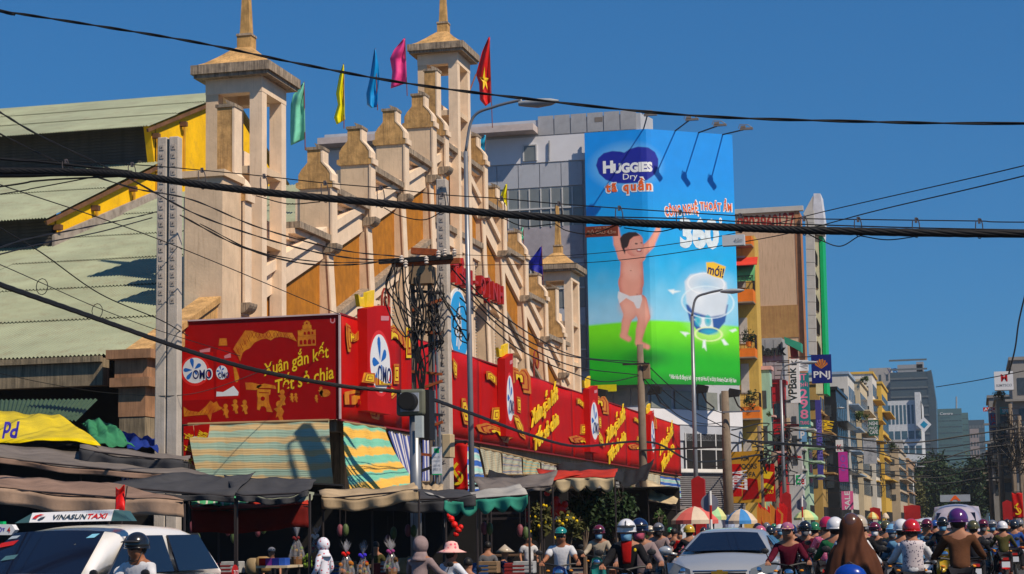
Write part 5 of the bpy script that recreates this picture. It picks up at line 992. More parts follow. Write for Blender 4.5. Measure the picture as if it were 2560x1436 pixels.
# ---- trees
def tree(lab, u, v0, w, Y, leafm, n=9000, size=.38, clumps=26, group=None, trunk=True, bx=None):
    top = onY(u, v0, Y); R_ = w/2*Y/F; z = top.z; base = Vector((top.x, Y, 0)); t = thing('street_tree', lab, 'tree', base, group); rn = random.Random(int(u*7+Y))
    h = z; cz = h*0.6; 
    leaves(Vector((top.x, Y, cz)), (R_, R_*1.1, h*.42), n, size, rn, clumps=clumps).build('crown', leafm, t)
    m = MB().tube([base, base+Vector((.1, 0, h*.25)), base+Vector((-.1, .1, h*.5))], [.38, .3, .2], 8)
    for k in range(6): a_ = k*1.05; m.tube([base+Vector((0, 0, h*.28)), base+Vector((math.cos(a_)*R_*.3, math.sin(a_)*R_*.3, h*.48)), base+Vector((math.cos(a_)*R_*.62, math.sin(a_)*R_*.6, h*.72))], [.16, .1, .04], 6)
    m.build('trunk', M('bark', (.07, .05, .035), .95, var=.4), t); return t
tree('big dark tree closing the street, left of centre', 2320, 1140, 110, 330, green2, 12000, .34, 34); tree('dark round tree just right of the big one', 2375, 1165, 90, 350, green2, 9000, .34, 28)
tree('lower dark tree at the end of the right side', 2440, 1160, 90, 340, green2, 9000, .34, 28); tree('small tree under the lamp arms at the far left kerb', 2285, 1190, 50, 320, green3, 4500, .3, 16)
tree('dusty tree among the poles at the right edge', 2515, 1120, 60, 210, green2, 3500, .22, 18); tree('thin tree by the right pavement', 2478, 1165, 40, 230, green2, 2200, .22, 12)
for k, (u, v, Y, w) in enumerate(((2155, 1040, 189, 34), (2230, 1118, 235, 30), (2196, 1062, 216, 16), (2163, 950, 190, 24), (2500, 985, 188, 30), (1922, 1035, 124, 14))):
    p = onY(u, v, Y); r = w/2*Y/F; pl = thing('rooftop_shrub', 'shrub %s' % ('on the ledge of the cream balconies', 'on the roof of the low beige house', 'small, beside the green sign', 'on the top terrace of the cream house', 'spilling over the beige house at the right edge', 'on the balcony rail of the yellow house')[k], 'plant', p-Vector((0, 0, r)))
    leaves(p, (r, r*.8, r), 420, r*.16, rnd).build('foliage', green1 if k != 4 else green3, pl); MB().lathe([(r*.25, -r), (r*.35, -r*.6)], p, 8).build('pot', beamm, pl)
# ================================================================ flags
def flag(lab, pole, cloth, mat, Y, star=False, pr=.02):
    # pole: pixel top, pixel foot; cloth: list of (left u,v),(right u,v) rows from top to bottom
    a = onY(*pole[1], Y); b = onY(*pole[0], Y); t = thing('flag', lab, 'flag', a, 'festival flags on the market roof'); n = len(cloth)
    MB().tube([a, b], pr, 6).build('flag_pole', M('flag_pole_rust', (.2, .05, .03), .6), t)
    def fn(u, v):
        x = v*(n-1); i = min(int(x), n-2); f_ = x-i
        L_ = Vector(cloth[i][0]).lerp(Vector(cloth[i+1][0]), f_); R_ = Vector(cloth[i][1]).lerp(Vector(cloth[i+1][1]), f_); q = L_.lerp(R_, u)
        return onY(q.x, q.y, Y+.12*math.sin(u*8+v*3)*(1-u*.6)+.05*math.sin(v*11+u*4))
    MB().grid(fn, 14, 20, .006).build('cloth', mat, t, smooth=True)
    if star:
        c = (.55, .52); P = []
        for k in range(10): r = (.36, .2) if k % 2 == 0 else (.15, .085); an = math.pi/2+k*math.pi/5; P.append((c[0]+r[0]*math.cos(an), c[1]-r[1]*math.sin(an)))
        m = MB(); k0 = len(m.v); cen = fn(*c)-Vector((0, .05, 0)); m.add([cen]+[fn(*p)-Vector((0, .05, 0)) for p in P], [(0, i+1, (i+1) % 10+1) for i in range(10)]); m.build('star', lem, t)
    return t
def fm(n, c): return M(n, c, .55, var=.2, scale=3, spec=.2)
flag('mint green flag, the first left of the stepped gable', ((760, 205), (763, 376)), [((758, 207), (761, 207)), ((733, 237), (762, 240)), ((727, 262), (762, 270)), ((726, 330), (763, 320)), ((727, 364), (763, 348))], fm('flag_mint', (.18, .6, .42)), 62)
flag('acid yellow furled flag between the mint and the blue ones', ((859, 160), (860, 322)), [((857, 162), (860, 162)), ((848, 190), (861, 195)), ((840, 235), (861, 230)), ((845, 262), (862, 262)), ((835, 295), (862, 285)), ((842, 312), (863, 300))], fm('flag_yellow', (.8, .72, .0)), 66)
flag('blue furled flag hanging narrow above the gable', ((938, 122), (944, 276)), [((936, 123), (939, 123)), ((930, 160), (947, 165)), ((924, 200), (949, 195)), ((916, 235), (945, 235)), ((918, 262), (944, 260)), ((928, 270), (943, 268))], fm('flag_blue', (.0, .25, .62)), 70)
flag('bright pink flag left of the middle tower', ((1012, 95), (1018, 240)), [((1009, 97), (1013, 97)), ((985, 125), (1014, 130)), ((975, 147), (1015, 150)), ((981, 180), (1016, 185)), ((977, 222), (1017, 208))], fm('flag_pink', (.78, .05, .25)), 74)
flag('red flag with a yellow star right of the middle tower', ((1223, 92), (1231, 320)), [((1221, 94), (1225, 94)), ((1205, 130), (1225, 140)), ((1190, 186), (1226, 190)), ((1198, 210), (1226, 215)), ((1200, 250), (1227, 240)), ((1214, 266), (1227, 256))], fm('flag_red', (.62, .01, .01)), 84, star=True)
flag('sky blue flag half hidden by the gable, right of the lamp post', ((1214, 336), (1210, 480)), [((1211, 338), (1215, 338)), ((1200, 350), (1215, 360)), ((1190, 358), (1214, 380)), ((1204, 372), (1213, 400)), ((1210, 385), (1212, 405))], fm('flag_cyan', (.02, .38, .62)), 88)
flag('acid yellow flag on the descending side of the gable', ((1267, 460), (1268, 560)), [((1264, 461), (1268, 461)), ((1255, 480), (1268, 485)), ((1250, 494), (1268, 505)), ((1262, 500), (1268, 530)), ((1266, 515), (1268, 550))], fm('flag_yellow', (.8, .72, .0)), 92)
flag('small mint flag on the descending side of the gable', ((1308, 568), (1309, 610)), [((1305, 569), (1309, 569)), ((1298, 580), (1309, 585)), ((1297, 590), (1309, 595)), ((1303, 598), (1309, 605))], fm('flag_mint', (.18, .6, .42)), 96)
flag('deep blue flag in front of the far tower', ((1354, 615), (1358, 712)), [((1350, 618), (1355, 617)), ((1338, 635), (1355, 640)), ((1322, 655), (1356, 665)), ((1323, 672), (1357, 680)), ((1345, 690), (1358, 703))], fm('flag_navy', (.01, .015, .3)), 98)
p0 = onY(1152, 285, 82); t = thing('flag_staff', 'bare slanting rod propped against the middle tower', 'pole', p0); MB().tube([p0, onY(1190, 186, 83)], .035, 6).build('rod', M('flag_pole_rust', (.2, .05, .03), .6), t)
# ================================================================ poles
conc = M('pole_concrete', (.50, .44, .38), .85, var=.16, scale=3, streak=1, dirt=((.25, .2, .16), .25), bump=.3); conc2 = M('pole_concrete_dark', (.19, .145, .105), .9, var=.25, scale=3, streak=1, dirt=((.1, .08, .06), .4))
galv = M('galvanised', (.25, .26, .28), .4, metal=.5, var=.15, scale=2); black = M('cable_black', (.012, .011, .011), .6, var=.2); rust = M('rust_orange', (.32, .075, .02), .8, var=.4, scale=8)
def hpole(lab, u, vt, Y, w, ztop_off=0, n=1, holes=(10, .23, 1.0)):
    top = onY(u, vt, Y); H = top.z; t = thing('concrete_pole', lab, 'pole', (top.x, Y, 0))
    for k in range(n):
        cx_ = top.x+(k-(n-1)/2)*w*1.08; wt = w*.42; wb = w*.52
        m = MB().add([(cx_+sx*wb, Y+sy*wb*1.1, 0) for sx, sy in ((-1, -1), (1, -1), (1, 1), (-1, 1))]+[(cx_+sx*wt, Y+sy*wt*1.1, H) for sx, sy in ((-1, -1), (1, -1), (1, 1), (-1, 1))], [(3, 2, 1, 0), (4, 5, 6, 7), (0, 1, 5, 4), (1, 2, 6, 5), (2, 3, 7, 6), (3, 0, 4, 7)])
        sh = m.build('pole_shaft', conc, t, bevel=.02)
        hm_ = MB(); fr = MB(); z = H-.25; c = 0
        while z > H-holes[0]*holes[1]*1.0-0.0 and c < holes[0]:
            yy = Y-wt*1.1-.012-(H-z)/H*(wb-wt); hm_.lathe([(.018, 0), (.018, .02)], (cx_, yy-.012, z), 8, 'Y'); fr.box((cx_, yy+.004, z), (.1, .012, .12)); z -= holes[1]; c += 1
        tag(fr.build('hole_recess', M('pole_recess', (.44, .38, .33), .9), t), kind='stuff'); tag(hm_.build('bolt_hole', M('hole_grey', (.12, .1, .09), .9), t), kind='stuff')
    if n == 2: MB().boxc(top.x-.04, top.x+.04, Y-.1, Y+.1, .3, H-.05).build('pole_gap', M('slate_gap', (.05, .065, .075), .7), t)
    return t
hpole('tall pair of pale concrete poles joined side by side at the left', 425, 345, 40, .27, n=2, holes=(20, .2, 1))
hpole('single square concrete pole with bolt holes right of the wire tangle', 1106, 450, 47, .32, holes=(36, .21, 1))
def rpole(lab, u, vt, Y, r, mat=None, cat='pole', name='utility_pole', group=None):
    top = onY(u, vt, Y); t = thing(name, lab, cat, (top.x, Y, 0), group); MB().tube([(top.x+.03, Y, 0), (top.x, Y, top.z*.5), top], [r*1.25, r*1.1, r*.85], 12).build('pole_shaft', mat or conc2, t, smooth=True); return t, top
t, tp_ = rpole('weathered grey brown utility pole in front of the green of the poster', 1600, 862, 75, .15); MB().box((tp_.x+.25, 75, tp_.z-1.1), (.25, .25, .6)).build('pole_box', M('box_brown', (.25, .17, .1), .8), t)
MB().beam((tp_.x-.7, 74.8, tp_.z-.8), (tp_.x+.4, 74.8, tp_.z-.8), .07).beam((tp_.x-.1, 74.8, 4.6), (tp_.x+3, 74.8, 4.65), .07).build('crossarm', steel, t)
t, tq_ = rpole('thick dark utility pole in front of the shuttered shop', 1812, 978, 96, .22); MB().beam((tq_.x-.1, 95.6, tq_.z-1.1), (tq_.x+1.8, 95.6, tq_.z-1.1), .07).build('crossarm', galv, t)
MB().tube([(tq_.x, 96, 0), (tq_.x, 96, 2.1)], .29, 12).build('painted_base', M('pole_blue_base', (.35, .42, .6), .7, var=.4, scale=6), t)
for k, (u, v, Y, r, l) in enumerate(((1898, 1065, 118, .15, 'leaning pole before the red and yellow shop boards'), (1935, 1130, 122, .22, 'pole right of the red and yellow shop boards'), (1990, 1150, 135, .18, 'pole beneath the teal vertical sign'), (2030, 1120, 148, .18, 'pole under the hanging navy sign'), (2110, 1160, 180, .2, 'pole by the magenta banner sign'), (2215, 1190, 230, .2, 'pole in front of the beige houses'), (2472, 1110, 205, .2, 'leftmost pole of the right hand kerb'), (2497, 1060, 186, .2, 'second pole of the right hand kerb'), (2525, 1010, 170, .2, 'third pole of the right hand kerb, under the white box sign'), (2548, 1040, 160, .18, 'pole closest to the right edge'), (2195, 1165, 215, .15, 'slim pole before the white gabled house'), (2245, 1180, 260, .15, 'slim pole before the brown house'))):
    t, tt = rpole('dark ' + l, u, v, Y, r); 
    for q in range(3): MB().beam((tt.x-.8, Y-.1, tt.z-.4-q*.6), (tt.x+.8, Y-.1, tt.z-.4-q*.6), .08).build('crossarm', steel, t)
    rn = random.Random(k); 
    for q in range(5):
        a = Vector((tt.x, Y-.2, tt.z-.5)); pts = [a+Vector((rn.uniform(-.6, .6), rn.uniform(-.3, .3), -rn.uniform(0, 2.6))) for _ in range(6)]; MB().tube(spline(pts, 4), .03, 4).build('loose_cable', black, t)
# street lamps with curved arms
def lamp(lab, u, Y, vtop, base_u, arm_u, arm_v, r=.062):
    base = onY(base_u, 1300, Y); a = onY(u, vtop+120*75/Y*.6, Y); top = onY((u+arm_u)/2, arm_v+3, Y); end = onY(arm_u, arm_v+4, Y)
    t = thing('street_lamp', lab, 'street lamp', (base.x, Y, 0), 'curved arm street lamps along the kerb')
    MB().tube([(base.x, Y, 0), (base.x*.6+a.x*.4, Y, a.z*.5), a], [r*1.3, r*1.15, r*.9], 10).tube([(base.x, Y, 0), (base.x, Y, .9)], r*1.7, 10).build('lamp_post', galv, t, smooth=True)
    c = [a, a.lerp(Vector((a.x+(end.x-a.x)*.12, Y, top.z)), .72), Vector((a.x+(end.x-a.x)*.32, Y, a.z+(top.z-a.z)*.92)), Vector((a.x+(end.x-a.x)*.6, Y, top.z+.02)), Vector((end.x-1.0, Y, end.z+.05))]
    MB().tube(spline(c, 6), r*.62, 8).build('arm', galv, t, smooth=True)
    h = MB(); vs = [(0, .07, .07), (.15, .1, .1), (.5, .17, .15), (.85, .14, .11), (1.05, .02, .03)]
    P = [];
    for x, ry, rz_ in vs:
        for k in range(10): an = 2*math.pi*k/10; P.append((end.x-1.0+x, Y+ry*math.cos(an), end.z+.04+rz_*math.sin(an)*(1 if math.sin(an) < 0 else .6)))
    h.add(P, [(i*10+k, i*10+(k+1) % 10, i*10+10+(k+1) % 10, i*10+10+k) for i in range(4) for k in range(10)]); h.build('lamp_head', M('lamp_shell', (.33, .35, .37), .4), t, smooth=True)
lamp('nearest tall street lamp, its arm reaching over the market gable', 1164, 46, 262, 1182, 1392, 252)
lamp('second street lamp, its head in front of the poster', 1730, 82, 725, 1742, 1858, 724, .085)
lamp('third street lamp beside the crimson shop front', 1952, 119, 905, 1962, 2042, 903, .09)
lamp('fourth street lamp before the pale blue house', 2066, 160, 1020, 2080, 2110, 1017, .1)
lamp('fifth street lamp before the cream houses', 2132, 200, 1062, 2145, 2172, 1062, .1)
lamp('street lamp against the left side of the dark trees', 2262, 300, 1152, 2266, 2292, 1150, .1); lamp('street lamp in front of the middle of the dark trees', 2282, 290, 1165, 2286, 2312, 1163, .1)
lamp('street lamp before the beige houses', 2180, 240, 1105, 2186, 2210, 1103, .1); lamp('street lamp just left of the dark trees', 2215, 275, 1130, 2220, 2240, 1128, .1)
rn = random.Random(17)
for k, (Y, X) in enumerate([(126, -12.1), (140, -12), (154, -12.1), (168, -12), (190, -12.2), (208, -12), (224, -12.1), (248, -12), (270, -12.1), (300, -12), (140, 3.4), (155, 3.3), (200, 3.2), (225, 3.1), (250, 3.2), (280, 3)]):
    H = rn.uniform(7.5, 10); t = thing('utility_pole', 'slim dark utility pole %s kerb, %s' % ('on the left' if X < 0 else 'on the right', ['beside the number sign', 'before the mint front', 'before the mustard house', 'beside the black glass front', 'before the cream balconies', 'next to the fifth lamp', 'before the tall white front', 'before the beige house', 'before the grey house', 'at the brown house', 'under the white box sign', 'right behind the nearest one', 'beside the dark narrow house', 'beyond the dark narrow house', 'at the low brown house', 'farthest, at the trees'][k]), 'pole', (X, Y, 0), 'utility poles down the street')
    MB().tube([(X, Y, 0), (X+rn.uniform(-.15, .15), Y, H)], [.14, .1], 8).build('pole_shaft', conc2, t); MB().beam((X-.9, Y, H-.5), (X+.9, Y, H-.5), .09).beam((X-.7, Y, H-1.1), (X+.7, Y, H-1.1), .08).build('crossarm', steel, t)
    for q in range(6): a = Vector((X, Y-.15, H-.6)); MB().tube(spline([a+Vector((rn.uniform(-1, 1), rn.uniform(-.3, .3), -rn.uniform(0, 3.2))) for _ in range(6)], 3), .035, 4).build('loose_cable', black, t)
# wire pole with its tangle
wp = onY(1062, 640, 46.0); t = thing('wire_pole', 'steel lattice pole buried in a tangle of black wires before the gable', 'pole', (wp.x, 46, 0)); s_ = F/46
for dx in (-.33, .12): MB().tube([(wp.x+dx, 46, 0), (wp.x+dx, 46, wp.z)], .06, 6).build('upright', conc2, t)
for dx in (.3, .42): MB().tube([(wp.x+dx, 45.9, 2), (wp.x+dx*.6, 46, wp.z-1)], .03, 6).build('brace', galv, t)
for k in range(12): z = wp.z-.9-k*.52; MB().beam((wp.x-.35, 45.9, z), (wp.x+.45, 45.9, z+(.25 if k % 2 else -.1)), .07).build('lattice_bar', rust if k % 3 else steel, t)
MB().beam(onY(948, 655, 45.8), onY(1132, 643, 45.8), .12, .12).build('crossarm', black, t); MB().beam(onY(980, 662, 45.9), onY(1150, 652, 45.9), .1, .14).build('crossarm', rust, t); MB().beam(onY(1030, 628, 46.1), onY(1092, 632, 46.1), .22, .16).build('crossarm', rust, t)
MB().boxc(wp.x-.35, wp.x+.25, 45.7, 46.2, wp.z-.75, wp.z-.3).build('terminal_box', M('box_brown', (.25, .17, .1), .8), t)
for u, v in ((1004, 652), (1014, 664), (1066, 655), (1112, 636), (1136, 636), (1096, 640)):
    p = onY(u, v, 45.6); MB().lathe([(.03, -.06), (.06, -.03), (.04, 0), (.07, .04), (.04, .07), (.06, .1), (.02, .14)], p, 8).build('insulator', M('insulator', (.6, .52, .45), .3), t)
rn = random.Random(11)
for k in range(10):
    u0 = 975+rn.random()*60; u1 = 1030+rn.random()*45; v0 = 660+rn.random()*10; v1 = 780+rn.random()*90; dip = 80+rn.random()*90
    P = [onY(u0, v0, 45.6), onY(u0+rn.uniform(-25, 10), v0+dip*.6, 45.5+rn.uniform(-.3, .2)), onY((u0+u1)/2, v0+dip+30, 45.4), onY(u1, v1, 45.6)]; MB().tube(spline(P, 6), .014+rn.random()*.01, 5).build('loose_cable', black, t)
for k in range(9):
    u0 = 1034+rn.random()*38; P = [onY(u0, 680+rn.random()*60, 45.7)]+[onY(1036+rn.random()*30, 760+q*80+rn.random()*30, 45.6) for q in range(4)]; MB().tube(spline(P, 5), .022, 5).build('riser_cable', black, t)
for k in range(4):
    c_ = (1140+rn.uniform(-14, 30), 790+rn.uniform(-70, 60)); r_ = rn.uniform(12, 34); P = [onY(1092, 680+rn.random()*60, 46)]
    for q in range(9): an = q/8*6.3+rn.random(); P.append(onY(c_[0]+r_*.6*math.cos(an), c_[1]+r_*math.sin(an), 45.9+rn.uniform(-.2, .2)))
    MB().tube(spline(P, 4), .017, 4).build('cable_coil', black, t)
for k in range(12):
    P = [onY(1078+rn.uniform(-25, 35), 690+rn.uniform(-10, 90)+q*35, 45.8+rn.uniform(-.3, .3)) for q in range(5)]; MB().tube(spline(P, 4), .014, 4).build('loose_cable', black, t)
# traffic signal seen from behind its hood
t = thing('traffic_light', 'grey traffic light with one dark round lens facing the camera', 'traffic light', (onY(1045, 1200, 38).x, 38, 0))
a = onY(990, 1040, 38); b = onY(1060, 972, 38); MB().boxc(a.x, b.x, 38, 38.35, a.z, b.z).build('signal_box', M('signal_green_grey', (.13, .135, .1), .6), t, bevel=.05)
a2 = onY(1002, 1030, 37.98); b2 = onY(1047, 982, 37.98); MB().boxc(a2.x, b2.x, 37.95, 37.995, a2.z, b2.z).build('signal_plate', M('signal_plate', (.33, .36, .42), .5), t)
c_ = onY(1024, 1005, 37.94); MB().lathe([(.19, 0), (.19, -.26)], c_, 24, 'Y').build('lens_hood', black, t); MB().lathe([(.165, -.262), (.165, -.268)], c_, 24, 'Y').build('lens', darkin, t)
a = onY(1060, 1100, 38.2); b = onY(1076, 975, 38.2); MB().boxc(b.x-.18, b.x, 38.1, 38.5, a.z, b.z).build('side_signal', black, t)
a = onY(1041, 1095, 37.9); b = onY(1058, 1040, 37.9); MB().boxc(a.x, b.x, 37.8, 37.95, a.z, b.z).build('control_box', M('signal_pale', (.45, .5, .5), .5), t)
pq = onY(1038, 1100, 38.2); MB().tube([(pq.x, 38.2, 0), (pq.x, 38.2, 4.2)], .12, 14).build('signal_post', galv, t, smooth=True)
a = onY(1080, 1188, 44); b = onY(1104, 1117, 44); t = thing('paper_notice', 'white paper notice with green heading hung on the concrete pole', 'poster', (a.x, 44, a.z)); MB().boxc(a.x, b.x, 44, 44.02, a.z, b.z).build('sheet', wh, t)
bd = Board((a.x, 44, a.z), (b.x-a.x, 0, 0), (0, 0, b.z-a.z), (0, -1, 0))
for k in range(4): bd.text(('ĐẦU TƯ', 'CĂN HỘ', 'GIÁ RẺ', '0903 11')[k], (.12, .6-k*.15, .88, .7-k*.15), omul, 'lettering', t)
bd.shape([[(.25, .78), (.75, .78), (.75, .95), (.25, .95)], [(0, 0), (1, 0), (1, .04), (0, .04)]], gg, 'green_heading', t)
a = onY(1105, 1145, 45); b = onY(1126, 1085, 45); t = thing('meter_box', 'buff wooden meter box on the concrete pole', 'box', (a.x, 45, a.z)); MB().boxc(a.x, b.x, 45, 45.4, a.z, b.z).build('cabinet', M('buff_wood', (.5, .38, .22), .8), t, bevel=.02)
# ================================================================ cables
def cable(lab, pts, r, n=10, strands=1, cat='cable', sub=None, name='overhead_cable', group='overhead cables'):
    K = [onY(u, v, Y) for u, v, Y in pts]
    if pts[0][0] < 0: d = (K[0]-K[1]).normalized(); K = [K[0]+d*14+Vector((0, 0, .5)), K[0]+d*6+Vector((0, 0, .1))]+K
    if pts[-1][0] > 2600: d = (K[-1]-K[-2]).normalized(); K = K+[K[-1]+d*5+Vector((0, 0, .1)), K[-1]+d*12+Vector((0, 0, .5))]
    P = spline(K, n); o = thing(name, lab, cat, P[0], group)
    if strands == 1: MB().tube(P, r, 6).build('strand', black, o, smooth=True); return o, P
    rn = random.Random(len(lab))
    for k in range(strands):
        ph = 2*math.pi*k/strands; rr = r*.55; q = []
        for i, p in enumerate(P): an = ph+i*.8; q.append(p+Vector((0, rr*math.cos(an)*.9, rr*math.sin(an))))
        MB().tube(q, r*.55, 6).build('strand', black, o, smooth=True)
    return o, P
Yc = 22
cable('long single cable crossing high over the whole view', [(-60, 14, 18), (0, 27, 18), (250, 66, 18), (500, 108, 18), (750, 160, 18), (1000, 206, 18), (1280, 243, 18), (1700, 287, 18), (2100, 303, 18), (2620, 309, 18)], .0155, strands=2)
mess = [(-60, 392, Yc), (0, 396, Yc), (330, 412, Yc), (505, 426, Yc), (660, 441, Yc), (812, 458, Yc), (952, 470, Yc), (1105, 487, Yc), (1253, 497, Yc), (1397, 510, Yc), (1548, 521, Yc), (1700, 531, Yc), (1850, 540, Yc), (2010, 547, Yc), (2145, 549, Yc), (2290, 551, Yc), (2448, 553, Yc), (2620, 556, Yc)]
cable('thin messenger wire just above the thick black bundle', mess, .007)
main = [(-60, 428, Yc), (0, 428, Yc), (200, 430, Yc), (330, 438, Yc), (500, 462, Yc), (700, 485, Yc), (950, 508, Yc), (1250, 535, Yc), (1545, 555, Yc), (1700, 563, Yc), (1900, 572, Yc), (2100, 578, Yc), (2620, 585, Yc)]
o, P = cable('thick black cable bundle crossing the middle of the view', main, .046, strands=6, n=14)
mp = lambda L, u: next(((a[1]+(b[1]-a[1])*(u-a[0])/(b[0]-a[0])) for a, b in zip(L, L[1:]) if a[0] <= u <= b[0]), 500)
for u in (165, 330, 505, 660, 812, 952, 1105, 1253, 1397, 1548, 1700, 1850, 2010, 2145, 2290, 2448):
    v0, v1 = mp(mess, u), mp(main, u); c = onY(u, (v0+v1)/2+2, Yc); h = (v1-v0)/2/F*Yc+.05; pts = []
    for k in range(15): an = -1.9+k/14*(math.pi*2-1.4)-.15; pts.append(c+Vector((.04*math.sin(an+2.6), .03*math.cos(an)*1.4, h*math.cos(an+2.6))))
    MB().tube(pts, .0065, 5).box(onY(u, v0, Yc), (.03, .03, .06)).build('cable_hook', M('hook_grey', (.12, .1, .1), .5), o)
cable('second thin wire running just above the bundle to the right', [(1380, 540, Yc), (1700, 547, Yc), (2000, 561, Yc), (2620, 576, Yc)], .008)
for k, (L, r) in enumerate((([(-60, 392, Yc), (100, 405, Yc), (330, 430, Yc)], .018), ([(-60, 475, Yc), (100, 452, Yc), (330, 440, Yc)], .012), ([(-60, 440, Yc), (150, 436, Yc), (330, 436, Yc)], .03), ([(-60, 495, Yc), (90, 470, Yc), (250, 440, Yc)], .008))):
    cable('%s strand of the four fanning out from the bundle at the left edge' % ('uppermost', 'third', 'thickest', 'lowest')[k], L, r)
for k, L in enumerate(([(1390, 562, Yc), (1420, 578, Yc), (1480, 585, Yc), (1545, 562, Yc)], [(1560, 570, Yc), (1640, 580, Yc), (1700, 568, Yc)], [(2020, 585, Yc), (2050, 600, Yc), (2100, 616, Yc), (2145, 592, Yc)], [(2150, 590, Yc), (2220, 600, Yc), (2300, 590, Yc)], [(960, 520, Yc), (1000, 540, Yc), (1060, 550, Yc), (1105, 530, Yc)], [(1255, 545, Yc), (1310, 566, Yc), (1390, 560, Yc)], [(640, 490, Yc), (720, 510, Yc), (800, 505, Yc)])):
    cable('slack loop under the thick bundle, %s' % ('at the top left of the poster', 'over the middle of the poster', 'the deepest, in the sky on the right', 'shallow, in the sky on the right', 'right of the stepped gable', 'over the grey office', 'over the left part of the gable')[k], L, .007)
cable('twisted cable from the upper left to the wire pole, the upper one', [(-60, 300, 28), (0, 335, 29), (160, 412, 31), (330, 470, 34), (480, 500, 37), (650, 570, 40), (850, 625, 43), (1000, 642, 45.7)], .018, strands=2)
cable('twisted cable from the upper left to the wire pole, the middle one', [(-60, 245, 27), (0, 281, 28), (110, 345, 30), (310, 440, 33), (500, 540, 37), (700, 608, 41), (850, 642, 43), (985, 653, 45.7)], .02, strands=2)
cable('twisted cable sagging lowest from the double pole to the wire pole', [(450, 538, 39.6), (600, 616, 41), (750, 658, 43), (880, 662, 44.5), (1000, 648, 45.7)], .022, strands=2)
cable('twisted cable between the middle one and the lowest, before the gable', [(500, 560, 39), (640, 628, 41), (800, 655, 43), (950, 655, 45.7)], .015, strands=2)
cable('thin straight wire from the left edge down to the banner corner', [(-60, 435, 30), (0, 462, 32), (400, 600, 39), (850, 787, 49.5)], .011)
cable('thin wire crossing the low roof towards the double pole', [(-40, 545, 30), (100, 630, 32), (250, 735, 35), (400, 800, 38), (470, 840, 41)], .012)
cable('pair of service wires entering the double pole, the upper', [(-60, 640, 27), (60, 600, 30), (200, 572, 34), (330, 545, 38), (392, 530, 39.7)], .016, strands=2)
cable('pair of service wires entering the double pole, the lower', [(-60, 650, 27), (120, 606, 32), (250, 580, 36), (380, 545, 39.6)], .013)
low = [(-60, 688, 24), (0, 712, 25), (200, 782, 28), (400, 853, 31), (520, 893, 33), (660, 930, 35), (850, 965, 37), (1000, 980, 38), (1070, 995, 40), (1200, 1042, 46), (1320, 1086, 54), (1440, 1116, 64), (1560, 1106, 73), (1600, 1105, 75), (1650, 1112, 78), (1720, 1150, 84), (1770, 1155, 90), (1812, 1150, 95.5)]
o, P = cable('thick untidy cable sagging from the lower left across both banners', low, .042, strands=5, n=10)
cable('thin wire accompanying the low thick cable', [(-60, 640, 24), (0, 662, 25), (100, 706, 27), (240, 768, 30), (395, 826, 33), (600, 890, 36)], .007)
for u, v, Y in ((105, 725, 27), (243, 785, 30)):
    c = onY(u, v, Y); MB().tube([c+Vector((.1*math.cos(k/12*6.3), 0, .13*math.sin(k/12*6.3)+.05)) for k in range(13)], .007, 5).build('cable_loop', black, o)
for k, L in enumerate(([(1150, 685, 46), (1240, 775, 50), (1350, 850, 58), (1450, 893, 66), (1597, 905, 75)], [(1130, 672, 46), (1250, 805, 51), (1400, 885, 61), (1592, 912, 75)], [(1145, 715, 46), (1280, 840, 53), (1430, 915, 63), (1597, 938, 75)], [(1150, 745, 46), (1300, 875, 54), (1450, 940, 65), (1520, 955, 70), (1597, 940, 75)])):
    cable('%s of the four cables from the wire pole to the pole before the poster' % ('uppermost', 'second', 'third', 'lowest')[k], L, .02)
cable('long thin wire rising to the right edge, the upper one', [(1085, 636, 46), (1400, 640, 42), (1750, 600, 36), (2100, 520, 30), (2620, 400, 24)], .008); cable('long thin wire rising to the right edge, the lower one', [(1130, 664, 46), (1500, 655, 41), (1900, 598, 34), (2200, 525, 29), (2620, 425, 24)], .009)
for k, L in enumerate(([(1605, 900, 75), (1680, 970, 82), (1740, 1010, 88), (1812, 1035, 95.5)], [(1608, 930, 75), (1700, 1010, 85), (1812, 1070, 95.5)], [(1608, 945, 75), (1690, 1035, 84), (1760, 1060, 90), (1812, 1055, 95.5)])):
    cable('%s of the three wires between the two poles under the poster' % ('upper', 'middle', 'lower')[k], L, .022)
cable('drooping wire down the right edge beside the white sign', [(2572, 700, 60), (2548, 800, 60), (2538, 870, 60), (2522, 935, 60)], .025); cable('thin wire slanting up to the right edge past the far towers', [(2340, 968, 160), (2450, 950, 150), (2620, 915, 140)], .035)
for k, L in enumerate(([(1815, 1150, 96), (1848, 1108, 99), (1900, 1104, 105), (2100, 1118, 130), (2330, 1122, 160), (2460, 1105, 175), (2620, 1080, 180)], [(1900, 1108, 105), (2150, 1125, 140), (2400, 1140, 165), (2620, 1125, 180)], [(1812, 1080, 96), (2000, 1150, 120), (2200, 1178, 150), (2450, 1170, 175), (2620, 1150, 180)], [(1930, 1165, 120), (2100, 1205, 150), (2300, 1215, 180), (2500, 1195, 186)], [(1900, 1070, 118), (2050, 1150, 148), (2215, 1200, 230)], [(1935, 1135, 122), (2030, 1160, 148), (2110, 1185, 180), (2215, 1205, 230)], [(2070, 1065, 160), (2150, 1100, 200), (2260, 1160, 300)], [(2215, 1198, 230), (2340, 1225, 220), (2472, 1190, 205)], [(2110, 1168, 180), (2300, 1190, 190), (2497, 1120, 186)])):
    cable('street cable %s' % ('with the sharp bend at the dark pole, running to the right edge', 'parallel to and below the bent one', 'sagging widely before the cream houses', 'low over the crowd in the distance', 'from the shop board pole to the beige houses', 'lower, from the shop board pole to the beige houses', 'climbing from the fourth lamp to the trees', 'low across the dark trees', 'across the dark trees to the right hand poles')[k], L, .05 if k < 2 else .035)
rn = random.Random(8)
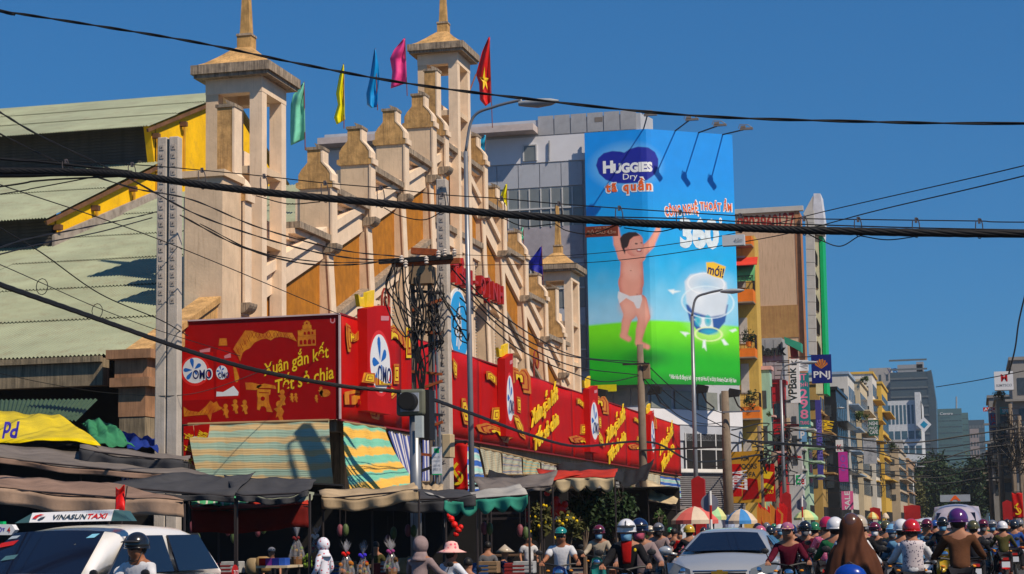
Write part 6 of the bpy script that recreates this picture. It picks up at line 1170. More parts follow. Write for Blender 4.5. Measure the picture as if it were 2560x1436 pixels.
for k in range(7):
    Y0 = 100+k*4; h = 5.2+rn.random()*2.6; P = []
    for q in range(9): Y = Y0+q*24; P.append(Vector((-12+rn.uniform(-.6, .6)+(0.3*(k-3)), Y, h+(.5 if q % 2 else -.55)+rn.uniform(-.25, .25))))
    o = thing('overhead_cable', ('lowest', 'second lowest', 'third', 'middle', 'third highest', 'second highest', 'highest')[k]+' of the cables slung from pole to pole along the left kerb', 'cable', P[0], 'overhead cables'); MB().tube(spline(P, 6), .04 if k % 2 else .06, 5).build('strand', black, o)
for k in range(6):
    Y = 125+k*32; zz_ = 7.4+rn.random()*1.6; P = [Vector((-12, Y, zz_)), Vector((-8, Y+2, zz_-.5-rn.random())), Vector((-4, Y+4, zz_-.9-rn.random())), Vector((0, Y+6, zz_-.6)), Vector((3.3, Y+8, zz_-.1))]
    o = thing('overhead_cable', 'cable spanning the street from kerb to kerb, %s from the camera' % ('nearest', 'second', 'third', 'fourth', 'fifth', 'farthest')[k], 'cable', P[0], 'overhead cables'); MB().tube(spline(P, 6), .05, 5).build('strand', black, o)
cable('thin pale string crossing the dark stall below the gutter', [(-40, 925, 40), (150, 965, 40), (300, 985, 40), (480, 985, 40), (660, 925, 42), (680, 905, 42)], .009)
# ================================================================ awnings and tarpaulins
def cl(n, c, **k): return M(n, c, .85, var=.3, scale=1.1, dirt=((c[0]*.35, c[1]*.35, c[2]*.35), .25), bump=.3, bscale=8, spec=.15, **k)
def tarp(lab, P, mat, sag=.12, n=14, name='awning', cat='awning', th=.012, wr=.03, drop=None, dm=None, scal=0, posts=True, group='awnings over the market stalls'):
    A_, B_, C_, D_ = [onY(*p) for p in P]; t = thing(name, lab, cat, (A_+C_)/2, group); rn = random.Random(len(lab)*7+int(P[0][0])); ph = rn.random()*6
    def fn(u, v):
        p = A_.lerp(B_, u).lerp(D_.lerp(C_, u), v); p = p.copy(); p.z += -sag*4*u*(1-u)*(.4+.6*math.sin(v*math.pi*.5+.4))*.5+wr*math.sin(u*19+ph+v*2)*math.sin(v*3+.5)+wr*.7*math.sin(u*7+v*9+ph); p.y += wr*.6*math.sin(u*23+v*11+ph); return p
    MB().grid(fn, n, 8, th).build('canopy_cloth', mat, t, smooth=True)
    if drop:
        def g(u, v):
            p = fn(u, 1).copy(); d = drop
            if scal: d = drop*(.55+.45*abs(math.sin(u*scal*math.pi)))
            p.z -= .01+d*v; p.y -= .02+.05*math.sin(u*24+ph)*v; return p
        MB().grid(g, max(n*2, scal*10), 4, .008).build('valance', dm or mat, t, smooth=True)
    if posts:
        for q in (D_, C_): MB().tube([(q.x, q.y+.05, 0), (q.x, q.y+.05, q.z-.05)], .022, 6).build('post', steel, t)
        MB().tube([D_-Vector((0, 0, .03)), C_-Vector((0, 0, .03))], .018, 6).build('rail', steel, t)
    return t
grey1 = cl('canvas_grey', (.17, .145, .13)); grey2 = cl('canvas_dark_grey', (.055, .055, .06)); brown1 = cl('canvas_brown', (.24, .155, .115)); tan1 = cl('canvas_tan', (.42, .31, .19)); ytarp = cl('tarp_yellow', (.78, .58, .0)); gtarp = cl('tarp_green', (.04, .22, .1)); teal1 = cl('canvas_teal', (.04, .28, .2)); blk1 = cl('canvas_black', (.018, .018, .02)); redc = cl('canvas_red', (.42, .03, .015)); crm = cl('canvas_cream', (.55, .43, .26)); lgrey = cl('canvas_light_grey', (.38, .36, .33)); dred1 = cl('canvas_dark_red', (.14, .008, .006))
gsheet = M('green_sheet', (.05, .09, .05), .6, var=.2)
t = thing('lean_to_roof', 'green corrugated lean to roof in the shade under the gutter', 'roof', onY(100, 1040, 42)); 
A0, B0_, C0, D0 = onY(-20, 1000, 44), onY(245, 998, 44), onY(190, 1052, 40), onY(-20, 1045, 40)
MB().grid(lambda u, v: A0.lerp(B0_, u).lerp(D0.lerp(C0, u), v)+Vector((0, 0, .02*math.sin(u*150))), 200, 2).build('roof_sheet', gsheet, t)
t = tarp('glossy yellow plastic tarp with a purple mark at the far left', [(-30, 1030, 40), (150, 1042, 40), (252, 1112, 36), (-30, 1108, 36)], ytarp, sag=-.1, name='tarpaulin', posts=False, wr=.04); MC['tarp_yellow'].node_tree.nodes['Principled BSDF'].inputs['Roughness'].default_value = .35
dvv = M('purple_print', (.06, .04, .4), .5); yb_o = onY(22, 1103, 36.0)-Vector((0, .25, -.02)); Board(yb_o, (.34, 0, 0), (0, .12, .36), (0, -1, .3)).text('Pd', (0, 0, 1, 1), dvv, 'lettering', t, rot=math.pi, h=.05, bold=.03)
tarp('crumpled green tarp beside the yellow one', [(205, 1052, 41), (292, 1062, 41), (335, 1122, 38), (240, 1116, 38)], gtarp, sag=-.1, name='tarpaulin', posts=False, wr=.07)
tarp('blue plastic sheet heap left of the double pole', [(300, 1085, 41), (392, 1100, 41), (395, 1130, 39), (320, 1122, 39)], cl('tarp_blue', (.01, .03, .2)), sag=-.1, name='tarpaulin', posts=False, wr=.06)
tarp('long grey canopy behind, ending past the double pole', [(200, 1110, 37), (478, 1140, 37), (470, 1152, 34), (200, 1122, 34)], grey1, drop=.32, dm=grey2)
tarp('broad grey canopy below the yellow tarp', [(-30, 1112, 36), (300, 1130, 36), (545, 1196, 33), (-30, 1140, 32)], grey1, sag=.1, drop=.1, dm=brown1)
tarp('blue and white checked cloth strip under the grey canopy', [(300, 1178, 33.5), (405, 1186, 33.5), (372, 1194, 33.4), (306, 1192, 33.4)], M2('blue_check', (.02, .1, .5), (.7, .7, .72), 'U', 9, .5), sag=.02, n=20, posts=False, drop=.1)
tarp('front brown canopy with a hanging edge, above the taxi', [(-30, 1188, 30), (270, 1205, 30), (458, 1252, 28), (-30, 1216, 28)], brown1, sag=.1, drop=.26, dm=cl('canvas_buff', (.4, .27, .19)))
tarp('charcoal parasol sheet left of the pale blind', [(450, 1184, 33), (640, 1184, 33), (585, 1238, 30.5), (270, 1212, 30.5)], grey2, sag=.16, drop=.1)
tarp('charcoal parasol sheet right half with pointed tip', [(560, 1186, 33), (790, 1196, 33), (772, 1228, 30.5), (590, 1236, 30.5)], grey2, sag=.18, drop=.1)
tarp('green patterned cloth roll under the charcoal sheet', [(478, 1246, 34), (640, 1240, 34), (640, 1256, 33), (480, 1268, 33)], M2('green_check', (.05, .3, .12), (.5, .5, .4), 'U', 8, .75), sag=.02, posts=False)
tarp('dark red canopy over the fruit stall', [(475, 1262, 34), (770, 1240, 34), (770, 1262, 32), (480, 1276, 32)], redc, sag=.05, drop=.4, dm=dred1)
tarp('grey green cloth edge between the charcoal and tan awnings', [(640, 1240, 33.5), (785, 1232, 33.5), (778, 1252, 33), (690, 1256, 33)], cl('canvas_sage', (.25, .27, .2)), sag=.04, posts=False)
tarp('tan canopy with a curved hem at the corner blind', [(795, 1226, 35), (1034, 1208, 35), (1045, 1222, 33), (805, 1244, 33)], tan1, sag=.16, drop=.2)
tarp('small buff canopy right of the traffic light post', [(1055, 1212, 38), (1108, 1214, 38), (1106, 1226, 37), (1058, 1226, 37)], tan1, sag=.03, drop=.06)
tarp('dark slate canopy behind the tan one', [(930, 1226, 37), (1160, 1222, 37), (1190, 1240, 34), (928, 1250, 34)], grey2, sag=.12, drop=.2)
tarp('grey canopy with teal pointed scallops', [(1050, 1232, 37), (1300, 1215, 37), (1320, 1234, 34), (1112, 1249, 34)], lgrey, sag=.12, drop=.28, dm=teal1, scal=5)
tarp('slate canopy at the foot of the near lamp post', [(1180, 1196, 42), (1395, 1180, 42), (1380, 1212, 39), (1200, 1226, 39)], grey1, sag=.14, drop=.06)
tarp('red canopy with a cream scalloped edge before the plants', [(1340, 1176, 47), (1545, 1176, 47), (1536, 1192, 44), (1356, 1198, 44)], redc, sag=.03, drop=.32, dm=crm, scal=5)
tarp('rust coloured slanting cloth left of the scalloped canopy', [(1380, 1178, 46), (1480, 1180, 46), (1350, 1206, 43), (1225, 1216, 43)], redc, sag=.05)
tarp('black sagging tarp with a raised tip at the far pole', [(1385, 1160, 64), (1560, 1176, 64), (1556, 1212, 58), (1400, 1182, 58)], blk1, sag=-.3, wr=.06); tarp('raised black corner of the sagging tarp by the far pole', [(1540, 1184, 64), (1636, 1152, 64), (1618, 1196, 60), (1550, 1218, 60)], blk1, sag=.2, wr=.05, posts=False)
tarp('black low tarp left of the rust coloured cloth', [(1222, 1178, 48), (1330, 1192, 48), (1320, 1208, 46), (1216, 1210, 46)], blk1, sag=.1)
tarp('straw coloured hanging cloth right of the far pole', [(1615, 1196, 70), (1700, 1232, 70), (1690, 1262, 66), (1620, 1250, 66)], crm, sag=.06)
tarp('dull canopy under the blinds at the market end', [(1630, 1255, 72), (1715, 1266, 72), (1715, 1276, 68), (1640, 1268, 68)], grey1, sag=.05)
# stalls, the shade inside them made of near-black sheets
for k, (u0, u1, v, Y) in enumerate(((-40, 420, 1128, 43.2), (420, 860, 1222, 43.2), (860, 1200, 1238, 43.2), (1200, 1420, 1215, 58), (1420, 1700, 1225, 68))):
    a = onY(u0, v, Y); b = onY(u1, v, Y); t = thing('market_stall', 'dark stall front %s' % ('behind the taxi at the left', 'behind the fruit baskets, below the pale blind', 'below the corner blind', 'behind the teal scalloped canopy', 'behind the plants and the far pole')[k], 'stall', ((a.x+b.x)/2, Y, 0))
    MB().boxc(a.x, b.x-.02, Y, Y+.06, 0, a.z).build('shade_sheet', M('stall_shade', (.014, .013, .013), .95), t); MB().boxc(a.x, b.x-.02, Y-2.2, Y-.02, a.z-.04, a.z).build('roof_sheet', blk1, t)  # rear and roof sheets near black in place of the stall's shade
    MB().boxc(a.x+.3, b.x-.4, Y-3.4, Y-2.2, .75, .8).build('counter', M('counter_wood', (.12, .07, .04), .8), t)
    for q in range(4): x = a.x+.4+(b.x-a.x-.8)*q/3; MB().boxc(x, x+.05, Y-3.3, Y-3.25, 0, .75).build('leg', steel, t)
t = thing('sign_box', 'small white and green sign box above the taxi bonnet at the left edge', 'sign', onY(10, 1310, 26)); a = onY(-30, 1338, 26); b = onY(36, 1312, 26); MB().prism([a, onY(28, 1338, 26), onY(38, 1325, 26), onY(30, 1312, 26), onY(-30, 1310, 26)], (0, .12, 0)).build('box', wh, t); MB().boxc(a.x, onY(30, 1, 26).x, 26, 26.1, b.z+.01, b.z+.05).build('green_trim', gg, t)
bd = Board((a.x, 26, a.z), (onY(30, 1338, 26).x-a.x, 0, 0), (0, 0, b.z-a.z), (0, -1, 0)); bd.text('BỘT', (.35, .25, .72, .8), dvv, 'lettering', t, bold=.03); bd.text('4', (.8, .2, .93, .75), redm, 'lettering', t, bold=.03)
# hammer and sickle banners
def hs_banner(lab, u0, v0, u1, v1, Y, mat=red):
    a = onY(u0, v1, Y); b = onY(u1, v0, Y); t = thing('red_banner', lab, 'banner', ((a.x+b.x)/2, Y, a.z), 'red street banners with yellow emblem'); w_ = b.x-a.x; h = b.z-a.z
    MB().grid(lambda u, v: (a.x+w_*u, Y+.03*math.sin(u*9+v*5), a.z+h*v), 10, 14, .01).build('cloth', mat, t, smooth=True); MB().tube([(a.x, Y, b.z+.05), (b.x, Y, b.z+.05)], .03).build('rod', steel, t)
    bd = Board((a.x, Y-.05, a.z), (w_, 0, 0), (0, 0, h), (0, -1, 0)); hw = w_/h
    arc = []
    for k in range(13): an = -2.3+k/12*3.6; arc.append((.48+.34*math.cos(an), .27+.34*hw*math.sin(an)))
    for k in range(12, -1, -1): an = -2.3+k/12*3.6; arc.append((.5+.26*math.cos(an)-.03, .27+.25*hw*math.sin(an)+.02))
    bd.shape([arc], lem, 'sickle', t, h=.01); bd.shape([[(.2, .47), (.3, .52), (.75, .2), (.66, .16)], [(.18, .44), (.5, .6), (.6, .56), (.25, .38)]], lem, 'hammer', t, h=.014); return t
hs_banner('large red banner with yellow hammer and sickle behind the near lamp post', 1118, 1108, 1168, 1228, 48.5); hs_banner('red banner with small hammer and sickle at the right edge', 2532, 1232, 2556, 1296, 120)
# red panels fixed round posts, rows of small flags
redb = M('red_panel', (.36, .006, .006), .6, var=.15)
for k, (u0, u1, v0, v1, Y, l) in enumerate(((1732, 1760, 1190, 1340, 80, 'tall red panel round the second lamp post'), (1958, 1976, 1230, 1330, 118, 'red panel at the foot of the third lamp post'), (2084, 2098, 1245, 1310, 158, 'red panel at the foot of the fourth lamp post'), (2136, 2158, 1252, 1310, 196, 'red panel below the cream houses'), (2230, 2243, 1235, 1300, 240, 'slim red panel before the beige houses'), (2262, 2300, 1262, 1300, 250, 'wide red panel at the foot of the trees'), (2240, 2262, 1262, 1300, 246, 'red panel left of the wide one by the trees'), (2508, 2530, 1250, 1300, 130, 'dark red panel by the right kerb'), (2170, 2200, 1268, 1300, 200, 'low red panel near the folded parasols'), (2040, 2066, 1266, 1305, 150, 'low red panel behind the greenish parasol'))):
    a = onY(u0, v1, Y); b = onY(u1, v0, Y); o = MB().prism([(a.x, Y, max(0.1, a.z)), (b.x, Y, max(.1, a.z)), (b.x, Y, b.z-.15), ((a.x+b.x)/2, Y, b.z), (a.x, Y, b.z-.15)], (0, .35, 0)).build('kerb_banner', redb); tag(o, l, 'panel', 'red panels along the kerb')
rn = random.Random(3)
for k in range(26):
    u = 1893+k*2.6+rn.uniform(-1, 1); Y = 112+rn.uniform(-5, 5); v = 1262+rn.uniform(-6, 14); a = onY(u, v, Y); w_ = .28
    o = MB().prism([a, a+Vector((w_, 0, -.3)), a+Vector((w_*.7, 0, -1.1)), a+Vector((.02, 0, -1.3))], (0, .03, 0)).tube([(a.x, Y, 0), a], .02, 5).build('small_flag', M('flag_red', (.62, .01, .01), .5) if k % 4 else M('flag_amber', (.6, .2, .02), .5)); tag(o, 'small %s flag in the row outside the shop with the mustard board' % ('red' if k % 4 else 'amber'), 'flag', 'row of small %s flags outside the shops' % ('red' if k % 4 else 'amber'))
# parasols
def parasol(lab, u0, u1, v0, v1, Y, mats, tilt=0):
    a = onY((u0+u1)/2, v0, Y); R_ = (u1-u0)/2*Y/F; h = (v1-v0)*Y/F; t = thing('parasol', lab, 'umbrella', (a.x, Y, 0), 'parasols over the pavement stalls')
    MB().tube([(a.x, Y, 0), (a.x, Y, a.z)], .025, 6).build('pole', steel, t)
    for k in range(8):
        m = MB(); a0_, a1_ = 2*math.pi*k/8, 2*math.pi*(k+1)/8; pr_ = [(0.0, 0), (.35, .12), (.7, .38), (1.0, .78)]; P = []
        for r_, d in pr_:
            for an in (a0_, (a0_+a1_)/2, a1_): s_ = .96 if an not in (a0_, a1_) else 1; P.append((a.x+R_*r_*math.cos(an)*s_, Y+R_*r_*math.sin(an)*s_, a.z-h*d+tilt*math.cos(an)*r_))
        P += [(x, y, z-h*.22) for x, y, z in P[-3:]]
        m.add(P, [(i*3+j, i*3+j+1, i*3+j+4, i*3+j+3) for i in range(4) for j in range(2)]); m.build('canopy_panel', mats[k % len(mats)], t)
    return t
pc = lambda n, c: M(n, c, .7, var=.12, spec=.2)
cw, cr, cg, cb, cy = pc('parasol_cream', (.6, .48, .36)), pc('parasol_red', (.6, .12, .1)), pc('parasol_green', (.35, .6, .3)), pc('parasol_blue', (.05, .22, .5)), pc('parasol_straw', (.6, .6, .25))
parasol('cream and red parasol beside the tall red panel', 1677, 1795, 1266, 1310, 62, [cw, cr]); parasol('pale green parasol half hidden behind the red panel', 1750, 1815, 1262, 1300, 70, [cg, cy]); parasol('blue and white parasol above the silver car', 1812, 1892, 1272, 1310, 60, [cb, cw]); parasol('greenish straw parasol with a red hem', 1984, 2044, 1274, 1300, 84, [cy, cg, cy]); parasol('half closed straw parasol before the trees', 2166, 2196, 1280, 1297, 120, [cy, pc('parasol_orange', (.6, .25, .05))]); parasol('small cream parasol right of the half closed one', 2204, 2222, 1282, 1296, 130, [cw])
# round signs seen from behind on striped posts
for k, (u, v, Y, vp, r) in enumerate(((1774, 1258, 58, 1228, 22), (2003, 1262, 82, 1240, 14))):
    c = onY(u, v, Y); rr = r*Y/F; t = thing('round_sign', 'back of a round grey sign with striped post, %s' % ('near the parasols' if k == 0 else 'before the greenish parasol'), 'sign', (c.x, Y, 0))
    MB().lathe([(rr, 0), (rr, .03)], c, 28, 'Y').build('disc', M('sign_back', (.2, .2, .25), .5), t); x = onY(u+2, v, Y-.1).x; zt_ = onY(u, vp, Y).z; n = 6
    for q in range(n): MB().tube([(x, Y-.08, zt_*q/n), (x, Y-.08, zt_*(q+1)/n)], .04, 8).build('post_band', white if q % 2 else redm, t)
# ================================================================ plants and goods of the flower stall
for k, (u, v, w_, h, Y, mt, n, l) in enumerate(((1350, 1300, 60, 90, 44, green3, 1500, 'straggly potted apricot tree left of the red shop sign'), (1460, 1270, 90, 90, 46, green2, 2600, 'dense dark shrub behind the rider with the green cap'), (1540, 1275, 90, 110, 50, green2, 2600, 'feathery palm like shrub before the far pole'), (1420, 1320, 70, 70, 42, green3, 1300, 'twiggy bare tree with yellow blossoms'), (1590, 1330, 50, 60, 48, green1, 900, 'low green pot plant at the foot of the far pole'), (1650, 1300, 30, 40, 60, green1, 500, 'small green plant by the cream and red parasol'))):
    c = onY(u, v, Y); s = Y/F; pl = thing('potted_tree', l, 'plant', (c.x, Y, 0)); leaves(c, (w_/2*s, w_/2*s, h/2*s), n, .075, random.Random(k), clumps=16).build('foliage', mt, pl)
    m = MB().tube([(c.x, Y, .4), (c.x, Y, c.z)], [.06, .03], 6); rn = random.Random(k+5)
    for q in range(12): m.tube([(c.x, Y, .8+q*.06), (c.x+rn.uniform(-1, 1)*w_*s*.3, Y+rn.uniform(-.3, .3), c.z+rn.uniform(-.1, .2)), (c.x+rn.uniform(-1, 1)*w_*s*.5, Y+rn.uniform(-.4, .4), c.z+rn.uniform(0, 1)*h*s*.55)], [.02, .012, .006], 4)
    m.build('trunk', M('twig', (.14, .1, .07), .9), pl); MB().lathe([(.2, 0), (.3, .42), (.27, .4)], (c.x, Y, 0), 12).build('pot', M('terracotta', (.3, .1, .05), .8), pl)
    if k in (0, 3):
        for q in range(14): p = c+Vector((rn.uniform(-1, 1)*w_*s*.45, rn.uniform(-.4, .1), rn.uniform(-1, 1)*h*s*.45)); MB().ball(p, .035, 6, 4).build('blossom', lem, pl)
t, bd = hsign('small red oval shop sign with white letters among the plants', 1316, 1270, 1402, 1306, 45.5, M('shop_red', (.45, .005, .005), .5), [('LOTTERIA', (.06, .1, .94, .4), wh, 0)], th=.08)
p = onY(1404, 1290, 44.5); t = thing('paper_ornament', 'red tasselled lantern ornament beside the oval shop sign', 'lantern', p); s = 44.5/F; brr = M('bright_red', (.7, .01, .005), .45)
for u, v, ru, rv in ((1368, 1234, 8, 7), (1390, 1258, 12, 18), (1400, 1275, 16, 16), (1420, 1290, 14, 14), (1412, 1262, 9, 10), (1382, 1280, 10, 10)): MB().ball(onY(u, v, 44.5), (ru*s, ru*s, rv*s), 10, 6).build('lantern_body', brr, t)
p = onY(1128, 1300, 38); t = thing('lantern_bunch', 'bunch of glowing red lanterns hanging under the grey canopy', 'lantern', p); s = 38/F
for u, v, r in ((1128, 1298, 9), (1136, 1312, 9), (1146, 1325, 9), (1152, 1318, 7), (1140, 1336, 8), (1122, 1290, 7)): MB().ball(onY(u, v, 38), (r*s, r*s, r*s), 10, 6).build('lantern_body', brr, t)
MB().tube([onY(1112, 1318, 38), onY(1113, 1292, 38), onY(1124, 1290, 38)], .012, 5).build('hook', white, t)
cello = M('cellophane', (.5, .5, .55), .08, alpha=.2, spec=1.0, var=0)
def basket(lab, u, v0, vk, v1, w_, Y, bow):
    s = Y/F; a = onY(u, vk, Y); t = thing('gift_basket', lab, 'gift basket', (a.x, Y, onY(u, v1, Y).z), 'cellophane wrapped gift baskets'); h1 = (vk-v0)*s; h2 = (v1-vk)*s; W_ = w_*s/2
    rr_ = random.Random(int(u)+1)
    def fn(q, r):
        an = q*2*math.pi; z = -h2+r*h2; f_ = max(.03, W_*.8*math.cos((z+h2)/h2*1.42)); f_ *= 1+.12*math.sin(an*9+z*8)+.06*math.sin(an*17-z*20)
        return a+Vector((math.cos(an)*f_, math.sin(an)*f_*.8, z))
    m = MB().grid(fn, 48, 10)
    for k in range(15):
        an = rr_.uniform(0, 6.28); d = Vector((math.cos(an)*W_*rr_.uniform(.3, 1.0), math.sin(an)*W_*.5, h1*rr_.uniform(.55, 1.0))); sd = Vector((-math.sin(an), math.cos(an), 0))*W_*rr_.uniform(.12, .3); e = Vector((rr_.uniform(-.3, .3), rr_.uniform(-.3, .3), rr_.uniform(-.1, .2)))*W_*.6
        m.add([a, a+d*.55+sd, a+d+sd*.6+e*.5, a+d*.8-sd*.3-e*.4, a+d*.5-sd], [(0, 1, 4), (1, 2, 3, 4)])
    m.build('wrapping', cello, t)
    for k in range(3): MB().ball(a+Vector((-.045+.045*k, -.05, -.03*(k % 2))), (.04, .03, .035), 8, 5).build('bow', bow, t)
    rn = random.Random(int(u))
    for k in range(13): MB().ball(a+Vector((rn.uniform(-.55, .55)*W_, rn.uniform(-.3, .2)*W_, -h2*rn.uniform(.35, .98))), rn.uniform(.028, .05), 7, 5).build('fruit', rn.choice([M('fruit_mustard', (.35, .2, .01), .4), M('fruit_crimson', (.28, .01, .01), .4), M('fruit_green', (.12, .2, .02), .4), M('fruit_orange', (.4, .13, .01), .4), M('fruit_brown', (.1, .05, .02), .5)]), t)  # fruit colours darkened in place of the shade over the stall
    MB().lathe([(W_*.5, -h2-.12), (W_*.7, -h2+.05)], a, 14).build('basket', M('wicker', (.25, .12, .05), .8), t)
basket('gift basket with a red bow, left of the pair', 866, 1344, 1384, 1440, 52, 33, brr); basket('gift basket with a blue bow, right of the pair', 908, 1344, 1388, 1440, 44, 33.4, M('bow_blue', (.05, .03, .6), .4)); basket('gift basket with a dull pink bow, standing apart', 978, 1336, 1378, 1430, 50, 34, M('bow_pink', (.35, .05, .22), .4)); basket('tall dim gift basket at the back of the stall', 742, 1280, 1345, 1400, 50, 37, M('bow_dark', (.15, .01, .01), .5)); basket('clear topped basket behind the woman in the floral blouse', 790, 1306, 1340, 1390, 42, 34.5, wh)
t = thing('display_table', 'small pale table edge carrying packets and green fruit', 'table', onY(700, 1436, 32)); a = onY(660, 1414, 32); b = onY(738, 1410, 32); MB().boxc(a.x, b.x, 31.6, 32.4, a.z-.04, a.z).build('tabletop', M('table_cream', (.55, .45, .3), .7), t)
for x in (a.x+.03, b.x-.07):
    for y in (31.65, 32.3): MB().boxc(x, x+.04, y, y+.04, 0, a.z-.041).build('leg', steel, t)
for k in range(4): x = a.x+.02+k*.125; o = MB().boxc(x, x+.115, 31.7, 31.95, a.z, a.z+.13).build('packet', (red, M('packet_violet', (.12, .02, .2), .5), navyb, M('packet_blue', (.02, .08, .4), .5))[k]); tag(o, '%s packet on the small stall table' % ('red', 'violet', 'navy', 'blue')[k], 'box', 'packets on the stall table')
pgf = thing('fruit_heap', 'heap of lime green fruit next to the floral blouse', 'fruit', onY(770, 1420, 32.5)); rn = random.Random(5)
for k in range(16): MB().ball(onY(768+rn.uniform(-9, 9), 1404+rn.uniform(-16, 14), 32.5+rn.uniform(0, .2)), .035, 7, 5).build('fruit', M('fruit_green', (.25, .4, .03), .4), pgf)

# crates, sacks and hanging goods in the shade of the stalls
rn = random.Random(31); goods = [('plastic crate', 'blue', (.02, .08, .25)), ('cardboard box', 'brown', (.25, .16, .09)), ('plastic crate', 'red', (.25, .02, .02)), ('foam box', 'white', (.4, .4, .4)), ('sack', 'buff', (.3, .22, .12)), ('basket', 'straw', (.3, .18, .07))]
wh_ = [(470, 'by the left post of the red canopy'), (560, 'under the red canopy'), (635, 'left of the packet table'), (840, 'behind the fruit baskets'), (960, 'right of the fruit baskets'), (1010, 'left of the hooded figure'), (1200, 'under the teal scallops'), (1290, 'left of the plants')]
for k, (u, l) in enumerate(wh_):
    for j in range(2):
        g, cn_, cc_ = goods[(k*2+j) % 6]; c = onY(u+j*22, 1418-j*4, 36); t = thing(g.replace(' ', '_'), '%s %s %s' % (cn_, g, l), g, (c.x, 36, c.z-.15), 'goods in the market stalls'); m_ = M('goods_'+cn_, cc_, .7, var=.25, scale=6)
        if g in ('sack', 'basket'): MB().lathe([(.1, 0), (.17, .05), (.18, .2), (.14, .3), (.08, .33)], (c.x, 36, c.z-.15), 12).build('bag_body' if g == 'sack' else 'basket_body', m_, t, smooth=True)
        else:
            MB().boxc(c.x-.2, c.x+.2, 35.85, 36.15, c.z-.15, c.z+.08).build('box_body', m_, t, bevel=.012)
            for q in range(3): MB().boxc(c.x-.205, c.x+.205, 35.842, 35.849, c.z-.13+q*.07, c.z-.1+q*.07).build('rib', m_, t)
        h = onY(u+10+j*14, 1300+rn.randint(0, 40), 36.5); t2 = thing('hanging_bag', '%s bag hanging over the %s %s' % (('pinkish', 'greenish')[j], g, l), 'bag', h, 'goods in the market stalls')
        MB().ball(h-Vector((0, 0, .15)), (.07, .06, .13), 8, 6).build('bag_body', M('hanging_%d' % j, ((.22, .06, .08), (.08, .12, .04))[j], .5, var=.3, scale=12), t2, smooth=True); MB().tube([h-Vector((0, 0, .05)), h+Vector((0, 0, .35))], .006, 4).build('string', steel, t2)
# ================================================================ cars
paint_w = M('paint_white', (.78, .76, .74), .28, var=.03, coat=.6, spec=.5); paint_s = M('paint_silver', (.42, .43, .44), .3, metal=.35, var=.04, coat=.6, spec=.5)
cglass = M('car_glass', (.006, .009, .022), .05, var=0, spec=.45); tyre = M('tyre_rubber', (.02, .02, .02), .85); alloy = M('alloy', (.4, .4, .42), .35, metal=.8); chrome = M('chrome', (.65, .65, .68), .12, metal=1, var=0); plast = M('black_plastic', (.02, .02, .022), .5)
def loft(secs, closed_top=True):
    # secs: list of (y, [(x, z) ...] half outline from bottom edge up to the centre top)
    m = MB(); vs = []; n = len(secs[0][1])
    for y, P in secs:
        full = [(x, z) for x, z in P]+[(-x, z) for x, z in P[::-1][1:]]
        vs += [(x, y, z) for x, z in full]
    k = 2*n-1; fs = [(i*k+j, i*k+j+1, (i+1)*k+j+1, (i+1)*k+j) for i in range(len(secs)-1) for j in range(k-1)]
    fs += [tuple(range(k)), tuple(range((len(secs)-1)*k, len(secs)*k))[::-1], ]
    fs += [(i*k, (i+1)*k, (i+1)*k+k-1, i*k+k-1) for i in range(len(secs)-1)]
    return m.add(vs, fs)
def sub(o, lv=2):
    b = o.modifiers.new('subdivision', 'SUBSURF'); b.levels = lv; b.render_levels = lv; o.data.polygons.foreach_set('use_smooth', [True]*len(o.data.polygons)); return o
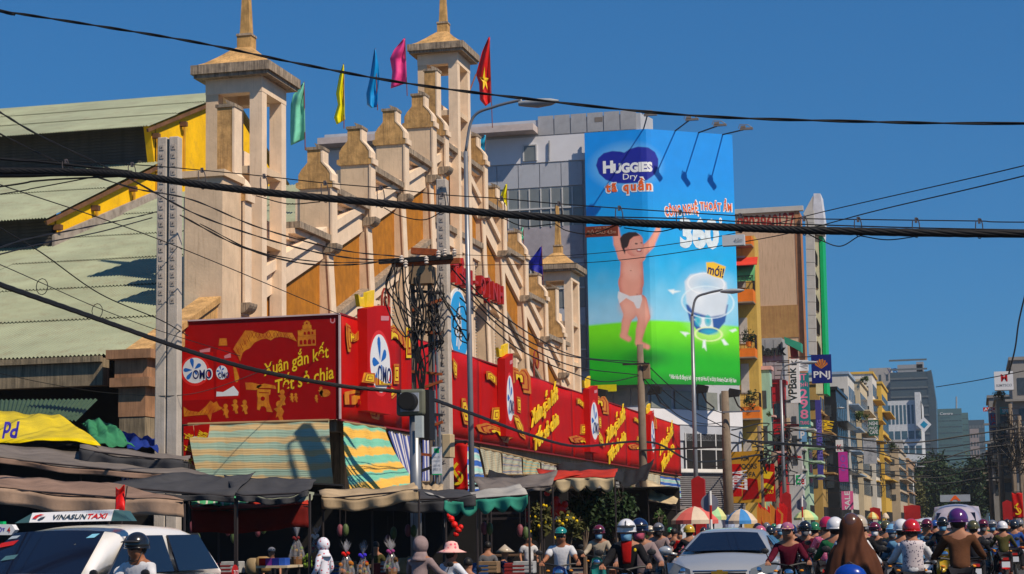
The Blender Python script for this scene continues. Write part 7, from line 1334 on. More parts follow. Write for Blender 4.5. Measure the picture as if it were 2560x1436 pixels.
def car(lab, loc, rz, L_, W_, H_, hood, belt, yc, yr0, yr1, yb, wr, paint, kind):
    t = thing('car', lab, 'car', loc, rz=rz); h = W_/2; ORG[t.name] = Vector((0, 0, 0))
    def st(y, w, zt, zb=.28): return (y, [(w*.86, zb), (w*.98, zb+.1), (w, (zb+zt)/2), (w*.985, zt-.12), (w*.93, zt-.03), (w*.7, zt+.0), (w*.35, zt+.03), (0, zt+.04)])
    y0 = -L_*.43; y1 = L_*.57
    S = [st(y0, h*.55, hood-.28, .35), st(y0+.06, h*.8, hood-.2), st(y0+.25, h*.94, hood-.1), st(y0+.6, h*.985, hood-.03), st(yc-.15, h, hood+.06 if kind != 'van' else hood+.1), st(yc+.1, h, belt), st((yc+yb)/2, h, belt+.01), st(yb-.1, h*.99, belt+.02), st(y1-.15, h*.95, belt-.02 if kind == 'van' else belt+.02), st(y1, h*.85, belt-.1, .4)]
    sub(loft(S).build('car_body', paint, t), 1)
    # greenhouse: roof shell over glass
    def ring(y, w, z): return (y, w, z)
    g = loft([(yc, [(h*.84, belt-.05), (h*.84, belt), (h*.8, belt+.01), (h*.4, belt+.02), (0, belt+.025)]), (yc+(yr0-yc)*.5, [(h*.86, belt-.05), ((h*.86+wr)/2, (belt+H_)/2-.02), ((h*.86+wr)/2-.06, (belt+H_)/2), (h*.35, (belt+H_)/2+.04), (0, (belt+H_)/2+.05)]), (yr0, [(h*.88, belt-.05), (wr, H_-.1), (wr-.06, H_-.055), (wr*.5, H_-.02), (0, H_-.01)]), ((yr0+yr1)/2, [(h*.88, belt-.05), (wr+.01, H_-.08), (wr-.04, H_-.03), (wr*.5, H_+.0), (0, H_+.01)]), (yr1, [(h*.86, belt-.05), (wr-.02, H_-.13), (wr-.07, H_-.07), (wr*.5, H_-.035), (0, H_-.03)]), (yb, [(h*.8, belt-.05), (h*.8, belt+.02), (h*.7, belt+.03), (h*.4, belt+.04), (0, belt+.05)])])
    sub(g.build('cabin', paint, t), 1)
    # windscreen and side glass standing a few millimetres proud
    e = .02; A1 = Vector((h*.76, yc+.03, belt+.05)); A2 = Vector((wr-.1, yr0-.06, H_-.1)); up = Vector((0, -e-.012, e))
    ws = MB().grid(lambda u, v: Vector(((u*2-1)*(A1.x+(A2.x-A1.x)*v), A1.y+(A2.y-A1.y)*v+.05*(u*2-1)**2*(1-v*.5)-.02, A1.z+(A2.z-A1.z)*v-.02*(u*2-1)**2))+up*1.6, 12, 6)
    o_ = ws.build('windscreen', cglass, t, smooth=True)
    bk_ = MB().quad((-h*.68, yb-.02, belt+.1), (h*.68, yb-.02, belt+.1), (wr-.12, yr1+.06, H_-.12), (-wr+.12, yr1+.06, H_-.12)).build('rear_window', cglass, t)
    def side(ya, yb_, ya2, yb2, zb=belt+.05, zt=H_-.14):
        for s in (1, -1):
            xb = s*(h*.885+.02); xt = s*(wr+.035)
            MB().add([(xb, ya, zb), (xb, yb_, zb), (xt, yb2, zt), (xt, ya2, zt), (xb-s*.02, ya, zb), (xb-s*.02, yb_, zb), (xt-s*.02, yb2, zt), (xt-s*.02, ya2, zt)], [(0, 1, 2, 3), (4, 7, 6, 5), (0, 4, 5, 1), (1, 5, 6, 2), (2, 6, 7, 3), (3, 7, 4, 0)]).build('side_window', cglass, t)
    if kind == 'van': side(yc+.42, yc+1.2, yr0+.22, yc+1.17); side(yc+1.32, yc+2.2, yc+1.3, yc+2.12); side(yc+2.34, yb-.3, yc+2.27, yr1-.3)
    else: side(yc+.45, yc+1.2, yr0+.15, yc+1.15); side(yc+1.27, yb-.5, yc+1.23, yr1-.1)
    for s in (1, -1):
        m_ = MB().ball((s*(h+.13), yc+.35, belt+.08), (.12, .07, .075), 12, 8).beam((s*(h-.06), yc+.38, belt+.02), (s*(h+.1), yc+.36, belt+.05), .04); m_.build('wing_mirror', paint, t, smooth=True)
        MB().lathe([(.085, 0), (.085, .01)], (s*(h+.13), yc+.43, belt+.08), 12, 'Y').build('mirror_glass', chrome, t)
        for yw in (y0+.75, y1-.85):
            w = MB().lathe([(.2, -.1), (.31, -.1), (.33, -.06), (.33, .06), (.31, .1), (.2, .1)], (s*(h-.1), yw, .33), 24, 'X').build('wheel', tyre, t, smooth=True); MB().lathe([(.19, s*.09), (.17, s*.12), (.05, s*.13), (.01, s*.13)][::1], (s*(h-.1), yw, .33), 20, 'X').build('rim', alloy, w)
        hl = MB().add([(s*h*.48, y0+.05, hood-.3), (s*h*.9, y0+.22, hood-.26), (s*h*.97, y0+.55, hood-.1), (s*h*.8, y0+.3, hood-.1), (s*h*.5, y0+.1, hood-.2)], [(0, 1, 2, 3, 4) if s > 0 else (4, 3, 2, 1, 0)])
        for i in range(len(hl.v)): x, y, z = hl.v[i]; hl.v[i] = (x+s*.025, y-.045, z+.035)
        hlo = hl.build('headlight', M('headlight_glass', (.12, .13, .14), .08, spec=.9, var=0), t); MB().ball((s*h*.66, y0+.13, hood-.19), .055, 10, 6).build('lamp', chrome, hlo)
        MB().boxc(s*h*.9-.05, s*h*.9+.05, y1-.06, y1+.02, belt-.3, belt-.05).build('tail_lamp', redm, t)
    MB().box((0, y0-.005, hood-.27), (h*.9, .06, .1)).build('grille', plast, t, bevel=.01); MB().box((0, y0-.01, hood-.195), (h*.95, .05, .03)).build('grille_bar', chrome, t, bevel=.01)
    MB().box((0, y0+.05, .42), (h*1.5, .12, .2)).build('bumper', plast, t, bevel=.03)
    for s in (.3, -.35): MB().beam((s, yc-.02, belt+.02), (s-.42, yc+.1, belt+.13), .014).build('wiper', plast, t)
    MB().box((0, y0-.04, .48), (.42, .02, .12)).build('number_plate', white, t)
    return t, y0, h
tx = onY(284, 1338, 19.9).x-.62
taxi, ty0, thh = car('white taxi minivan with a roof sign, cut off by the lower left corner', (tx, 20.2, 0), 0, 4.5, 1.8, 1.66, 1.02, 1.04, -1.25, -.3, 2.25, 2.62, .66, paint_w, 'van')
sg = MB(); 
for sx, dx in ((0, 0),): sg.add([(-.62, -.28, 1.66), (.40, -.28, 1.66), (.40, -.2, 1.79), (-.62, -.2, 1.77), (-.62, .02, 1.66), (.40, .02, 1.66), (.40, -.06, 1.79), (-.62, -.06, 1.77)], [(0, 1, 2, 3), (5, 4, 7, 6), (3, 2, 6, 7), (1, 5, 6, 2), (4, 0, 3, 7)])
sgo = sg.build('roof_sign', wh, taxi); MB().prism([(.405, -.27, 1.66), (.62, -.25, 1.655), (.5, -.17, 1.77), (.405, -.2, 1.785)], (0, .2, 0)).build('sign_end', M('sign_slate', (.04, .1, .11), .5), taxi); MB().prism([(-.625, -.27, 1.66), (-.82, -.25, 1.655), (-.7, -.17, 1.72), (-.625, -.2, 1.765)], (0, .2, 0)).build('sign_end', M('sign_slate', (.04, .1, .11), .5), taxi)
TBd = Board((-.62, -.285, 1.662), (1.02, 0, 0), (0, .08, .12), (0, -1, 0)); TBd.text('VINASUN', (.28, .2, .70, .66), M('ink_slate', (.03, .05, .07), .5), 'lettering', sgo, h=.006, bold=.03, shear=.15); TBd.text('TAXI', (.705, .22, .95, .68), M('ink_red', (.55, .02, .02), .5), 'lettering', sgo, h=.006, bold=.03, shear=.15)
TBd.shape([[(.03, .35), (.06, .62), (.12, .75), (.17, .66), (.11, .6), (.09, .45), (.08, .3)]], M('ink_red', (.55, .02, .02), .5), 'emblem', sgo, h=.006); TBd.shape([[(.1, .2), (.13, .42), (.19, .52), (.17, .3), (.13, .15)]], M('ink_slate', (.03, .05, .07), .5), 'emblem', sgo, h=.006)
for o_ in taxi.children:
    if o_.name.startswith(('roof_sign', 'sign_end')): o_.location = (.17, 0, .03)
# side lettering, windscreen stickers, red pennant
SB = Board((thh+.012, 1.35, .88), (0, 1.25, 0), (0, 0, .14), (1, 0, 0)); SB.text('51A 862.84', (.1, .3, .8, .9), M('ink_slate', (.03, .05, .07), .5), 'lettering', taxi, h=.03, bold=.02)
MB().lathe([(.11, 0), (.11, .01)], (thh+.04, 2.55, 1.02), 20, 'X').build('round_decal', redm, taxi); Board((thh+.055, 2.47, .98), (0, .16, 0), (0, 0, .08), (1, 0, 0)).text('7171', (0, 0, 1, 1), wh, 'lettering', taxi, h=.004)
WB = Board((-.62, -1.2, 1.12), (1.24, 0, 0), (0, .78, .40), (0, -1, .4)); 
for P, mt in (([(.02, .6), (.16, .68), (.17, .82), (.02, .74)], redm), ([(.83, .84), (.91, .85), (.93, .96), (.86, .95)], M('sticker_cyan', (.2, .5, .65), .5)), ([(.05, .84), (.13, .87), (.14, .95), (.06, .93)], M('sticker_grey', (.3, .35, .4), .5)), ([(.55, .62), (.78, .66), (.78, .74), (.55, .70)], M('mirror_buff', (.3, .28, .14), .5)), ([(.18, .25), (.3, .3), (.3, .42), (.19, .38)], M('card_teal', (.06, .14, .16), .5))): WB.shape([P], mt, 'sticker', taxi, h=.05)
p = onY(300, 1290, 20.4); fl_ = thing('pennant', 'small red pennant standing behind the taxi roof sign', 'flag', p); m = MB().grid(lambda u, v: onY(290+u*22-v*2*(1-u), 1218+v*78+6*math.sin(u*5+v*3), 20.5+.05*math.sin(v*7)), 6, 12, .006); m.build('cloth', brr, fl_, smooth=True); MB().tube([onY(318, 1216, 20.5), onY(304, 1312, 20.5)], .008).build('stick', steel, fl_)
scx = onY(1815, 1360, 30.5).x
sc_, sy0, shh = car('silver saloon car facing the camera with a gold grille emblem', (scx, 31.2, 0), math.radians(1.5), 4.5, 1.78, 1.49, 1.02, 1.05, -.95, -.2, 1.2, 2.0, .56, paint_s, 'sedan')
MB().prism([(-.13, sy0-.055, 0.820), (-.05, sy0-.055, 0.820), (-.04, sy0-.055, 0.845), (.04, sy0-.055, 0.845), (.05, sy0-.055, 0.820), (.13, sy0-.055, 0.820), (.12, sy0-.055, 0.785), (.05, sy0-.055, 0.785), (.04, sy0-.055, 0.760), (-.04, sy0-.055, 0.760), (-.05, sy0-.055, 0.785), (-.13, sy0-.055, 0.785)], (0, .03, 0)).build('grille_emblem', M('gold_metal', (.6, .35, .05), .3, metal=.7), sc_)
MB().box((-.36, -.47, 1.29), (.13, .01, .05)).build('sticker', M('sticker_cyan', (.2, .5, .65), .5), sc_)
def boxcar(lab, u, v, Y, W_, L_, H_, mat, sign=None):
    c = onY(u, v, Y); t = thing('minibus', lab, 'van', (c.x, Y, 0)); ORG[t.name] = Vector((0, 0, 0)); h = W_/2
    sub(loft([(0, [(h*.8, .3), (h*.9, .5), (h*.9, 1.0), (h*.6, 1.3), (0, 1.35)]), (.5, [(h, .3), (h, .5), (h, 1.1), (h*.85, H_-.35), (0, H_-.2)]), (1.2, [(h, .3), (h, .5), (h, 1.3), (h*.85, H_-.1), (0, H_)]), (L_, [(h, .3), (h, .5), (h, 1.3), (h*.85, H_-.15), (0, H_-.05)])]).build('van_body', mat, t), 2)
    MB().quad((-h*.75, .0, 1.15), (h*.75, .0, 1.15), (h*.7, .55, H_-.4), (-h*.7, .55, H_-.4)).build('windscreen', cglass, t)
    for s in (1, -1):
        for yw in (.9, L_-.9): MB().lathe([(.3, -.1), (.33, -.06), (.33, .06), (.3, .1)], (s*(h-.1), yw, .33), 16, 'X').build('wheel', tyre, t)
    if sign: MB().box((0, .9, H_+.14), (1.1, .15, .26)).build('roof_sign', M('sign_greyblue', (.3, .33, .36), .5), t); Board((-.2, .82, H_+.04), (.4, 0, 0), (0, 0, .2), (0, -1, 0)).text('A', (0, 0, 1, 1), por, 'lettering', t, h=.006, bold=.04)
    return t
boxcar('rounded greyish lilac van with a roof board among the crowd', 2388, 1258, 72, 2.0, 4.8, 2.28, M('paint_lilac', (.38, .34, .4), .35, coat=.5), True); boxcar('small white van roof behind the masked rider', 2318, 1291, 95, 1.7, 4.2, 1.85, paint_w)
# ================================================================ motorbikes
def bike(lab, loc, rz, mat, mesh=[None]):
    if mesh[0] is None:
        t = thing('motorbike', lab, 'motorbike', (0, 0, 0), 'motorbikes in the traffic'); ORG[t.name] = Vector((0, 0, 0))
        for y in (-.64, .56):
            w = MB().lathe([(.2, -.035), (.25, -.045), (.285, 0), (.25, .045), (.2, .035)], (0, y, .285), 20, 'X').build('wheel', tyre, t, smooth=True); MB().lathe([(.2, -.02), (.05, -.05), (.05, .05), (.2, .02)], (0, y, .285), 10, 'X').build('rim', alloy, w)
        sub(loft([(-.56, [(.05, .42), (.1, .5), (.12, .8), (.1, .98), (0, 1.02)]), (-.42, [(.1, .35), (.2, .45), (.2, .75), (.15, 1.0), (0, 1.06)]), (-.3, [(.12, .35), (.2, .42), (.19, .6), (.1, .7), (0, .72)]), (-.1, [(.1, .3), (.13, .38), (.12, .45), (.08, .48), (0, .5)]), (.12, [(.1, .32), (.14, .45), (.14, .62), (.1, .7), (0, .72)]), (.75, [(.08, .5), (.13, .58), (.13, .68), (.08, .75), (0, .76)])]).build('fairing', mat, t), 1)
        sub(loft([(-.02, [(.08, .7), (.1, .74), (.1, .78), (.05, .8), (0, .8)]), (.3, [(.12, .7), (.14, .76), (.14, .8), (.08, .83), (0, .83)]), (.78, [(.1, .74), (.12, .8), (.12, .84), (.06, .87), (0, .87)])]).build('seat', plast, t), 1)
        MB().tube([(-.36, -.26, 1.04), (-.2, -.32, 1.04), (0, -.4, 1.0), (.2, -.32, 1.04), (.36, -.26, 1.04)], .016, 8).build('handlebar', plast, t)
        for s in (1, -1):
            MB().tube([(s*.28, -.3, 1.04), (s*.34, -.33, 1.2)], .008).ball((s*.36, -.33, 1.24), (.065, .02, .045), 10, 6).build('mirror', plast, t); MB().tube([(s*.07, -.64, .285), (s*.07, -.5, .75)], .022).build('fork', steel, t)
            MB().ball((s*.2, -.5, .93), (.035, .03, .02), 8, 5).build('indicator', M('amber', (.7, .25, .02), .3), t)
        MB().ball((0, -.58, .9), (.085, .05, .065), 12, 8).build('headlight', chrome, t); MB().boxc(-.08, .08, -.78, -.5, .5, .56).build('mudguard', mat, t, bevel=.02)
        MB().tube([(.13, .1, .3), (.15, .75, .38)], .045, 8).build('exhaust', alloy, t); MB().box((0, .84, .62), (.2, .02, .14)).build('number_plate', wh, t); MB().box((0, .82, .76), (.14, .04, .06)).build('tail_lamp', redm, t)
        mesh[0] = t; t.location = loc; t.rotation_euler = (0, 0, rz); return t
    c = copy_tree(mesh[0]); c['label'] = lab; c.location = loc; c.rotation_euler = (0, 0, rz)
    for ch in c.children:
        if ch.name.startswith(('fairing', 'mudguard')): ch.material_slots[0].link = 'OBJECT'; ch.material_slots[0].material = mat
    return c
# ================================================================ people
skin = M('skin', (.34, .15, .085), .6, var=.08, spec=.3); skin2 = M('skin_tanned', (.3, .12, .06), .6, var=.1, spec=.3); hair = M('hair_black', (.012, .01, .009), .5)
def skinned(key, V, E, lv=1, cache={}):
    if key in cache: return cache[key]
    me = bpy.data.meshes.new(key); me.from_pydata([v[:3] for v in V], E, []); o = bpy.data.objects.new('tmp', me); col.objects.link(o)
    m = o.modifiers.new('s', 'SKIN'); m.use_smooth_shade = True; s2 = o.modifiers.new('u', 'SUBSURF'); s2.levels = lv
    for i, v in enumerate(V):
        d = me.skin_vertices[0].data[i]; d.radius = (v[3], v[4] if len(v) > 4 else v[3]); d.use_root = (i == 0)
    dg = bpy.context.evaluated_depsgraph_get(); r = bpy.data.meshes.new_from_object(o.evaluated_get(dg)); r.name = key
    bpy.data.objects.remove(o); bpy.data.meshes.remove(me); r.polygons.foreach_set('use_smooth', [True]*len(r.polygons)); cache[key] = r; return r
def attach(mesh, name, mat, par):
    if not mesh.materials: mesh.materials.append(mat)
    o = bpy.data.objects.new(name, mesh); col.objects.link(o); o.parent = par; o.material_slots[0].link = 'OBJECT'; o.material_slots[0].material = mat; return o
POSES = {
 'ride': dict(pel=(0, .12, .86), wst=(0, .08, 1.0), ch=(0, .03, 1.2), uc=(0, .02, 1.345), nk=(0, .01, 1.415), hd=(0, -.015, 1.50), top=(0, -.005, 1.59), sh=.17, el=(.27, -.1, 1.12), hn=(.33, -.27, 1.06), hip=.09, kn=(.17, -.3, .8), an=(.17, -.14, .38), ft=(.17, -.26, .32)),
 'stand': dict(pel=(0, .0, .9), wst=(0, .0, 1.05), ch=(0, .0, 1.25), uc=(0, .0, 1.38), nk=(0, -.01, 1.465), hd=(0, -.03, 1.55), top=(0, -.02, 1.64), sh=.17, el=(.24, .02, 1.13), hn=(.22, -.14, .94), hip=.09, kn=(.1, -.02, .5), an=(.1, .03, .1), ft=(.1, -.12, .05)),
}
def body_meshes(pose, det):
    p = POSES[pose]; k = pose+('d' if det else '')
    V = [(*p['pel'], .12, .1), (*p['wst'], .11, .085), (*p['ch'], .125, .09), (*p['uc'], .1, .075), (*p['nk'], .068, .07), (p['hd'][0], p['hd'][1]-.005, p['hd'][2]-.045, .08, .092), (*p['hd'], .098, .112), (*p['top'], .075, .09)]
    E = [(0, 1), (1, 2), (2, 3), (3, 4), (4, 5), (5, 6), (6, 7)]
    for s in (1, -1):
        i = len(V); sh = (s*p['sh'], p['uc'][1], p['uc'][2]-.03); el = (s*p['el'][0], *p['el'][1:]); hn = (s*p['hn'][0], *p['hn'][1:])
        V += [(*sh, .055), (*el, .042), (*hn, .028), (hn[0]-s*.005, hn[1]-.07, hn[2]-.01, .036, .018)]; E += [(3, i), (i, i+1), (i+1, i+2), (i+2, i+3)]
        if det:
            for f_, (dx, ln) in enumerate(((-.03, .07), (-.01, .085), (.01, .08), (.03, .06))):
                j = len(V); V += [(hn[0]+dx-s*.005, hn[1]-.07-ln*.6, hn[2]-.008, .010), (hn[0]+dx-s*.005, hn[1]-.07-ln*.85, hn[2]-.05, .009)]; E += [(i+3, j), (j, j+1)]
            j = len(V); V += [(hn[0]-s*.05, hn[1]-.06, hn[2]-.03, .011), (hn[0]-s*.05, hn[1]-.1, hn[2]-.05, .009)]; E += [(i+2, j), (j, j+1)]
        i = len(V); V += [(s*p['hip'], p['pel'][1], p['pel'][2]-.03, .095), (s*p['kn'][0], *p['kn'][1:], .062), (s*p['an'][0], *p['an'][1:], .04), (s*p['ft'][0], *p['ft'][1:], .038)]; E += [(0, i), (i, i+1), (i+1, i+2), (i+2, i+3)]
    if det:
        j = len(V); h = p['hd']; V += [(0, h[1]-.1, h[2]-.005, .016), (0, h[1]-.122, h[2]-.025, .015), (.085, h[1]+.01, h[2], .012), (-.085, h[1]+.01, h[2], .012)]; E += [(6, j), (j, j+1), (6, j+2), (6, j+3)]
    B_ = skinned('body_'+k, V, E, 2 if det else 1)
    def shirt(long):
        q = [(*p['pel'], .15, .125), (*p['wst'], .14, .115), (*p['ch'], .15, .115), (*p['uc'], .13, .1), (p['nk'][0], p['nk'][1]+.01, p['nk'][2]-.035, .075, .07)]; e = [(0, 1), (1, 2), (2, 3), (3, 4)]
        for s in (1, -1):
            i = len(q); sh = Vector((s*p['sh'], p['uc'][1], p['uc'][2]-.045)); el = Vector((s*p['el'][0], *p['el'][1:])); hn = Vector((s*p['hn'][0], *p['hn'][1:]))
            if long: q += [(*sh, .07), (*sh.lerp(el, .5), .064), (*el, .058), (*el.lerp(hn, .5), .05), (*hn, .042)]; e += [(3, i), (i, i+1), (i+1, i+2), (i+2, i+3), (i+3, i+4)]
            else: q += [(*sh, .072), (*sh.lerp(el, .75), .07)]; e += [(3, i), (i, i+1)]
        return skinned('shirt_%s_%s' % (k, long), q, e, 2 if det else 1)
    T = [(*p['pel'], .135, .125)]; e = []
    for s in (1, -1): i = len(T); T += [(s*p['hip'], p['pel'][1], p['pel'][2]-.03, .11), (s*p['kn'][0], *p['kn'][1:], .078), (s*p['an'][0], *p['an'][1:], .055)]; e += [(0, i), (i, i+1), (i+1, i+2)]
    return B_, shirt, skinned('trousers_'+k, T, e, 1)
cols = {'white': (.72, .72, .75), 'black': (.015, .015, .018), 'grey': (.2, .2, .22), 'red': (.5, .01, .01), 'blue': (.03, .1, .4), 'navy': (.01, .02, .08), 'pink': (.6, .12, .2), 'green': (.03, .2, .08), 'brown': (.12, .05, .025), 'maroon': (.14, .01, .03), 'yellow': (.65, .42, .02), 'sky blue': (.2, .45, .7), 'mauve': (.42, .31, .31), 'cream': (.6, .5, .38), 'purple': (.1, .02, .16), 'olive': (.1, .09, .03), 'teal': (.02, .25, .22), 'dark': (.02, .02, .025), 'orange': (.6, .15, .02)}
def cmat(kind, c):
    if kind == 'cloth': return M('cloth_'+c.replace(' ', '_'), tuple(x*(.62 if c not in ('white', 'black', 'dark', 'brown') else .85) for x in cols[c]), .9, var=.22, scale=7, bump=.35, bscale=16, spec=.1)
    return M('helmet_'+c.replace(' ', '_'), tuple(x*(.75 if c not in ('red', 'white') else .9) for x in cols[c]), .22, var=.05, coat=.5, spec=.5)
def person(lab, u, v, Y, face, pose, shirt, helmet, trousers='dark', long=True, mask=None, head='helmet', glasses=False, det=False, sk=None, bikecol=None, bikelab=None, group='people in the street', extra=None):
    c = onY(u, v, Y); base = {'ride': 1.703, 'stand': 1.753}[pose]; s = max(.8, min(1.1, c.z/base)); rz = math.radians(face)
    t = thing('person', lab, 'person', (c.x, Y, 0 if c.z/base >= .8 else 0), group, rz=rz); t.scale = (s, s, s); ORG[t.name] = Vector((0, 0, 0)); p = POSES[pose]
    hc = Vector(p['hd'])
    # keep the head over the pixel it belongs to
    off = Matrix.Rotation(rz, 3, 'Z')@Vector((hc.x*s, hc.y*s, 0)); t.location = Vector((c.x, Y, 0))-Vector((off.x, 0, 0)); t.location.z = c.z-base*s
    B_, sh, tr = body_meshes(pose, det); attach(B_, 'body', sk or skin, t)
    attach(sh(long), 'shirt', shirt if not isinstance(shirt, str) else cmat('cloth', shirt), t); attach(tr, 'trousers', cmat('cloth', trousers), t)
    hm_ = helmet if not isinstance(helmet, str) else cmat('h', helmet)
    key = head+pose
    def part(nm, fn, mat, par=None):
        if (nm, key) not in PC: o = fn().build(nm, mat, par or t, smooth=True); PC[(nm, key)] = o.data; o.material_slots[0].link = 'OBJECT'; o.material_slots[0].material = mat; return o
        return attach(PC[(nm, key)], nm, mat, par or t)
    z = hc.z+.058; zf = hc.z+.02; y = hc.y
    if head == 'helmet':
        h_ = part('helmet', lambda: MB().ball((0, y+.01, z+.0), (.135, .155, .145), 18, 9, z0=-.3).lathe([(.137, -.01), (.143, .0), (.137, .01)], (0, y+.01, z-.035), 20, 'Z', (1, 1.13, 1)), hm_)
        part('visor', lambda: MB().grid(lambda a, b: (.125*math.sin((a-.5)*2.4)*(1+.1*b), y-.135*math.cos((a-.5)*2.2)-.06*b, z+.045-.02*b), 10, 3, .008), plast if det else hm_, h_)
        part('hair', lambda: MB().ball((0, y+.035, z-.045), (.098, .1, .095), 12, 6, z0=-.85), hair)
        if det: part('chin_strap', lambda: MB().tube([(.1, y, z-.05), (.065, y-.05, zf-.14), (0, y-.06, zf-.155), (-.065, y-.05, zf-.14), (-.1, y, z-.05)], .007, 5), plast, h_)
    elif head == 'cap': part('cap', lambda: MB().ball((0, y+.01, z+.03), (.11, .125, .1), 16, 6, z0=-.1).grid(lambda a, b: (.1*math.sin((a-.5)*2.4), y-.11*math.cos((a-.5)*2.2)-.08*b, z+.03-.015*b), 10, 3, .008), hm_); part('hair', lambda: MB().ball((0, y+.025, z-.01), (.092, .1, .1), 12, 6, z0=-.6), hair)
    elif head == 'hat': part('sun_hat', lambda: MB().lathe([(.27, -.06), (.2, -.03), (.13, 0), (.12, .06), (.1, .11), (.05, .135), (.005, .14)], (0, y, z+.04), 24), hm_); part('hair', lambda: MB().ball((0, y+.03, z-.03), (.092, .1, .12), 12, 6, z0=-.8), hair)
    elif head == 'hood': part('hood', lambda: MB().ball((0, y+.02, z+.0), (.125, .14, .15), 18, 10, z0=-.9).lathe([(.1, .02), (.115, -.03), (.14, -.08), (.17, -.12)], (0, y+.03, z-.13), 18), hm_)
    elif head == 'conical': part('conical_hat', lambda: MB().lathe([(.25, -.03), (.13, .06), (.01, .16)], (0, y, z+.02), 20), hm_)
    else: part('hair', lambda: MB().ball((0, y+.02, z+.02), (.098, .11, .11), 14, 7, z0=-.55), hair)
    if mask: part('mask', lambda: MB().grid(lambda a, b: (.082*math.sin((a-.5)*2.7)*(1-.25*b), y-.005-.108*math.cos((a-.5)*2.2)-.02*math.sin(b*3.1)*math.cos((a-.5)*3), zf-.03-.095*b), 10, 6, .004), cmat('cloth', mask))
    if glasses: part('sunglasses', lambda: MB().grid(lambda a, b: (.084*math.sin((a-.5)*2.6), y-.004-.106*math.cos((a-.5)*2.2), zf+.008-.042*b*(1-.35*abs(math.sin((a-.5)*6.28)))), 16, 3, .004), plast)
    if det and not glasses and head != 'hood':
        for sx in (1, -1): MB().ball((sx*.032, y-.092, zf-.02), (.013, .007, .008), 8, 5).build('eye', M('eye_dark', (.02, .015, .012), .3), t)
    if pose == 'ride' and bikecol:
        b_ = bike(bikelab or ('motorbike of the '+lab)[:90], (t.location.x, t.location.y, t.location.z), rz, cmat('h', bikecol)); b_.scale = (s, s, s)
    if extra: extra(t, p, s)
    return t
PC = {}
wblue = 'white'
floral = M('floral_cloth', (.6, .6, .66), .85, var=0); 
def flower_mat(name, base, spot, sc_, th):
    if name in MC: return MC[name]
    m = M(name, base, .85, var=.1); n = m.node_tree; tc = n.nodes.new('ShaderNodeTexCoord'); v = n.nodes.new('ShaderNodeTexVoronoi'); v.inputs['Scale'].default_value = sc_; n.links.new(tc.outputs['Object'], v.inputs[0])
    mr = n.nodes.new('ShaderNodeMapRange'); mr.inputs[1].default_value = th; mr.inputs[2].default_value = th+.06; mr.inputs[3].default_value = 1; mr.inputs[4].default_value = 0; n.links.new(v.outputs[0], mr.inputs[0])
    mx = n.nodes.new('ShaderNodeMix'); mx.data_type = 'RGBA'; n.links.new(mr.outputs[0], mx.inputs[0]); mx.inputs[6].default_value = (*base, 1); mx.inputs[7].default_value = (*spot, 1); n.links.new(mx.outputs[2], n.nodes['Principled BSDF'].inputs['Base Color']); return m
flo = flower_mat('floral_red', (.66, .66, .74), (.5, .02, .05), 14, .22); leo = flower_mat('spotted_cloth', (.52, .46, .48), (.06, .05, .1), 26, .26); pinkp = flower_mat('pink_pattern', (.5, .1, .2), (.75, .5, .55), 30, .2); lightf = flower_mat('light_floral', (.6, .62, .68), (.3, .4, .6), 18, .2); hatp = flower_mat('hat_pink', (.75, .42, .38), (.7, .1, .15), 12, .25); capm = flower_mat('cap_multi', (.3, .1, .2), (.6, .4, .2), 14, .3)
D = dict(det=True)
person('rider with glossy black helmet, dark glasses and white shirt before the taxi', 343, 1330, 18.4, -12, 'ride', 'white', 'black', glasses=True, sk=skin2, long=False, bikecol='black', bikelab='black motorbike under the rider in front of the taxi', **D)
person('person from behind in a pale mauve hooded jacket', 1052, 1340, 25, 168, 'ride', 'mauve', cmat('cloth', 'mauve'), head='hood', bikecol='grey', bikelab='grey scooter of the hooded person', **D)
person('woman in a pink sun hat and light patterned shirt', 1128, 1358, 25.5, 150, 'ride', lightf, hatp, head='hat', bikecol='navy', bikelab='navy scooter of the woman in the sun hat', **D)
person('woman in a white and red floral hood and blouse at the stall', 806, 1344, 30.5, 250, 'stand', flo, flo, head='hood', **D)
person('man with green cap and sunglasses in a white T-shirt on a blue motorbike', 1402, 1315, 30, 8, 'ride', 'white', 'teal', head='cap', glasses=True, long=False, sk=skin2, bikecol='blue', bikelab='bright blue motorbike with its headlight towards the camera', **D)
person('rider with a dark red helmet, sky blue mask and pale shirt', 1497, 1312, 38, 5, 'ride', 'cream', 'maroon', mask='sky blue', bikecol='teal', bikelab='teal motorbike of the rider in the pale shirt', **D)
def hl(t, p, s):
    MB().grid(lambda a, b: ((a-.5)*(.15-.05*b), -.105-.03*math.sin(b*2.4)+.05*(a-.5)**2*4*.3, 1.385-.3*b), 8, 10, .01).build('undershirt', cmat('cloth', 'red'), t, smooth=True)
    MB().beam((0, -.12, 1.672), (0, -.165, 1.6), .012).build('helmet_line', plast, t)
    MB().ball((.12, -.12, 1.27), (.02, .008, .025), 8, 5).build('chest_patch', lem, t)
person('rider with a white helmet, sky blue mask and black jacket over red', 1566, 1297, 25, 6, 'ride', 'black', 'white', mask='sky blue', bikecol='black', bikelab='black and white motorbike of the rider in the black jacket', extra=hl, **D)
person('passenger with a dark helmet and pink mask behind the black jacket', 1598, 1295, 26.2, 6, 'ride', 'mauve', 'navy', mask='pink', **D)
person('rider with a grey helmet and dark visor in a dull pink top', 1646, 1307, 42, 4, 'ride', 'mauve', 'grey', mask='dark', bikecol='dark', bikelab='dark motorbike of the grey helmeted rider', **D)
person('rider partly hidden, cream helmet, between the mask riders', 1625, 1314, 50, 4, 'ride', 'grey', 'cream', bikecol='dark', bikelab='dark motorbike half hidden behind the passenger')
person('standing person in a red shirt left of the silver car', 1685, 1319, 46, 160, 'stand', 'red', 'black', head='hair', long=False)
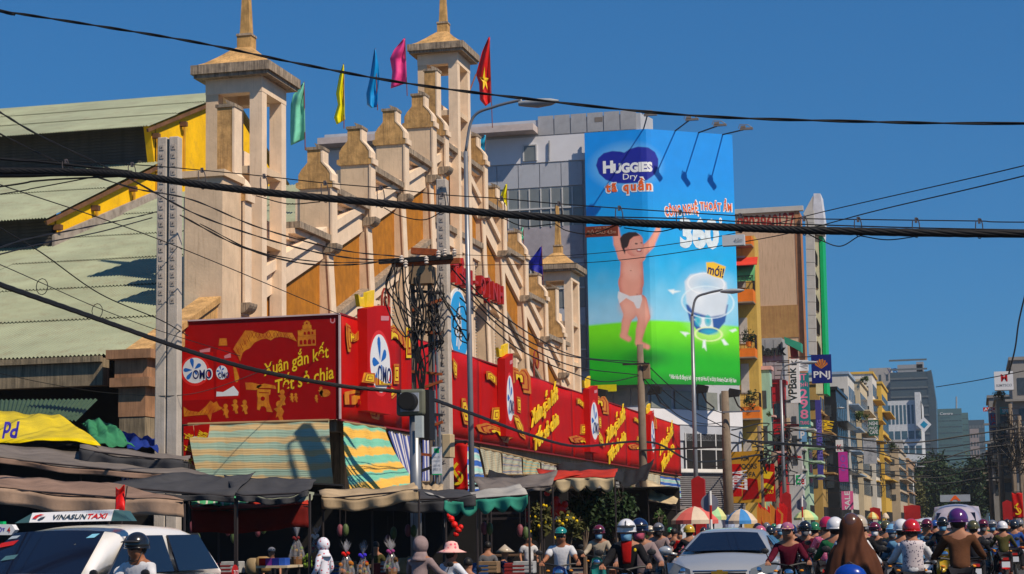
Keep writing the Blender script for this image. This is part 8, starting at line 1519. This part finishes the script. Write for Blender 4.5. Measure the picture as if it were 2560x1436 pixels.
person('rider in black with a yellow banded helmet left of the silver car', 1722, 1311, 41, 200, 'ride', 'black', 'yellow', bikecol='black', bikelab='black motorbike left of the silver car')
person('woman with a patterned cap and maroon jacket right of the silver car', 1968, 1303, 28, 5, 'ride', 'maroon', capm, head='cap', bikecol='black', bikelab='black motorbike with its plate next to the silver car', **D)
person('woman from behind with a raspberry helmet and pink patterned shirt', 2066, 1291, 33, 182, 'ride', pinkp, M('helmet_raspberry', (.4, .01, .06), .25, coat=.5), bikecol='grey', bikelab='grey scooter under the pink patterned shirt')
person('passenger with a big white helmet left of the brown veil', 2087, 1292, 28, 182, 'ride', 'green', 'white')
person('rider with a cream helmet just right of the brown veil', 2146, 1287, 29, 182, 'ride', 'black', 'cream', bikecol='black', bikelab='black motorbike ahead of the brown veil')
def veil(t, p, s):
    hd = Vector(p['hd'])
    PF = [(0, .004, .18), (.05, .07, .165), (.1, .115, .125), (.17, .142, .05), (.25, .148, -.04), (.32, .155, -.11), (.42, .2, -.2), (.52, .26, -.29), (.65, .31, -.45), (.8, .345, -.66), (1.01, .38, -.95)]
    def fn(a, b):
        an = a*2*math.pi
        for q0, q1 in zip(PF, PF[1:]):
            if q0[0] <= b <= q1[0]: f_ = (b-q0[0])/(q1[0]-q0[0]); r = q0[1]+(q1[1]-q0[1])*f_; z_ = q0[2]+(q1[2]-q0[2])*f_; break
        g = max(0, b-.2); k_ = 1+(.14*math.sin(an*9+b*3)+.08*math.sin(an*17-2*b))*g+.1*math.sin(an*3+1.3)*g
        return (r*k_*math.cos(an)*1.06-.05*b*b, hd.y+.03+r*k_*.82*math.sin(an)+.05*b, hd.z+z_)
    MB().grid(fn, 72, 26, .004).build('veil', M('veil_brown', (.085, .032, .018), .9, var=.2, scale=5, spec=.1), t, smooth=True)
person('woman from behind under a long dark brown veil', 2127, 1283, 24, 180, 'ride', 'white', 'brown', head='hood', bikecol='blue', bikelab='blue scooter under the veiled woman', extra=veil, **D)
p = onY(2118, 1410, 23.2); t = thing('bag', 'glossy blue bag on the back of the veiled woman\'s scooter', 'bag', p-Vector((0, 0, .12))); MB().ball(p+Vector((0.03, 0, -.16)), (.2, .14, .16), 18, 10).build('bag_body', M('bag_blue', (.005, .04, .3), .25, coat=.5, var=.2, scale=6), t, smooth=True); MB().tube([p+Vector((-.06, 0, -.03)), p+Vector((.03, 0, .02)), p+Vector((.12, 0, -.03))], .01, 6).build('bag_handle', steel, t)
def vest(t, p, s):
    MB().lathe([(.165, 0), (.155, .12), (.15, .25), (.17, .4), (.15, .48)], (0, .07, .9), 24, 'Z', (1, .78, 1)).build('vest', leo, t, smooth=True)
person('woman from behind with a bright red helmet and spotted vest over white sleeves', 2277, 1297, 26.5, 184, 'ride', 'white', 'red', extra=vest, bikecol='grey', bikelab='grey scooter of the red helmeted woman', **D)
person('rider with a white helmet half hidden left of the red helmet', 2253, 1297, 29, 184, 'ride', 'sky blue', 'white', bikecol='blue', bikelab='blue motorbike ahead of the red helmet')
person('large figure from behind with a purple helmet and brown jacket', 2393, 1270, 25.5, 183, 'ride', 'brown', 'purple', bikecol='black', bikelab='black motorbike of the brown jacket rider', **D)
person('rider facing the camera with black helmet and sky blue mask left of the brown jacket', 2356, 1292, 41, 2, 'ride', 'black', 'black', mask='sky blue', bikecol='yellow', bikelab='yellow and black motorbike of the masked rider')
person('rider with an olive helmet at the right of the brown jacket', 2432, 1300, 38, 182, 'ride', 'dark', 'olive', bikecol='dark', bikelab='dark motorbike right of the brown jacket')
# stall people in the shade
for u, v, Y, f_, sh_, hd_, hm2, l in ((1218, 1352, 38, 200, 'grey', 'hair', 'black', 'stallholder in grey in the shade under the teal scallops'), (1262, 1365, 37, 90, 'navy', 'conical', 'cream', 'stallholder with a conical hat under the teal scallops'), (1322, 1330, 42, 20, 'white', 'hair', 'black', 'person in white at the edge of the plants'), (680, 1366, 39, 30, 'dark', 'cap', 'grey', 'stallholder in dark clothes behind the packets'), (1170, 1392, 31, 170, 'black', 'hair', 'black', 'crouching figure in black between the stalls'), (940, 1352, 39, 10, 'olive', 'hair', 'black', 'stallholder in olive behind the gift baskets'), (1700, 1326, 52, 20, 'pink', 'hair', 'black', 'person with a pink top near the cream and red parasol')):
    person(l, u, v, Y, f_, 'stand', sh_, hm2, head=hd_, long=False)
# the crowd of riders further down the street
rn = random.Random(21); shc = ['black', 'navy', 'brown', 'maroon', 'olive', 'grey', 'dark', 'white', 'red', 'green', 'blue', 'pink', 'maroon', 'olive', 'sky blue', 'yellow', 'purple', 'cream', 'teal', 'mauve', 'orange']; hcl = ['black', 'white', 'red', 'grey', 'blue', 'navy', 'pink', 'yellow', 'maroon', 'sky blue', 'purple', 'green', 'cream', 'orange']
used = set()
zone = lambda Y: 'in the near part of the crowd' if Y < 60 else ('in the middle of the crowd' if Y < 100 else 'far back in the crowd')
spots = []
for Y, us in ((37, (1905, 2010, 2190, 2225)), (44, (1925, 1985, 2035, 2210, 2320, 2450, 2500)), (52, (1900, 1950, 2015, 2060, 2165, 2235, 2300, 2410, 2475, 2530)), (62, (1668, 1755, 1915, 1972, 1998, 2048, 2180, 2262, 2330, 2440, 2495, 2548)), (76, (1900, 1938, 1962, 2025, 2200, 2246, 2290, 2425, 2462, 2515)), (92, (1922, 1950, 1990, 2010, 2188, 2230, 2275, 2310, 2448, 2485, 2535)), (115, (1975, 2030, 2205, 2240, 2265, 2300, 2345, 2455, 2505)), (140, (2192, 2220, 2252, 2285, 2325, 2435, 2470, 2520)), (175, (2215, 2238, 2270, 2298, 2340, 2445, 2490))):
    for u in us: spots.append((u+rn.uniform(-7, 7), Y+rn.uniform(-3, 3)))
for u, Y in spots:
    hz_ = 1327-(u-1280)*.0175; z = rn.uniform(1.5, 1.63); v = hz_-(z-1.5)*F/Y
    while True:
        a_, b_ = rn.choice(shc[:7]*2+shc if rn.random() < .9 else shc), rn.choice(hcl+['black', 'grey', 'maroon', 'navy', 'brown', 'dark', 'olive', 'black', 'grey'])
        if (a_, b_, zone(Y)) not in used: used.add((a_, b_, zone(Y))); break
    face = rn.choice([180, 182, 178, 3, 0]); mk_ = rn.choice([None, 'sky blue', 'white', 'grey']) if face < 10 else None
    lab = '%s rider in %s with %s %s helmet %s' % ('oncoming' if face < 10 else 'departing', a_, 'an' if b_ == 'orange' else 'a', b_, zone(Y))
    person(lab, u, v, Y, face, 'ride', a_, b_, mask=mk_, bikecol=rn.choice(['black', 'dark', 'red', 'blue', 'grey', 'white']), bikelab='motorbike of the '+lab.replace(' rider in', '').replace(' with a', ', ').replace('in the ', '').replace('part of the crowd', 'crowd rider'), group='riders in the crowd')
# ================================================================ haze over the street
hz = MB().boxc(-420, 330, -40, 1000, -1.2, 78).build('haze', None) if False else None
hm = bpy.data.materials.new('haze'); hm.use_nodes = True; hn = hm.node_tree; hn.nodes.clear()
pv = hn.nodes.new('ShaderNodeVolumePrincipled'); pv.inputs['Color'].default_value = (0.85, 0.92, 1.0, 1); pv.inputs['Density'].default_value = 0.00017; pv.inputs['Anisotropy'].default_value = 0.2
ho = hn.nodes.new('ShaderNodeOutputMaterial'); hn.links.new(pv.outputs[0], ho.inputs['Volume'])
tag(MB().boxc(-420, 330, -40, 1000, -1.2, 78).build('haze', hm), kind='stuff')
